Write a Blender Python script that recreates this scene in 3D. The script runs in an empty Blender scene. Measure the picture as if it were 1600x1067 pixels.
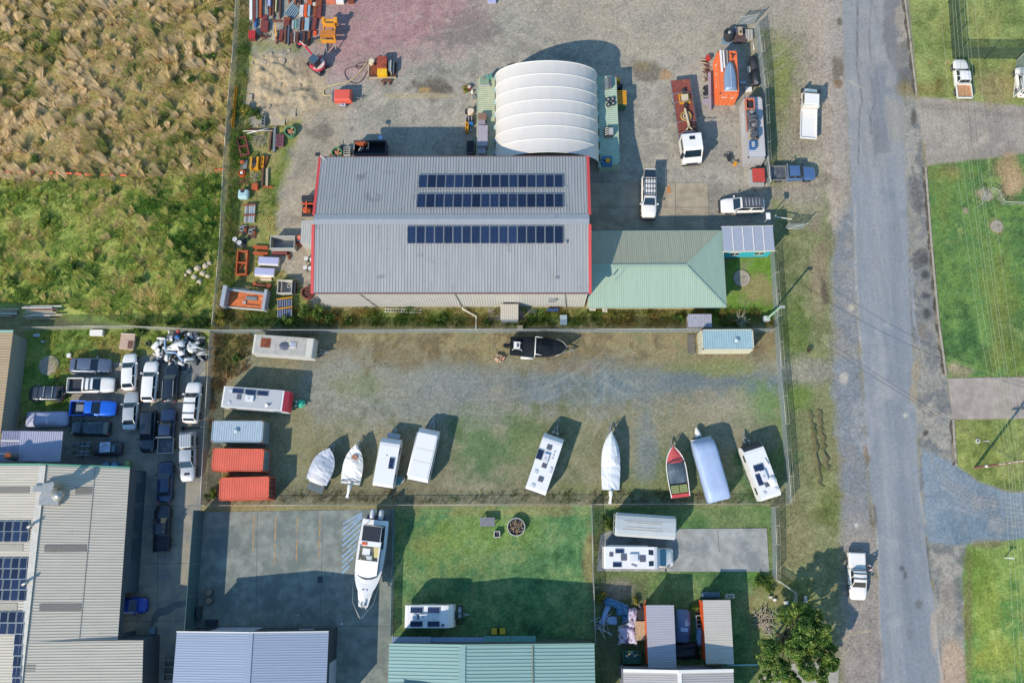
import bpy,math,random
import numpy as np
from math import radians as R,sin,cos,pi,sqrt,atan2
from mathutils import Vector as V
random.seed(7);rng=np.random.default_rng(7)
S=bpy.context.scene;COL=S.collection

# ---------------------------------------------------------------- camera
F,CX,CY,H=1300.,800.,533.5,99.5 # photo pixels (1600 wide), metres above ground
DN=V((20.,291.5,1300.)).normalized() # straight down, in camera axes
EX=(V((1,0,0))-DN*DN.x).normalized();UP=-DN;EY=UP.cross(EX)
cam=bpy.data.cameras.new('camera');camo=bpy.data.objects.new('camera',cam);COL.objects.link(camo)
cam.lens=36.*F/1600.;cam.sensor_width=36.;cam.sensor_fit='HORIZONTAL';cam.clip_start=1;cam.clip_end=4000
from mathutils import Matrix
camo.matrix_world=Matrix(((EX.x,-EX.y,-EX.z,0),(EY.x,-EY.y,-EY.z,0),(UP.x,-UP.y,-UP.z,H),(0,0,0,1)))
S.camera=camo
# ---------------------------------------------------------------- light
LD=V((0.93,1.07,-1.0)).normalized() # direction the sunlight travels
w=bpy.data.worlds.new('World');S.world=w;w.use_nodes=True
nt=w.node_tree;bg=nt.nodes['Background'];sky=nt.nodes.new('ShaderNodeTexSky')
sky.sky_type='NISHITA';sky.sun_disc=False;sky.sun_elevation=math.asin(-LD.z)
sky.sun_rotation=atan2(-LD.x,-LD.y);sky.air_density=1.9;sky.dust_density=0.0;sky.ozone_density=10.0
nt.links.new(sky.outputs[0],bg.inputs[0]);bg.inputs[1].default_value=0.15
sl=bpy.data.lights.new('sun','SUN');sl.energy=3.6;sl.angle=R(0.53);sl.color=(1,.945,.87)
so=bpy.data.objects.new('sun',sl);COL.objects.link(so);so.rotation_euler=LD.to_track_quat('-Z','Y').to_euler()
so.location=(-60,-70,90)
S.view_settings.view_transform='Standard';S.view_settings.look='None';S.view_settings.gamma=1
S.view_settings.exposure=0.7;S.view_settings.use_curve_mapping=False
S.render.engine='CYCLES';S.cycles.max_bounces=5;S.cycles.transparent_max_bounces=12

# ---------------------------------------------------------------- helpers
def W(px,py,h=0.):
    """world point at height h that the photo shows at pixel (px,py)"""
    d=V((px-CX,py-CY,F));dz=d.dot(UP);t=(h-H)/dz
    return V((d.dot(EX)*t,d.dot(EY)*t,h))
def proj(X,Y,Z=0.):
    Zc=Z-H
    x=EX.x*X+EY.x*Y+UP.x*Zc;y=EX.y*X+EY.y*Y+UP.y*Zc;z=EX.z*X+EY.z*Y+UP.z*Zc
    return CX+F*x/z,CY+F*y/z
def lin(h):
    h=h.lstrip('#');c=[int(h[i:i+2],16)/255. for i in(0,2,4)]
    return tuple(x/12.92 if x<=.04045 else((x+.055)/1.055)**2.4 for x in c)
KA=0.80
def alb(h,k=KA):return tuple(min(.88,x*k*g)for x,g in zip(lin(h),(.97,.86,.70)))
MC={}
def mat(name,col,rough=.6,metal=0.,var=.12,sc=2.5,bump=0.,bsc=12.,spot=None,sth=.6,ssc=1.2,coat=0.,streak=None,alpha=None,spec=.5):
    """plain procedural paint / metal / earth: noise-varied colour, optional spots (rust, dirt), optional bump"""
    if name in MC:return MC[name]
    if isinstance(col,str):col=alb(col)
    m=bpy.data.materials.new(name);m.use_nodes=True;t=m.node_tree;N=t.nodes;L=t.links;p=N['Principled BSDF']
    p.inputs['Roughness'].default_value=rough;p.inputs['Metallic'].default_value=metal
    p.inputs['Coat Weight'].default_value=coat;p.inputs['Specular IOR Level'].default_value=spec
    tc=N.new('ShaderNodeTexCoord');src=tc.outputs['Object']
    if streak:
        mp=N.new('ShaderNodeMapping');mp.inputs['Scale'].default_value=streak;L.new(src,mp.inputs[0]);src=mp.outputs[0]
    n1=N.new('ShaderNodeTexNoise');n1.inputs['Scale'].default_value=sc;n1.inputs['Detail'].default_value=6;L.new(src,n1.inputs[0])
    mx=N.new('ShaderNodeMix');mx.data_type='RGBA'
    rp=N.new('ShaderNodeMapRange');rp.inputs[1].default_value=.3;rp.inputs[2].default_value=.7;L.new(n1.outputs[0],rp.inputs[0])
    L.new(rp.outputs[0],mx.inputs[0])
    mx.inputs[6].default_value=(*[c*(1-var)for c in col],1);mx.inputs[7].default_value=(*[min(.92,c*(1+var))for c in col],1)
    out=mx.outputs[2]
    if spot is not None:
        if isinstance(spot,str):spot=alb(spot)
        n2=N.new('ShaderNodeTexNoise');n2.inputs['Scale'].default_value=ssc;n2.inputs['Detail'].default_value=7;n2.inputs['Roughness'].default_value=.65
        L.new(tc.outputs['Object'],n2.inputs[0])
        r2=N.new('ShaderNodeMapRange');r2.inputs[1].default_value=sth;r2.inputs[2].default_value=sth+.1;L.new(n2.outputs[0],r2.inputs[0])
        m2=N.new('ShaderNodeMix');m2.data_type='RGBA';L.new(r2.outputs[0],m2.inputs[0]);L.new(out,m2.inputs[6]);m2.inputs[7].default_value=(*spot,1)
        out=m2.outputs[2]
    L.new(out,p.inputs['Base Color'])
    if bump:
        n3=N.new('ShaderNodeTexNoise');n3.inputs['Scale'].default_value=bsc;n3.inputs['Detail'].default_value=5;L.new(tc.outputs['Object'],n3.inputs[0])
        b=N.new('ShaderNodeBump');b.inputs['Strength'].default_value=bump;b.inputs['Distance'].default_value=.05;L.new(n3.outputs[0],b.inputs['Height']);L.new(b.outputs[0],p.inputs['Normal'])
    MC[name]=m;return m
def rgb(name,c,**k):return mat(name,tuple(c),**k)

class B:
    """collects shapes into one mesh"""
    def __init__(s):s.v=[];s.f=[];s.m=[];s.s=[];s.mats=[]
    def mi(s,m):
        if m not in s.mats:s.mats.append(m)
        return s.mats.index(m)
    def add(s,vs,fs,m,smooth=False):
        o=len(s.v);i=s.mi(m);s.v+=[tuple(v)for v in vs]
        for f in fs:s.f.append(tuple(o+k for k in f));s.m.append(i);s.s.append(smooth)
        return s
    def box(s,x0,x1,y0,y1,z0,z1,m):
        return s.add([(x0,y0,z0),(x1,y0,z0),(x1,y1,z0),(x0,y1,z0),(x0,y0,z1),(x1,y0,z1),(x1,y1,z1),(x0,y1,z1)],
                     [(3,2,1,0),(4,5,6,7),(0,1,5,4),(1,2,6,5),(2,3,7,6),(3,0,4,7)],m)
    def bar(s,a,b,wd,ht,m):
        """rectangular bar from a to b"""
        a=V(a);b=V(b);d=(b-a).normalized();u=V((0,0,1))if abs(d.z)<.95 else V((1,0,0))
        r=d.cross(u).normalized()*wd/2;q=r.cross(d).normalized()*ht/2
        return s.add([a-r-q,a+r-q,a+r+q,a-r+q,b-r-q,b+r-q,b+r+q,b-r+q],
                     [(0,1,2,3),(7,6,5,4),(0,4,5,1),(1,5,6,2),(2,6,7,3),(3,7,4,0)],m)
    def cyl(s,x,y,z0,z1,r,m,n=14,r2=None,smooth=True):
        r2=r if r2 is None else r2
        vs=[(x+r*cos(2*pi*k/n),y+r*sin(2*pi*k/n),z0)for k in range(n)]+[(x+r2*cos(2*pi*k/n),y+r2*sin(2*pi*k/n),z1)for k in range(n)]
        s.add(vs,[(k,(k+1)%n,n+(k+1)%n,n+k)for k in range(n)],m,smooth)
        return s.add(vs,[tuple(range(n-1,-1,-1)),tuple(range(n,2*n))],m)
    def tube(s,pts,r,m,n=6,smooth=True):
        pts=[V(p)for p in pts];rings=[];rr=r if isinstance(r,(list,tuple))else[r]*len(pts)
        for i,p in enumerate(pts):
            d=(pts[min(i+1,len(pts)-1)]-pts[max(i-1,0)]).normalized()
            u=d.cross(V((0,0,1)));
            if u.length<.05:u=d.cross(V((1,0,0)))
            u.normalize();q=d.cross(u)
            rings.append([p+(u*cos(2*pi*k/n)+q*sin(2*pi*k/n))*rr[i]for k in range(n)])
        return s.loft(rings,m,True,True,smooth)
    def loft(s,rings,m,cap=True,closed=True,smooth=False):
        n=len(rings[0]);vs=[v for r in rings for v in r];fs=[]
        for i in range(len(rings)-1):
            for k in range(n if closed else n-1):
                a=i*n+k;b=i*n+(k+1)%n;fs.append((a,b,b+n,a+n))
        if cap and closed:fs+=[tuple(range(n-1,-1,-1)),tuple(range((len(rings)-1)*n,len(rings)*n))]
        return s.add(vs,fs,m,smooth)
    def prism(s,poly,z0,z1,m):
        n=len(poly);vs=[(p[0],p[1],z0)for p in poly]+[(p[0],p[1],z1)for p in poly]
        ar=sum(poly[i][0]*poly[(i+1)%n][1]-poly[(i+1)%n][0]*poly[i][1]for i in range(n))
        fs=[tuple(range(n-1,-1,-1)),tuple(range(n,2*n))]+[(k,(k+1)%n,n+(k+1)%n,n+k)for k in range(n)]
        if ar<0:fs=[f[::-1]for f in fs]
        return s.add(vs,fs,m)
    def side(s,poly,y0,y1,m,smooth=False):
        """x-z outline (seen from -y, counter-clockwise) extruded along y"""
        n=len(poly);vs=[(p[0],y0,p[1])for p in poly]+[(p[0],y1,p[1])for p in poly]
        s.add(vs,[(k,(k+1)%n,n+(k+1)%n,n+k)[::-1]for k in range(n)],m,smooth)
        return s.add(vs,[tuple(range(n)),tuple(range(2*n-1,n-1,-1))],m)
    def quad(s,a,b,c,d,m):return s.add([a,b,c,d],[(0,1,2,3)],m)
    def ring(s,c,ro,ri,z0,z1,m,n=20):
        x,y=c;vs=[]
        for r,z in((ro,z0),(ro,z1),(ri,z1),(ri,z0)):vs+=[(x+r*cos(2*pi*k/n),y+r*sin(2*pi*k/n),z)for k in range(n)]
        return s.add(vs,[(j*n+k,j*n+(k+1)%n,((j+1)%4)*n+(k+1)%n,((j+1)%4)*n+k)for j in range(4)for k in range(n)],m,False)
    def torus(s,c,ro,rt,m,axis='z',n=18,q=8):
        x,y,z=c;vs=[]
        for i in range(n):
            a=2*pi*i/n
            for j in range(q):
                b=2*pi*j/q;rr=ro+rt*cos(b);h=rt*sin(b)*1.15
                p=(rr*cos(a),rr*sin(a),h)
                if axis=='y':p=(p[0],p[2],p[1])
                if axis=='x':p=(p[2],p[0],p[1])
                vs.append((x+p[0],y+p[1],z+p[2]))
        fs=[(i*q+j,((i+1)%n)*q+j,((i+1)%n)*q+(j+1)%q,i*q+(j+1)%q)for i in range(n)for j in range(q)]
        return s.add(vs,fs,m,True)
    def mesh(s,name):
        me=bpy.data.meshes.new(name);me.from_pydata(s.v,[],s.f)
        for m in s.mats:me.materials.append(m)
        me.polygons.foreach_set('material_index',s.m);me.polygons.foreach_set('use_smooth',s.s);me.update();return me
def bx(x0,x1,y0,y1,z0,z1,m):return B().box(x0,x1,y0,y1,z0,z1,m)
def O(name,b,parent=None,loc=(0,0,0),rz=0.,bevel=0.,stuff=False,label=None):
    me=b if isinstance(b,bpy.types.Mesh)else b.mesh(name)
    o=bpy.data.objects.new(name,me);COL.objects.link(o);o.location=loc;o.rotation_euler=(0,0,rz)
    if parent is not None:o.parent=parent
    if bevel:
        bv=o.modifiers.new('bevel','BEVEL');bv.width=bevel;bv.segments=2;bv.limit_method='ANGLE';bv.angle_limit=R(40)
    if stuff:o['kind']='stuff'
    if label:o['label']=label
    return o
def tag(o,label,cat,group=None):
    o['label']=label;o['category']=cat
    if group:o['group']=group
    return o
def T(name,label,cat,loc=(0,0,0),rz=0.,group=None):
    o=bpy.data.objects.new(name,None);COL.objects.link(o);o.location=loc;o.rotation_euler=(0,0,rz);o.empty_display_size=.3
    return tag(o,label,cat,group)
def one(name,b,label,cat,loc=(0,0,0),rz=0.,group=None,bevel=0.):return tag(O(name,b,None,loc,rz,bevel),label,cat,group)
def struct(name,b,loc=(0,0,0),rz=0.):
    o=O(name,b,None,loc,rz);o['kind']='structure';return o
def axis(p,q,h=0.):
    """rear pixel, front pixel -> ground midpoint, heading, length"""
    a=W(*p,h);b=W(*q,h);m=(a+b)/2;d=b-a
    return(m.x,m.y,0.),atan2(d.y,d.x),d.length
def copy_tree(o,parent=None):
    c=o.copy();COL.objects.link(c)
    if parent is not None:c.parent=parent
    for ch in list(o.children):copy_tree(ch,c)
    return c
# ---------------------------------------------------------------- ground painting (true colours of earth, grass, tar)
def vnoise(x,y,sc,oct=4,seed=0,rough=.55):
    r=np.random.default_rng(seed);tab=r.random((256,256));out=0;amp=1;tot=0;x=x/sc;y=y/sc
    for o in range(oct):
        xi=np.floor(x).astype(int);yi=np.floor(y).astype(int);fx=x-xi;fy=y-yi
        fx=fx*fx*(3-2*fx);fy=fy*fy*(3-2*fy);a=xi&255;b=yi&255;a1=(xi+1)&255;b1=(yi+1)&255
        v=(tab[a,b]*(1-fx)+tab[a1,b]*fx)*(1-fy)+(tab[a,b1]*(1-fx)+tab[a1,b1]*fx)*fy
        out=out+v*amp;tot+=amp;amp*=rough;x=x*2.03+17.3;y=y*2.03+5.1
    return out/tot
def inside(px,py,poly):
    c=np.zeros(px.shape,bool);n=len(poly);j=n-1
    for i in range(n):
        xi,yi=poly[i];xj,yj=poly[j]
        if yi!=yj:c^=((yi>py)!=(yj>py))&(px<(xj-xi)*(py-yi)/(yj-yi)+xi)
        j=i
    return c
def segdist(px,py,a,b):
    ax,ay=a;bx_,by=b;dx=bx_-ax;dy=by-ay;l=dx*dx+dy*dy+1e-9
    t=np.clip(((px-ax)*dx+(py-ay)*dy)/l,0,1);return np.hypot(px-ax-t*dx,py-ay-t*dy)
def sdf(px,py,poly):
    d=np.full(px.shape,1e9)
    for i in range(len(poly)):d=np.minimum(d,segdist(px,py,poly[i],poly[(i+1)%len(poly)]))
    return np.where(inside(px,py,poly),d,-d)

FIELD=[(-90,-70),(374,-70),(371,40),(362,150),(352,300),(343,440),(333,508),(205,512),(100,478),(-90,470)]
YARD=[(380,-70),(1300,-70),(1290,40),(1192,60),(1200,300),(1215,360),(920,365),(920,470),(490,480),(392,470),(362,470),(372,200)]
STRIP=[(342,482),(1215,482),(1220,513),(332,514)]
LOT=[(333,512),(1220,510),(1237,788),(315,788)]
VERGE=[(1190,40),(1296,60),(1310,300),(1300,450),(1302,560),(1306,700),(1313,790),(1322,900),(1318,1000),(1315,1120),(1200,1120),(1205,800),(1236,790),(1220,512)]
ROAD=[(1314,-70),(1318,60),(1326,200),(1334,400),(1345,540),(1352,640),(1361,775),(1370,834),(1374,950),(1378,1120),
        (1484,1120),(1470,1000),(1458,920),(1447,840),(1438,760),(1431,640),(1424,500),(1418,300),(1412,150),(1400,-70)]
SHOULDER=[(1296,-70),(1316,-70),(1326,200),(1345,540),(1361,775),(1378,1120),(1318,1120),(1326,960),(1318,830),(1310,700),(1303,560),(1300,440),(1306,300),(1296,100)]
SHOULDER_R=[(1400,-70),(1412,-70),(1432,150),(1446,260),(1455,380),(1466,500),(1480,590),(1490,655),(1494,725),(1508,760),(1600,770),(1600,842),(1512,848),(1505,900),(1510,1120),(1484,1120),(1458,920),(1438,760),(1424,500),(1412,150)]
GRASS_R=[[(1414,-70),(1700,-70),(1700,175),(1600,165),(1434,150)],[(1448,259),(1600,241),(1700,230),(1700,586),(1480,590),(1466,500),(1456,380)],
           [(1491,656),(1700,652),(1700,770),(1575,767),(1530,752),(1496,727)],[(1511,851),(1600,842),(1700,838),(1700,1120),(1511,1120),(1506,900)]]
DRIVE_R=[(1430,150),(1600,165),(1700,175),(1700,230),(1600,241),(1448,259)]
FAN_R=[(1440,700),(1494,725),(1530,752),(1575,767),(1700,770),(1700,838),(1600,842),(1511,851),(1448,850)]
LAWN=[(616,794),(924,792),(930,1120),(610,1120)]
LAWN_E=[(926,792),(1208,790),(1212,1120),(930,1120)]
CARGRASS=[(40,512),(330,512),(320,560),(188,566),(110,566),(110,655),(40,660),(20,600)]

c00=W(0,0);c10=W(1600,0);c01=W(0,1067);c11=W(1600,1067)
x0,x1,y0,y1=c00.x-7,c10.x+7,c01.y-7,c00.y+7;ST=.21
gx=np.arange(x0,x1,ST);gy=np.arange(y0,y1,ST);GX,GY=np.meshgrid(gx,gy)
PX,PY=proj(GX,GY)
N1=vnoise(GX,GY,6,5,1);N2=vnoise(GX,GY,1.6,4,2);N3=vnoise(GX,GY,.6,2,3);N4=vnoise(GX,GY,14,4,4);NR=rng.random(GX.shape)
C=np.zeros(GX.shape+(3,));C[:]=alb('#8f8a66')
def layer(poly,cols,fe=6,na=10,amt=1.,nz=None,gam=1.):
    """blend a region in: soft uneven edge; colour runs through cols with the noise"""
    global C
    d=sdf(PX,PY,poly)+(N2-.5)*na*2+(N3-.5)*na*.6
    m=np.clip(d/fe+.5,0,1)*amt
    cl=np.array([alb(c)if isinstance(c,str)else c for c in cols]);n=N1 if nz is None else nz
    u=np.clip((n*.6+N2*.3+N3*.1-.28)/.44,0,.9999)**gam*(len(cl)-1);i=u.astype(int);f=(u-i)[...,None]
    if len(cl)==1:cc=np.broadcast_to(cl[0],C.shape)
    else:cc=cl[i]*(1-f)+cl[np.minimum(i+1,len(cl)-1)]*f
    C=C*(1-m[...,None])+cc*m[...,None]
def stroke(pts,wpx,col,amt=.6,fe=3,na=2.):
    global C
    d=np.full(GX.shape,1e9)
    for a,b in zip(pts[:-1],pts[1:]):d=np.minimum(d,segdist(PX,PY,a,b))
    m=np.clip((wpx/2-d+(N2-.5)*na*2+(N3-.5)*na)/fe+.5,0,1)*amt
    C=C*(1-m[...,None])+np.array(alb(col))*m[...,None]
def blob(x,y,rx,ry,col,amt=.7,fe=.5,na=.5):
    global C
    d=np.hypot((PX-x)/rx,(PY-y)/ry)+(N2-.5)*na*2+(N3-.5)*na*.6
    m=np.clip((1-d)/fe+.5,0,1)*amt;C=C*(1-m[...,None])+np.array(alb(col))*m[...,None]
# field floor
layer(FIELD,['#788048','#a0985c','#bcaa70'],6,6)
layer([(-90,285),(352,275),(335,510),(200,512),(-90,470)],['#7c9450','#9cae5c','#b2b468'],20,18)
# machinery yard
layer(YARD,['#8a8882','#9d9b95','#aaa79f','#94938d','#aeaaa0'],8,8)
layer([(536,-70),(760,-70),(740,60),(640,95),(560,120),(500,105),(470,60)],['#9c747c','#ad848c','#94787a'],60,30,.78)
layer([(780,-20),(1290,-70),(1290,60),(1000,110),(900,60)],['#9d978c','#aea698','#938f8a'],50,25,.7)
layer([(380,85),(470,80),(500,120),(520,165),(440,205),(396,172)],['#a89880','#bcab8e','#b4a68f','#9d917f'],14,12)
layer([(395,160),(520,150),(560,300),(500,480),(420,380),(440,250)],['#9a9182','#a89d8a','#8c867c'],30,25,.6)
for p,cc in(([(374,0),(392,0),(396,90),(378,170),(396,200),(372,330),(366,470),(356,470)],1),([(372,200),(470,190),(450,260),(432,330),(424,420),(470,440),(486,480),(350,486),(352,330)],1),([(395,60),(470,65),(520,60),(470,80),(400,82)],0)):
    layer(p,['#6d8240','#7f8a48','#9a9260','#62783a'],10,10,.95 if cc else .7)
for i in range(60): # tyre sweeps
    x=640+620*rng.random();y=-10+110*rng.random();a=rng.normal(0.1,.35);l=40+120*rng.random();k=rng.normal(0,.002)
    pts=[(x+t*cos(a+k*t*20),y+t*sin(a+k*t*20))for t in np.linspace(0,l,6)]
    stroke(pts,2.2,rng.choice(['#b5aea2','#8a8480','#aaa296','#7d7875']),.35,3,2)
for x,y,rx,ry,cc in((672,140,30,17,'#59544d'),(690,140,20,8,'#645e56'),(662,141,10,4,'#c0a066'),(735,30,30,16,'#8a7c7c'),(1012,112,28,17,'#675f52'),(1004,104,12,8,'#8d8266'),(1040,118,10,9,'#b08a62'),(498,205,22,12,'#77706a'),(730,52,50,20,'#807a7a'),(648,150,60,5,'#b5a98c')):
    blob(x,y,rx,ry,cc,.7)
layer([(925,280),(1190,300),(1215,352),(1110,360),(925,362)],['#7e7d78','#928f88'],14,10,.7)
layer([(1150,55),(1190,50),(1196,280),(1180,290),(1172,120)],['#7d8450','#958f72','#959180'],10,8,.85)
layer([(1150,292),(1230,285),(1275,345),(1180,345)],['#a09a90','#938e86'],16,12,.8)
# strip behind the shed, back garden of the office
layer(STRIP,['#4a6434','#66803f','#858455','#506a36'],8,6)
layer([(1132,400),(1212,395),(1218,515),(1090,515),(1090,480),(1135,480)],['#557a30','#6c8f3c','#818068','#5c7f34'],8,8)
blob(1180,450,26,22,'#998e68',.8,.6,.8)
# vacant lot
layer(LOT,['#70755c','#848770','#918e78','#7c806a','#888670'],6,4)
layer([(420,515),(1215,515),(1212,560),(1000,575),(700,570),(560,590),(430,560)],['#7f7757','#948868','#716850','#9a8d6c','#7d8160'],24,18,.85)
layer([(470,560),(700,570),(900,590),(1215,585),(1218,608),(1000,625),(800,640),(640,660),(480,640)],['#737e82','#868f92','#6b767a','#908e84'],40,24,.8)
layer([(800,590),(1000,582),(1222,586),(1300,580),(1302,606),(1222,606),(1000,614),(830,625)],['#5f6f77','#74828a','#5e6b72'],22,14,.85)
layer([(820,565),(960,560),(1040,575),(1020,620),(930,640),(830,625)],['#64737a','#7a888e','#8a8c84'],26,20,.6)
layer([(600,585),(780,578),(820,600),(740,622),(620,625)],['#6c787e','#838c90','#8a8c84'],26,20,.5)
layer([(500,545),(640,540),(700,620),(560,660),(470,640)],['#86897e','#959688','#7c827a'],40,24,.6)
for x,y,rx,ry,cc,a in((745,690,40,52,'#557a50',.7),(770,640,34,30,'#8d8e86',.6),(1195,630,40,34,'#658a50',.75),(1170,745,40,40,'#4c7448',.8),(1060,740,60,46,'#607f52',.6),(820,690,30,40,'#627f50',.6),(560,740,60,40,'#7d8062',.6),(640,730,70,44,'#818068',.5),(1010,700,16,60,'#7d888c',.8),(900,690,40,60,'#7c8260',.5),(1120,575,60,10,'#7d8e50',.5),(1140,640,50,30,'#a39d8e',.5),
                          (1230,700,16,60,'#6d8a48',.6),(560,600,40,20,'#7f8a60',.5),(620,560,60,18,'#7a6a48',.5),(880,575,50,8,'#8a7350',.5),(700,600,60,22,'#8b9294',.5),(470,700,30,60,'#8b8a68',.6),(600,770,160,14,'#7a7a66',.8),(1000,765,120,14,'#7a8454',.6),(345,560,26,44,'#9a8058',.9),(360,540,20,30,'#7d7c48',.7)):
    blob(x,y,rx,ry,cc,a,.9,.8)
# verge, road and shoulders
layer(VERGE,['#64744a','#767f58','#888a68','#6c7a52'],12,8)
for x,y,rx,ry,cc,a in((1225,70,26,40,'#8c8e68',.6),(1248,200,34,80,'#959180',.7),(1222,130,16,60,'#7f8a48',.6),(1270,250,40,90,'#a89f93',.7),(1240,300,40,30,'#a09890',.7),(1240,520,26,50,'#67803c',.6),(1255,580,50,22,'#9a988e',.85),(1246,620,26,20,'#6a883c',.7),(1280,430,14,60,'#9d8c78',.7),(1240,840,30,40,'#968f6e',.6),(1292,780,22,40,'#6f8040',.5),(1250,940,30,40,'#7a8448',.6),(1275,120,26,60,'#ada296',.7),(1296,1000,18,50,'#8f8a6c',.7),(1240,0,60,60,'#a59e93',.8),(1150,20,60,30,'#a09a90',.7)):
    blob(x,y,rx,ry,cc,a,.9,.8)
layer([(1250,-70),(1320,-70),(1318,60),(1326,240),(1300,300),(1280,200),(1262,60)],['#a59a8e','#b3a89b','#98908a'],24,14,.9)
layer(SHOULDER,['#848992','#959596','#7d858f','#a39d9a'],14,7)
layer([(1300,560),(1345,560),(1356,700),(1310,700)],['#7a8696','#8a94a0'],16,10,.6)
layer([(1318,830),(1372,830),(1380,1120),(1312,1120),(1318,960)],['#8c8785','#9d9793','#928d8b'],24,10,.85)
layer([(1250,-70),(1320,-70),(1322,150),(1330,300),(1302,360),(1282,200),(1262,60)],['#a2978c','#b0a59a','#989089'],12,10,.85)
layer(ROAD,['#858f9c','#949aa4','#8a93a0','#9b9fa6'],3,2.2,1,N4)
layer([(1310,-70),(1420,-70),(1424,260),(1330,260)],['#93959a','#a09f9f'],80,12,.7)
stroke([(1392,250),(1398,400),(1404,600),(1412,800),(1424,1120)],14,'#818a98',.5,8,3)
stroke([(1364,250),(1376,600),(1392,900),(1404,1120)],10,'#a0a4aa',.4,8,3)
stroke([(1414,760),(1428,900),(1440,1120)],30,'#808a98',.5,8,4)
layer(SHOULDER_R,['#85898e','#989791','#74787e','#a29f98','#8a8d90'],3,4)
for x,y,rx,ry,cc in((1398,30,14,30,'#7d7d82'),(1390,62,10,14,'#77777a'),(1412,90,12,22,'#9d9788'),(1414,120,12,14,'#6f6f74'),(1380,110,8,20,'#868b94'),(1372,140,12,24,'#7f8694'),(1384,185,16,34,'#848b98'),(1428,180,5,14,'#4f4a44'),(1430,300,8,16,'#6f6f72'),(1436,320,10,8,'#5c5c60'),(1442,404,8,6,'#3e3f42'),(1445,430,7,7,'#3c3d40'),(1446,462,8,5,'#45464a'),(1448,490,6,9,'#3b3c40'),(1440,520,8,14,'#85807a'),(1432,580,8,20,'#a09684'),(1428,620,7,16,'#a89c88'),(1446,676,4,4,'#333336'),(1415,649,4,3,'#c9c6c0'),
                         (1409,888,5,5,'#5a5c60'),(1414,898,3,6,'#606266'),(1436,944,5,6,'#6e7074'),(1421,990,5,12,'#7c7e88'),(1364,806,6,16,'#6c6660'),(1312,34,5,8,'#56524a'),(1330,480,5,5,'#c5bcae'),(1318,590,6,9,'#c2bcb2'),(1352,704,5,14,'#8f7d68'),(1356,716,4,12,'#7c6f60'),(1287,458,5,14,'#5d564e'),(1290,465,5,10,'#62594e'),(1308,110,8,22,'#6f675a'),(1310,132,7,8,'#8a7058'),(1460,990,6,30,'#b4a89a'),(1490,1040,20,40,'#c0a894'),(1480,940,12,50,'#9a938c'),(1338,820,3,3,'#d8d4c8'),(1376,1040,6,30,'#85808a'),(1340,1020,26,40,'#9c9490')):
    blob(x,y,rx,ry,cc,.75,.5,.6)
for pts,wd,cc,a in(([(1340,0),(1339,100),(1347,160),(1343,175),(1341,260)],2,'#6a6a6e',.8),([(1361,0),(1358,60),(1360,100)],1.6,'#74747a',.7),([(1362,122),(1367,160),(1360,180),(1361,210)],2,'#55555c',.8),([(1313,120),(1345,137)],2,'#bdb6aa',.6),([(1376,120),(1372,200),(1366,260)],5,'#7f8794',.5),([(1385,150),(1405,190),(1440,210)],4,'#b5aea4',.5),
                       ([(1298,455),(1345,490),(1425,545)],1.6,'#80807f',.0),([(1336,320),(1337,420),(1346,560)],2.4,'#bdb7ae',.5),([(1361,780),(1371,850),(1374,960),(1380,1060)],2,'#b9b3ab',.5),([(1436,770),(1446,820)],2,'#b5b5b5',.6),([(1424,420),(1428,500),(1438,540)],3,'#9da4b4',.6),([(1447,840),(1452,890),(1460,930),(1466,1000),(1476,1060)],2.2,'#4e4c4c',.7),([(1460,915),(1464,990),(1472,1067)],4,'#b2aeaa',.6),([(1302,1010),(1330,990),(1360,985)],4,'#b3a58c',.5),([(1308,1035),(1330,1010),(1350,1000)],3,'#b3a58c',.5)):
    if a:stroke(pts,wd,cc,a,1.8,1.2)
for pl,cc in(([(1384,-20),(1406,-20),(1403,50),(1393,72),(1379,60)],'#7e7f84'),([(1384,74),(1421,60),(1426,104),(1398,116)],'#77787c'),([(1403,108),(1427,106),(1430,148),(1408,136)],'#6f7074'),([(1399,14),(1413,6),(1421,58),(1404,70)],'#a59d92'),([(1362,120),(1378,116),(1384,170),(1364,200)],'#868b96'),([(1382,150),(1420,165),(1430,230),(1388,215)],'#9b9a96'),([(1426,262),(1440,300),(1442,344),(1428,330)],'#6d6d70'),([(1425,395),(1448,388),(1452,414),(1430,420)],'#5c5d60'),([(1362,190),(1384,185),(1392,236),(1366,240)],'#7d838c')):layer(pl,[cc],2.5,5,.7)
layer(FAN_R,['#788a9c','#8b9aaa','#6f8294','#989c9f'],5,4)
for i in range(26):
    o=i*3.2;stroke([(1446+o*.5,700+o*1.2),(1480+o*.6,745+o*.8),(1530+o*.4,775+o*.55),(1610,782+o*.6)],1.6,['#b1aca2','#74809a','#6c7480','#a9a9a8'][i%4],.4,2,1.5)
layer(DRIVE_R,['#9c9691','#aba49e','#948e8a','#b3aaa2'],4,3)
stroke([(1440,165),(1520,172),(1610,185)],10,'#857f7a',.5,8,5);stroke([(1450,250),(1530,243),(1610,236)],14,'#8d8680',.5,8,5)
for g,cc in zip(GRASS_R,(['#75894e','#84955a','#929c62','#7c9054'],['#4a6f42','#5b7f4a','#70904f','#527745','#7e9058','#668a4a'],['#6a8046','#7f9152','#90985c','#6f8a4a'],['#4f7a42','#6c8f4c','#8aa058','#5a8446','#94a45e'])):layer(g,cc,4,3)
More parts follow.
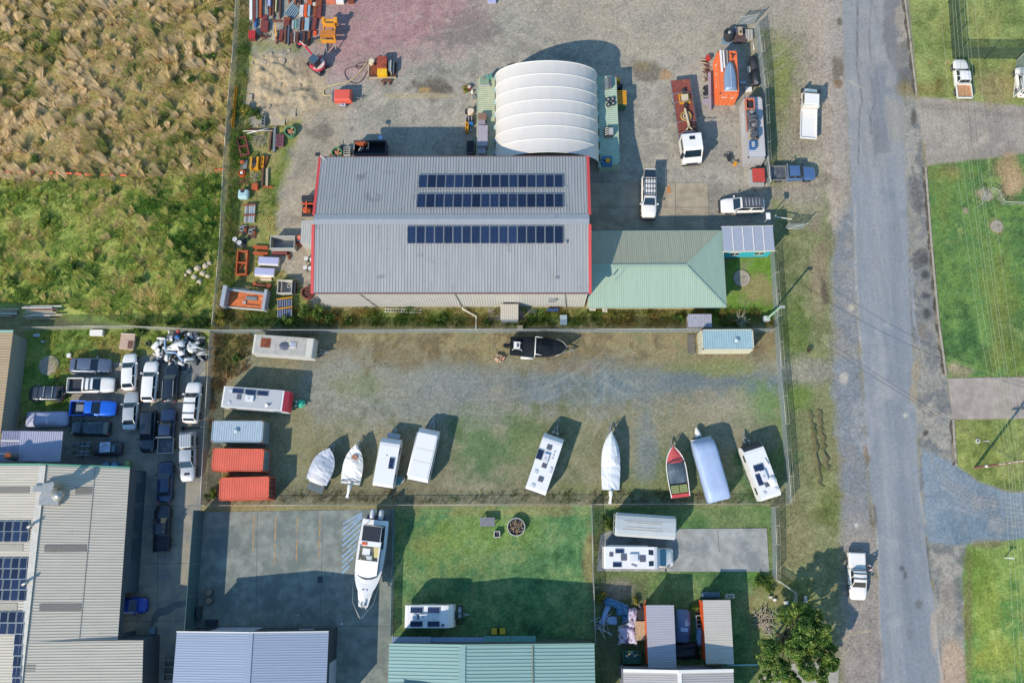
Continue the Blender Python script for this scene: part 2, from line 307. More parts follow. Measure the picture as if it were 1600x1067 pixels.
for x,y,rx,ry,cc,a in((1550,50,16,30,'#9aa060',.5),(1530,40,10,50,'#94965e',.4),(1442,140,30,14,'#8d8250',.7),(1555,140,30,22,'#a0946c',.85),(1575,120,14,30,'#9a9468',.5),(1481,97,3,3,'#b58a78',.6),(1452,97,3,3,'#a08258',.6),(1485,268,14,8,'#9a8a68',.6),(1482,275,30,10,'#8a8a50',.5),(1578,275,20,30,'#b49a78',.9),(1585,290,12,12,'#bba184',.8),(1540,303,12,9,'#a89a86',1),(1509,330,3,4,'#ada28c',.9),(1557,354,11,10,'#b09a78',.9),(1470,300,14,40,'#7d8f50',.5),(1560,440,30,60,'#7f8f48',.5),(1500,580,24,8,'#9d917c',.8),(1490,572,10,8,'#a89a86',.8),(1580,560,30,30,'#7f8a44',.5),(1540,700,40,30,'#7d8a48',.6),(1540,950,24,60,'#9aa850',.6),(1560,1020,40,30,'#a0a850',.6),(1520,900,20,40,'#5a7f30',.5),(1514,980,6,90,'#7c7654',.7),(1540,850,30,6,'#8d8a68',.7),(1560,500,10,80,'#8a8e50',.35)):
    blob(x,y,rx,ry,cc,a,.8,.7)
# lawns
layer(LAWN,['#416d48','#507c52','#618a5c','#7b9262','#48744e','#6c8a58'],4,3)
blob(680,860,60,30,'#7c9450',.6,.9,.9);blob(660,850,30,14,'#8a8a58',.4,.9,.9);blob(920,870,8,50,'#968a64',.7,.9,.9);blob(800,800,140,6,'#9a9068',.6,.9,.9);blob(760,830,80,30,'#7f9c4c',.5,.9,.9)
layer(LAWN_E,['#466b46','#5b7e4e','#74865a','#446648'],4,4)
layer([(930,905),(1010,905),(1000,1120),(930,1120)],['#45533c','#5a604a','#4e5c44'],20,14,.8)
blob(965,920,24,16,'#8d8a84',.7,.6,.6);blob(940,850,12,40,'#7c7a54',.7,.9,.9);blob(1190,880,12,40,'#7f8a50',.6,.9,.9);blob(1190,940,30,20,'#9a936c',.7,.9,.9);blob(1178,900,14,14,'#4f8234',.7,.9,.9);blob(1190,1000,20,60,'#8a8a5c',.6,.9,.9)
# wrecking yard grass
layer(CARGRASS,['#527a38','#6a8c44','#8d9a54','#587e3c'],6,5)
for x,y,rx,ry,cc in((190,545,34,16,'#9c9464'),(230,560,18,18,'#a09468'),(150,530,40,8,'#8d8f54')):blob(x,y,rx,ry,cc,.7,.9,.8)
RM=np.clip(sdf(PX,PY,ROAD)/3+.5,0,1);RM=np.maximum(RM,.8*np.maximum(inside(PX,PY,DRIVE_R),inside(PX,PY,FAN_R)));GM=np.zeros(GX.shape)
for g in GRASS_R+[LAWN,LAWN_E,CARGRASS,VERGE]:GM=np.maximum(GM,inside(PX,PY,g))
STK=vnoise(GX*5+GY*.25,GY*.22,1.5,3,41);MOW=np.sin((GX*.9+GY*.15)*5.2+N1*3)
C*=(1+(N3-.5)*(.24-.16*RM+.16*GM)+(NR-.5)*(.26-.17*RM+.06*GM)+(N2-.5)*(.22-.1*RM+.34*GM)+(STK-.5)*.26*RM+MOW*.025*GM)[...,None]
for i in range(46): # wheel-track pairs over yard and lot
    if i<30:x=430+760*rng.random();y=20+290*rng.random();a=rng.choice([0.,1.5,.4,2.6])+rng.normal(0,.25);l=60+160*rng.random();reg_=YARD
    else:x=440+600*rng.random();y=575+60*rng.random();a=rng.choice([0.,-.5,.6,1.2])+rng.normal(0,.15);l=80+160*rng.random();reg_=LOT
    k=rng.normal(0,.004)
    for off in(-10,10):
        pts=[(x+(t*cos(a+k*t)-off*sin(a+k*t)),y+(t*sin(a+k*t)+off*cos(a+k*t)))for t in np.linspace(0,l,7)]
        if inside(np.array([pts[0][0],pts[-1][0]]),np.array([pts[0][1],pts[-1][1]]),reg_).all():stroke(pts,3.2,'#7a7874' if i%2 else '#aeaba2',.28,3,1.5)
C=np.clip(C,.012,.8)

def gmat(name,bump=.4,fine=.3):
    m=bpy.data.materials.new(name);m.use_nodes=True;t=m.node_tree;N=t.nodes;L=t.links;p=N['Principled BSDF']
    p.inputs['Roughness'].default_value=.95;p.inputs['Specular IOR Level'].default_value=.15
    a=N.new('ShaderNodeAttribute');a.attribute_name='tint';tc=N.new('ShaderNodeTexCoord')
    n=N.new('ShaderNodeTexNoise');n.inputs['Scale'].default_value=3.2;n.inputs['Detail'].default_value=8;n.inputs['Roughness'].default_value=.7;L.new(tc.outputs['Object'],n.inputs[0])
    r=N.new('ShaderNodeMapRange');r.inputs[1].default_value=.3;r.inputs[2].default_value=.7;r.inputs[3].default_value=1-fine;r.inputs[4].default_value=1+fine;L.new(n.outputs[0],r.inputs[0])
    mx=N.new('ShaderNodeVectorMath');mx.operation='SCALE';L.new(a.outputs['Color'],mx.inputs[0]);L.new(r.outputs[0],mx.inputs['Scale']);L.new(mx.outputs[0],p.inputs['Base Color'])
    n3=N.new('ShaderNodeTexNoise');n3.inputs['Scale'].default_value=7;n3.inputs['Detail'].default_value=6;L.new(tc.outputs['Object'],n3.inputs[0])
    b=N.new('ShaderNodeBump');b.inputs['Strength'].default_value=bump;b.inputs['Distance'].default_value=.12;L.new(n3.outputs[0],b.inputs['Height']);L.new(b.outputs[0],p.inputs['Normal'])
    return m
SOIL=gmat('soil');TURF=gmat('turf',.8,.4);TAR=gmat('tar',.12,.14)
ny,nx=GX.shape;FX=(PX[:-1,:-1]+PX[1:,1:])/2;FY=(PY[:-1,:-1]+PY[1:,1:])/2;wob=(N2[:-1,:-1]-.5)*8
reg=np.zeros(FX.shape,int);names=['ground','field_ground','gravel_yard','vacant_lot','grass_verge','road_shoulder','road','driveway','grass','lawn']
for k,ps in((1,[FIELD]),(2,[YARD]),(3,[LOT]),(4,[VERGE]),(5,[SHOULDER,SHOULDER_R]),(6,[ROAD]),(7,[FAN_R,DRIVE_R]),(8,GRASS_R),(9,[LAWN,LAWN_E,CARGRASS])):
    for p_ in ps:reg[inside(FX+wob*(.4 if k!=6 else .12),FY+wob*.4,p_)]=k
MND=np.clip(sdf(PX,PY,[(384,84),(468,78),(482,110),(500,160),(440,200),(394,172)])/14,0,1);ZG=(N2-.5)*.05+MND*np.clip(vnoise(GX,GY,1.5,4,91)-.36,0,1)*1.5
VV=np.stack([GX,GY,ZG],-1).reshape(-1,3).astype(np.float32);ii=np.arange(ny*nx).reshape(ny,nx)
QQ=np.stack([ii[:-1,:-1],ii[:-1,1:],ii[1:,1:],ii[1:,:-1]],-1)
def np_mesh(name,v,q,col,m):
    me=bpy.data.meshes.new(name);k=q.shape[1];me.vertices.add(len(v));me.vertices.foreach_set('co',np.ascontiguousarray(v,np.float32).ravel())
    me.loops.add(q.size);me.loops.foreach_set('vertex_index',q.ravel().astype(np.int32));me.polygons.add(len(q))
    me.polygons.foreach_set('loop_start',np.arange(0,q.size,k,dtype=np.int32));me.polygons.foreach_set('loop_total',np.full(len(q),k,np.int32))
    at=me.color_attributes.new('tint','FLOAT_COLOR','POINT');cc=np.ones((len(v),4),np.float32);cc[:,:3]=col;at.data.foreach_set('color',cc.ravel())
    me.materials.append(m);me.update(calc_edges=True);me.validate();return me
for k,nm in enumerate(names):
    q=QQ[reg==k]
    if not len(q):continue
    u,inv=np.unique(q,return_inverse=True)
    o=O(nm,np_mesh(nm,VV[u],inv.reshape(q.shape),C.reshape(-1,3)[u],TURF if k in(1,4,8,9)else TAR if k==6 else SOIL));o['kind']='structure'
far=B();hz=mat('far_grass','#7d8650',.95,var=.3,sc=.05,bump=.3,bsc=.8,spot='#93906a',sth=.55,ssc=.02,spec=.1)
far.prism([(-1500,-1500),(1500,-1500),(1500,1500),(-1500,1500)],-1,-.06,hz);struct('countryside_ground',far)
# ---------------------------------------------------------------- grass as blades
GRM=None
def leafy(m,k=.42):
    '''blade or leaf: lets part of the light through'''
    t=m.node_tree;p=t.nodes['Principled BSDF'];a=t.nodes.new('ShaderNodeAttribute');a.attribute_name='tint';tr=t.nodes.new('ShaderNodeBsdfTranslucent');ms=t.nodes.new('ShaderNodeMixShader');ms.inputs[0].default_value=k
    t.links.new(a.outputs['Color'],p.inputs['Base Color']);t.links.new(a.outputs['Color'],tr.inputs[0]);t.links.new(p.outputs[0],ms.inputs[1]);t.links.new(tr.outputs[0],ms.inputs[2]);t.links.new(ms.outputs[0],t.nodes['Material Output'].inputs[0]);return m
def grass(name,poly,nt,nb,hgt,wid,cols,lean=(.25,.2),spread=.22,seed=5,cnz=5.,avoid=(),dens=None,lodge=.6):
    """tufts of real blades over a region; cols run from low to high noise value"""
    global GRM
    if GRM is None:
        GRM=bpy.data.materials.new('grass_blade');GRM.use_nodes=True;p=GRM.node_tree.nodes['Principled BSDF'];p.inputs['Roughness'].default_value=.75;p.inputs['Specular IOR Level'].default_value=.2
        GRM=leafy(GRM)
    r=np.random.default_rng(seed);ws=[W(*q)for q in poly];xs=[q.x for q in ws];ys=[q.y for q in ws];n=int(nt*(max(xs)-min(xs))*(max(ys)-min(ys)))
    x=r.uniform(min(xs),max(xs),n);y=r.uniform(min(ys),max(ys),n);px,py=proj(x,y)
    ok=inside(px,py,poly)
    for a_ in avoid:ok&=~inside(px,py,a_)
    if dens is not None:ok&=r.random(n)<dens(px,py,x,y)
    x=x[ok];y=y[ok];n=len(x)
    if not n:return
    cn=np.clip((.6*vnoise(x,y,cnz,4,seed+3)+.4*vnoise(x,y,7.,3,seed+5)-.34)/.32,0,1);hn=np.clip(vnoise(x,y,1.3,3,seed+4)*3.4-.75,.18,1.9)
    th=np.repeat(hgt*hn*r.uniform(.6,1.3,n),nb);X=np.repeat(x,nb);Y=np.repeat(y,nb);m=n*nb
    sw=vnoise(x,y,2.0,3,seed+7)*8;lx=np.repeat(lean[0]+lodge*np.cos(sw),nb);ly=np.repeat(lean[1]+lodge*np.sin(sw),nb)
    a=r.uniform(0,2*pi,m);rad=spread*np.sqrt(r.random(m));bxp=X+rad*np.cos(a);byp=Y+rad*np.sin(a)
    bl=th*r.uniform(.55,1.1,m);dx=np.cos(a)*r.uniform(.1,.7,m)+lx;dy=np.sin(a)*r.uniform(.1,.7,m)+ly
    k=1/np.sqrt(1+dx*dx+dy*dy);ba=np.arctan2(dy,dx)+pi/2+r.normal(0,.35,m);wx=np.cos(ba)*wid/2;wy=np.sin(ba)*wid/2
    mid=.5;tx=bxp+dx*bl*k;ty=byp+dy*bl*k;tz=bl*k;mx_=bxp+dx*bl*k*mid*.75;my_=byp+dy*bl*k*mid*.75;mz=bl*k*mid*1.15
    v=np.stack([np.stack([bxp-wx,byp-wy,np.zeros(m)],-1),np.stack([bxp+wx,byp+wy,np.zeros(m)],-1),np.stack([mx_+wx*.9,my_+wy*.9,mz],-1),np.stack([mx_-wx*.9,my_-wy*.9,mz],-1),np.stack([tx,ty,tz],-1)],1).reshape(-1,3)
    b=np.arange(m)*5;q=np.concatenate([np.stack([b,b+1,b+2],-1),np.stack([b,b+2,b+3],-1),np.stack([b+3,b+2,b+4],-1)])
    cl=np.array([alb(c)for c in cols]);u=np.clip(np.repeat(cn,nb)+r.normal(0,.16,m),0,.999)*(len(cl)-1);i=u.astype(int);f=(u-i)[:,None]
    cc=(cl[i]*(1-f)+cl[np.minimum(i+1,len(cl)-1)]*f)*r.uniform(.75,1.25,(m,1));cc=np.repeat(cc,5,0)
    o=O(name,np_mesh(name,v,q,cc,GRM));o['kind']='stuff';return o

def stones(name,poly,n,col,seed):
    r=np.random.default_rng(seed);ws=[W(*q)for q in poly];xs=[q.x for q in ws];ys=[q.y for q in ws];x=r.uniform(min(xs),max(xs),n);y=r.uniform(min(ys),max(ys),n);px,py=proj(x,y);ok=inside(px,py,poly);x=x[ok];y=y[ok];n=len(x)
    s=r.uniform(.03,.11,n)*r.uniform(.6,1.2,n);a=r.uniform(0,6.28,n);v=[np.stack([x+s*np.cos(a+k*1.5708),y+s*np.sin(a+k*1.5708)*.8,np.zeros(n)],-1)for k in range(4)]+[np.stack([x,y,s*.8],-1)]
    v=np.stack(v,1).reshape(-1,3);b=np.arange(n)*5;q=np.concatenate([np.stack([b+k,b+(k+1)%4,b+4],-1)for k in range(4)]);cc=np.array([alb(c)for c in col])[r.integers(0,len(col),n)];o=O(name,np_mesh(name,v,q,np.repeat(cc,5,0),SOIL));o['kind']='stuff'
stones('loose_gravel',[(400,70),(760,0),(1290,0),(1190,340),(925,345),(930,130),(640,230),(490,240),(480,460),(430,400)],4500,['#aca79f','#8a8680','#6c6964','#c4bfb4'],3)
stones('loose_gravel',[(430,530),(1210,530),(1220,770),(440,770)],2600,['#a6a298','#8b8e90','#6a6e70','#a8a394'],4)
stones('loose_gravel',[(1300,0),(1316,0),(1345,540),(1378,1067),(1320,1067),(1308,700),(1302,440)],900,['#a49f97','#8a8680','#6c6964'],5)
# ---------------------------------------------------------------- materials shared by many things
ZINC=mat('zinc_steel','#b4b8bc',.45,.6,var=.12,sc=3);GALV=mat('galvanised_pipe','#c2c6c6',.5,.35,var=.1)
DARK=mat('dark_rubber',(.018,.018,.02),.8,var=.2);BLK=mat('black_plastic',(.02,.021,.024),.55,var=.2)
GLASS=mat('tinted_glass',(.012,.02,.026),.07,0,var=.1,spec=.7);RIM=mat('alloy_rim',(.5,.5,.52),.35,.8)
RUST=mat('rusty_steel','#8a4a2c',.85,.1,var=.35,sc=5,bump=.4,bsc=20,spot='#5a2f20',sth=.55,ssc=3);RUSTD=mat('dark_rusty_steel','#5f3a30',.85,.1,var=.3,sc=6,spot='#8a4a30',sth=.55,ssc=2.5)
RUSTO=mat('orange_rust','#b5592c',.85,.05,var=.25,sc=4,spot='#8a4426',sth=.55,ssc=2)
WHITE=mat('white_paint','#eef0f2',.35,var=.04,sc=1.5,coat=.2);OFFW=mat('weathered_white','#cfcfca',.55,var=.08,sc=1.2,spot='#a9a498',sth=.64,ssc=1.5)
YEL=mat('yellow_paint','#d99a1c',.5,var=.14,sc=4,spot='#8a6420',sth=.66,ssc=4);RED=mat('red_paint','#c03a34',.45,var=.1);ORG=mat('orange_paint','#e0602a',.5,var=.1)
BLUE=mat('blue_paint','#2f6cb8',.4,var=.1);TIMB=mat('weathered_timber','#b8ac98',.9,var=.2,sc=4,streak=(1,12,1),spot='#8f8268',sth=.6)
SOLARM=None
def solar_mat():
    global SOLARM
    if SOLARM:return SOLARM
    m=bpy.data.materials.new('solar_cells');m.use_nodes=True;t=m.node_tree;N=t.nodes;L=t.links;p=N['Principled BSDF'];p.inputs['Roughness'].default_value=.35;p.inputs['Specular IOR Level'].default_value=.18
    tc=N.new('ShaderNodeTexCoord');br=N.new('ShaderNodeTexBrick');br.offset=0;br.inputs['Scale'].default_value=1;br.inputs['Brick Width'].default_value=.165;br.inputs['Row Height'].default_value=.165;br.inputs['Mortar Size'].default_value=.007
    br.inputs['Color1'].default_value=(.005,.010,.028,1);br.inputs['Color2'].default_value=(.006,.013,.036,1);br.inputs['Mortar'].default_value=(.05,.08,.13,1)
    L.new(tc.outputs['Object'],br.inputs['Vector']);oi=N.new('ShaderNodeObjectInfo');mr=N.new('ShaderNodeMapRange');mr.inputs[3].default_value=.7;mr.inputs[4].default_value=1.5;L.new(oi.outputs['Random'],mr.inputs[0])
    vm=N.new('ShaderNodeVectorMath');vm.operation='SCALE';L.new(br.outputs['Color'],vm.inputs[0]);L.new(mr.outputs[0],vm.inputs['Scale']);L.new(vm.outputs[0],p.inputs['Base Color']);SOLARM=m;return m
FRAME=mat('panel_frame','#c0c6cc',.4,.5)
SPM={}
def solar(parent,c,rx,sx,sy,rot=None):
    """a framed panel lying at c (thin box in its own axes); frame is its sub-part"""
    k=(round(sx,2),round(sy,2))
    if k not in SPM:
        f=B();g=.035
        for a,b,c_,d in((-sx/2,sx/2,-sy/2,-sy/2+g),(-sx/2,sx/2,sy/2-g,sy/2),(-sx/2,-sx/2+g,-sy/2+g,sy/2-g),(sx/2-g,sx/2,-sy/2+g,sy/2-g)):f.box(a,b,c_,d,-.03,.018,FRAME)
        SPM[k]=(bx(-sx/2+g,sx/2-g,-sy/2+g,sy/2-g,-.03,.01,solar_mat()).mesh('solar_panel'),f.mesh('frame'))
    o=O('solar_panel',SPM[k][0],parent,c);o.rotation_euler=rot or(rx,0,0);O('frame',SPM[k][1],o);return o
def ribbed(b,e0,e1,up,run,m,pitch=.34,h=.05,prof=((0,0),(.5,0),(.62,1),(.84,1),(.96,0))):
    """ribbed metal sheeting: eave e0->e1, `up` = slope vector per metre of run, run(s) = length of each rib line"""
    e0=V(e0);e1=V(e1);L_=(e1-e0).length;d=(e1-e0)/L_;up=V(up);nrm=d.cross(up).normalized()
    if nrm.z<0:nrm=-nrm
    n=max(1,round(L_/pitch));p=L_/n;lo=[];hi=[]
    for i in range(n):
        for t,hh in prof:
            s=(i+t)*p;q=e0+d*s+nrm*(h*hh);lo.append(q);hi.append(q+up*max(run(s),.001))
    s=L_;lo.append(e1);hi.append(e1+up*max(run(L_),.001))
    k=len(lo);b.add(lo+hi,[(i,i+1,k+i+1,k+i)if d.cross(up).z>0 else(i+1,i,k+i,k+i+1)for i in range(k-1)],m)
def wall_sheet(b,a,c,z0,z1,m,pitch=.3,h=.03):
    """vertical ribbed wall from a to c (xy), outward side to the right of travel"""
    a=V((a[0],a[1],0));c=V((c[0],c[1],0));L_=(c-a).length;d=(c-a)/L_;o=V((d.y,-d.x,0));n=max(1,round(L_/pitch));p=L_/n;r0=[];r1=[]
    z1f=z1 if callable(z1)else(lambda s:z1)
    for i in range(n):
        for t,hh in((0,0),(.5,0),(.62,1),(.84,1),(.96,0)):
            s=(i+t)*p;q=a+d*s+o*(h*hh);r0.append((q.x,q.y,z0));r1.append((q.x,q.y,z1f(s)))
    r0.append((c.x,c.y,z0));r1.append((c.x,c.y,z1f(L_)));k=len(r0)
    b.add(r0+r1,[(i,i+1,k+i+1,k+i)for i in range(k-1)],m)
class Frame:
    """a local rectangle from four roof-corner pixels (nw, ne, se, sw) all at height h"""
    def __init__(s,nw,ne,se,sw,h):
        p=[W(*q,h)for q in(nw,ne,se,sw)];s.c=(p[0]+p[1]+p[2]+p[3])/4;dx=((p[1]-p[0])+(p[2]-p[3]))/2;dy=((p[0]-p[3])+(p[1]-p[2]))/2
        s.rz=atan2(dx.y,dx.x);s.L=dx.length;s.Wd=dy.length;s.loc=(s.c.x,s.c.y,0)
def gable_ew(name,fr,eave,ridge,label,rm,wm,fm,overhang=.15,pitch=.34,cap=.5,capm=None,rib=.05,gm=None):
    """ridge along local x"""
    t=T(name,label,'building' if 'building' in label else 'shed',fr.loc,fr.rz);a,c=fr.L/2,fr.Wd/2;up=ridge-eave
    for s_ in(1,-1):
        b=B();sl_=V((0,-s_*c,up));l=sl_.length;ribbed(b,(-a,-c,eave)if s_<0 else(a,c,eave),(a,-c,eave)if s_<0 else(-a,c,eave),sl_/l,lambda s:l,rm,pitch,rib);O('roof',b,t)
    b=B();cw=cap;dz=up*cw/c
    b.add([(-a-.03,-cw,ridge-dz+.07),(a+.03,-cw,ridge-dz+.07),(a+.03,0,ridge+.09),(-a-.03,0,ridge+.09),(-a-.03,cw,ridge-dz+.07),(a+.03,cw,ridge-dz+.07)],[(0,1,2,3),(3,2,5,4)],capm or rm);O('ridge_cap',b,t)
    return t,a,c,up
# ---------------------------------------------------------------- big grey workshop shed
ROOFG=mat('grey_roof_steel','#a4a9b0',.55,.1,var=.1,sc=.6,streak=(6,.35,1),spot='#8a8c94',sth=.6,ssc=.5);CAPG=mat('pale_ridge_steel','#aab2bc',.45,.3,var=.05)
WALLW=mat('white_wall_steel','#c9cbcd',.5,.1,var=.05,sc=.7);TRIMR=mat('red_trim','#d2504e',.5,var=.06)
fr=Frame((500,246),(917,245),(921,457),(490,457),6.8);EV,RG=6.8,8.15
shed,a,c,up=gable_ew('workshop_shed',fr,EV,RG,'large grey ribbed roof workshop shed with red gable trim and three solar rows',ROOFG,WALLW,None,pitch=.345,cap=.62,capm=CAPG)
b=B();wall_sheet(b,(-a+.1,-c+.12),(a-.1,-c+.12),0,EV-.06,WALLW,.32);wall_sheet(b,(a-.1,c-.12),(-a+.1,c-.12),0,EV-.06,WALLW,.32)
gz=lambda s:EV-.06+up*(1-abs(s-(c-.12))/(c-.12));wall_sheet(b,(a-.1,-c+.12),(a-.1,c-.12),0,gz,WALLW,.32);wall_sheet(b,(-a+.1,c-.12),(-a+.1,-c+.12),0,gz,WALLW,.32);O('wall',b,shed)
for sx in(-1,1):
    for sy in(-1,1):
        b=B();x=sx*(a+.09);b.add([(x-.17,sy*(c+.1),EV+.02),(x+.17,sy*(c+.1),EV+.02),(x+.17,sy*.62,RG+.0),(x-.17,sy*.62,RG+.0),(x-.17,sy*(c+.1),EV-.3),(x+.17,sy*(c+.1),EV-.3),(x+.17,sy*.62,RG-.32),(x-.17,sy*.62,RG-.32)],
            [(0,1,2,3),(7,6,5,4),(0,4,5,1),(1,5,6,2),(2,6,7,3),(3,7,4,0)],TRIMR);O('barge_board',b,shed)
for sy in(-1,1):
    b=B();y=sy*(c+.07);b.box(-a,a,y-.07,y+.07,EV-.2,EV-.02,mat('dark_gutter','#7a5a5c',.5));O('gutter',b,shed)
for x in(-10.9,.35,15.2-2):
    xx={0:0}.get(x,x);O('downpipe',B().tube([(xx,-c+.02,EV-.2),(xx+(1.2 if x<0 else .5),-c+.02,.1)],.05,mat('grey_pipe','#8d8f92',.5)),shed)
O('downpipe',B().tube([(.9,-c+.02,.5),(.9,-c-.25,.35),(2.6,-c-1.2,.3),(2.6,-c-3.0,.2)],.07,WHITE),shed)
O('exhaust_box',bx(11.4,12.3,-c-.25,-c+.1,3.4,4.1,mat('grey_box','#8f969c',.5)),shed)
upv=lambda y:EV+up*(1-abs(y)/c)
sa=math.atan2(up,c)
def sol_row(p0,p1,q0,n,south):
    # p0,p1: left/right pixels of upper edge, q0: pixel of lower-left corner
    hgt=RG-.55;A=W(*p0,hgt)-V(fr.loc);Bq=W(*p1,hgt)-V(fr.loc);Q=W(*q0,hgt)-V(fr.loc);rot=Matrix.Rotation(-fr.rz,3,'Z');A,Bq,Q=rot@A,rot@Bq,rot@Q
    Lr=(Bq-A).length;wd=Lr/n;ln=abs(A.y-Q.y)/cos(sa);yc=(A.y+Q.y)/2
    for i in range(n):solar(shed,(A.x+(i+.5)*wd,yc,upv(yc)+.17),sa if south else-sa,wd-.045,ln)
    b=B()
    for k in(-.25,.25):b.box(A.x-.1,A.x+Lr+.15,yc+k*ln-.03,yc+k*ln+.03,upv(yc+k*ln)+.06,upv(yc+k*ln)+.12,FRAME)
    O('mounting_rail',b,shed);O('cable_box',bx(A.x+Lr+.15,A.x+Lr+.4,yc-ln/2,yc-ln/2+.25,upv(yc)-.1,upv(yc)+.2,FRAME),shed)
sol_row((654,272),(880,271),(653,294),16,False);sol_row((652,304),(880,303),(651,327),16,False);sol_row((637,356),(880,355),(636,382),17,True)
O('roof_conduit',B().tube([(13.8-1.6,.4,RG+.1),(13.8-1.6,-6.8,upv(-6.8)+.12)],.03,CAPG),shed)
for k in(0,.25):O('vent_pipe',B().cyl(12.1+k,-6.9,upv(-6.9),upv(-6.9)+.35,.06,CAPG,8),shed)
# small lean-to, annexe on west wall
LEAN=mat('pale_lean_roof','#c2bfb8',.5,.1,var=.05)
f2=Frame((782,475),(810,475),(810,499),(782,499),2.2);t=T('meter_shelter','small cream roofed box shelter standing against the white shed wall','shelter',f2.loc,f2.rz);b=B();ribbed(b,(-f2.L/2,-f2.Wd/2,2.1),(f2.L/2,-f2.Wd/2,2.1),(0,.99,.1),lambda s:f2.Wd,LEAN,.25,.03);O('roof',b,t)
O('wall',bx(-f2.L/2+.05,f2.L/2-.05,-f2.Wd/2+.1,f2.Wd/2,0,2.06,mat('blue_grey_wall','#8b97a6',.6)),t)
# ---------------------------------------------------------------- white fabric dome between two container rows
FAB=mat('white_fabric','#d6d5d6',.6,var=.025,sc=1.4,streak=(1,.3,1),bump=.12,bsc=1.6);CGREEN=mat('pale_green_container','#b2bda2',.6,var=.09,sc=1.2,spot='#a98a60',sth=.68,ssc=1.2)
CTEAL=mat('pale_teal_container','#a9c0b0',.6,var=.08,sc=1.2,spot='#a98460',sth=.7,ssc=1.4)
def container(label,fr,paint,top=None,h=2.59,group=None,rust=True,door=1,cat='shipping container',doorm=None,name='shipping_container',rpitch=.28):
    top=top or paint;t=T(name,label,cat,fr.loc,fr.rz,group);a,c=fr.L/2,fr.Wd/2
    b=B();ribbed(b,(-a+.12,-c+.06,h-.05),(a-.12,-c+.06,h-.05),(0,1,0),lambda s:fr.Wd-.12,top,rpitch,.03);O('roof',b,t)
    for s_ in(-1,1):
        b=B()
        if s_<0:wall_sheet(b,(-a+.1,-c+.05),(a-.1,-c+.05),.12,h-.04,paint,.28,-.035)
        else:wall_sheet(b,(a-.1,c-.05),(-a+.1,c-.05),.12,h-.04,paint,.28,-.035)
        O('side_wall',b,t)
    b=B()
    if door>0:wall_sheet(b,(-a+.05,c-.1),(-a+.05,-c+.1),.12,h-.04,paint,.28,-.03)
    else:wall_sheet(b,(a-.05,-c+.1),(a-.05,c-.1),.12,h-.04,paint,.28,-.03)
    O('end_wall',b,t);b=B();rp=paint
    for y in(-c+.05,c-.05):b.box(-a+.1,a-.1,y-.05,y+.05,h-.1,h-.005,rp).box(-a+.1,a-.1,y-.05,y+.05,.02,.16,rp)
    for x in(-a+.06,a-.06):b.box(x-.06,x+.06,-c,c,h-.12,h-.002,rp).box(x-.06,x+.06,-c,c,.02,.16,rp);[b.box(x-.06,x+.06,y-.06,y+.06,.16,h-.12,rp)for y in(-c+.06,c-.06)]
    O('frame',b,t);dm=doorm or paint
    for s_ in(-1,1):
        x=door*(a-.02);d=O('door',bx(min(x,x-door*.06),max(x,x-door*.06),min(.02*s_,s_*(c-.12)),max(.02*s_,s_*(c-.12)),.17,h-.13,dm),t);r_=B()
        for y in(.35,.85):r_.tube([(x+door*.03,s_*y,.2),(x+door*.03,s_*y,h-.18)],.022,ZINC)
        O('lock_rod',r_,d)
    cm=RUST if rust else DARK
    for x in(-1,1):
        for y in(-1,1):O('corner_casting',bx(x*(a-.085)-.09,x*(a-.085)+.09,y*(c-.075)-.08,y*(c-.075)+.08,h-.12,h+.004,cm),t)
    return t
f=Frame((746,121),(773,121),(773,252),(744,252),2.6);L40=12.2
def fr_at(px,h,rz,L_,Wd):
    q=Frame.__new__(Frame);p=W(*px,h);q.c=p;q.loc=(p.x,p.y,0);q.rz=rz;q.L=L_;q.Wd=Wd;return q
p=W(759.5,121,2.6);cl=fr_at((759,190),2.6,-pi/2+.0,12.19,2.3);cl.loc=(p.x,p.y-6.1,0)
container('pale green container holding up the west side of the white dome',cl,CGREEN,group='containers under the dome',door=-1)
p=W(947,119,2.6);cr=fr_at((947,190),2.6,-pi/2-.0,12.19,2.44);cr.loc=(p.x+.15,p.y-6.1,0)
cr.rz=-pi/2+.012
container('pale teal container holding up the east side of the white dome',cr,CTEAL,group='containers under the dome',door=1)
A=W(776,121,2.6);E=W(931,120,2.6);SWp=W(774,252,2.6);xa,xb=A.x,E.x;yN=A.y;yS=cl.loc[1]-6.1;xm,hw_=(xa+xb)/2,(xb-xa)/2+.15
dome=T('dome_shelter','white fabric dome shelter spanning between two rows of containers','shelter',(xm,0,0));NB=7;RISE=3.75
def arc(tt,y,puff):ang=pi*tt;return(-(hw_+puff)*cos(ang),y,2.62+(RISE+puff)*(sin(ang)**.95))
bays=7;by=(yN-yS)/bays
for i in range(bays):
    rows=[]
    for j in range(9):
        u=j/8;puff=.0-.05*sin(pi*u)**.7;rows.append([arc(k/44,yN-(i+u)*by,puff+.012*math.sin(k*1.9+i)*(1 if k>20 else .2))for k in range(45)])
    O('fabric_panel',B().loft(rows,FAB,cap=False,closed=False,smooth=True),dome)
for i in range(bays+1):O('rib',B().tube([arc(k/32,yN-i*by,.0)for k in range(33)],.05,WHITE,6),dome)
for i in range(bays+1):
    for s_ in(-1,1):O('tie_bracket',B().box(s_*(hw_+.02)-.16,s_*(hw_+.02)+.16,yN-i*by-.28-.1,yN-i*by+.18-.1,2.6,2.82,mat('pale_blue_bracket','#9fc4cc',.5)),dome)
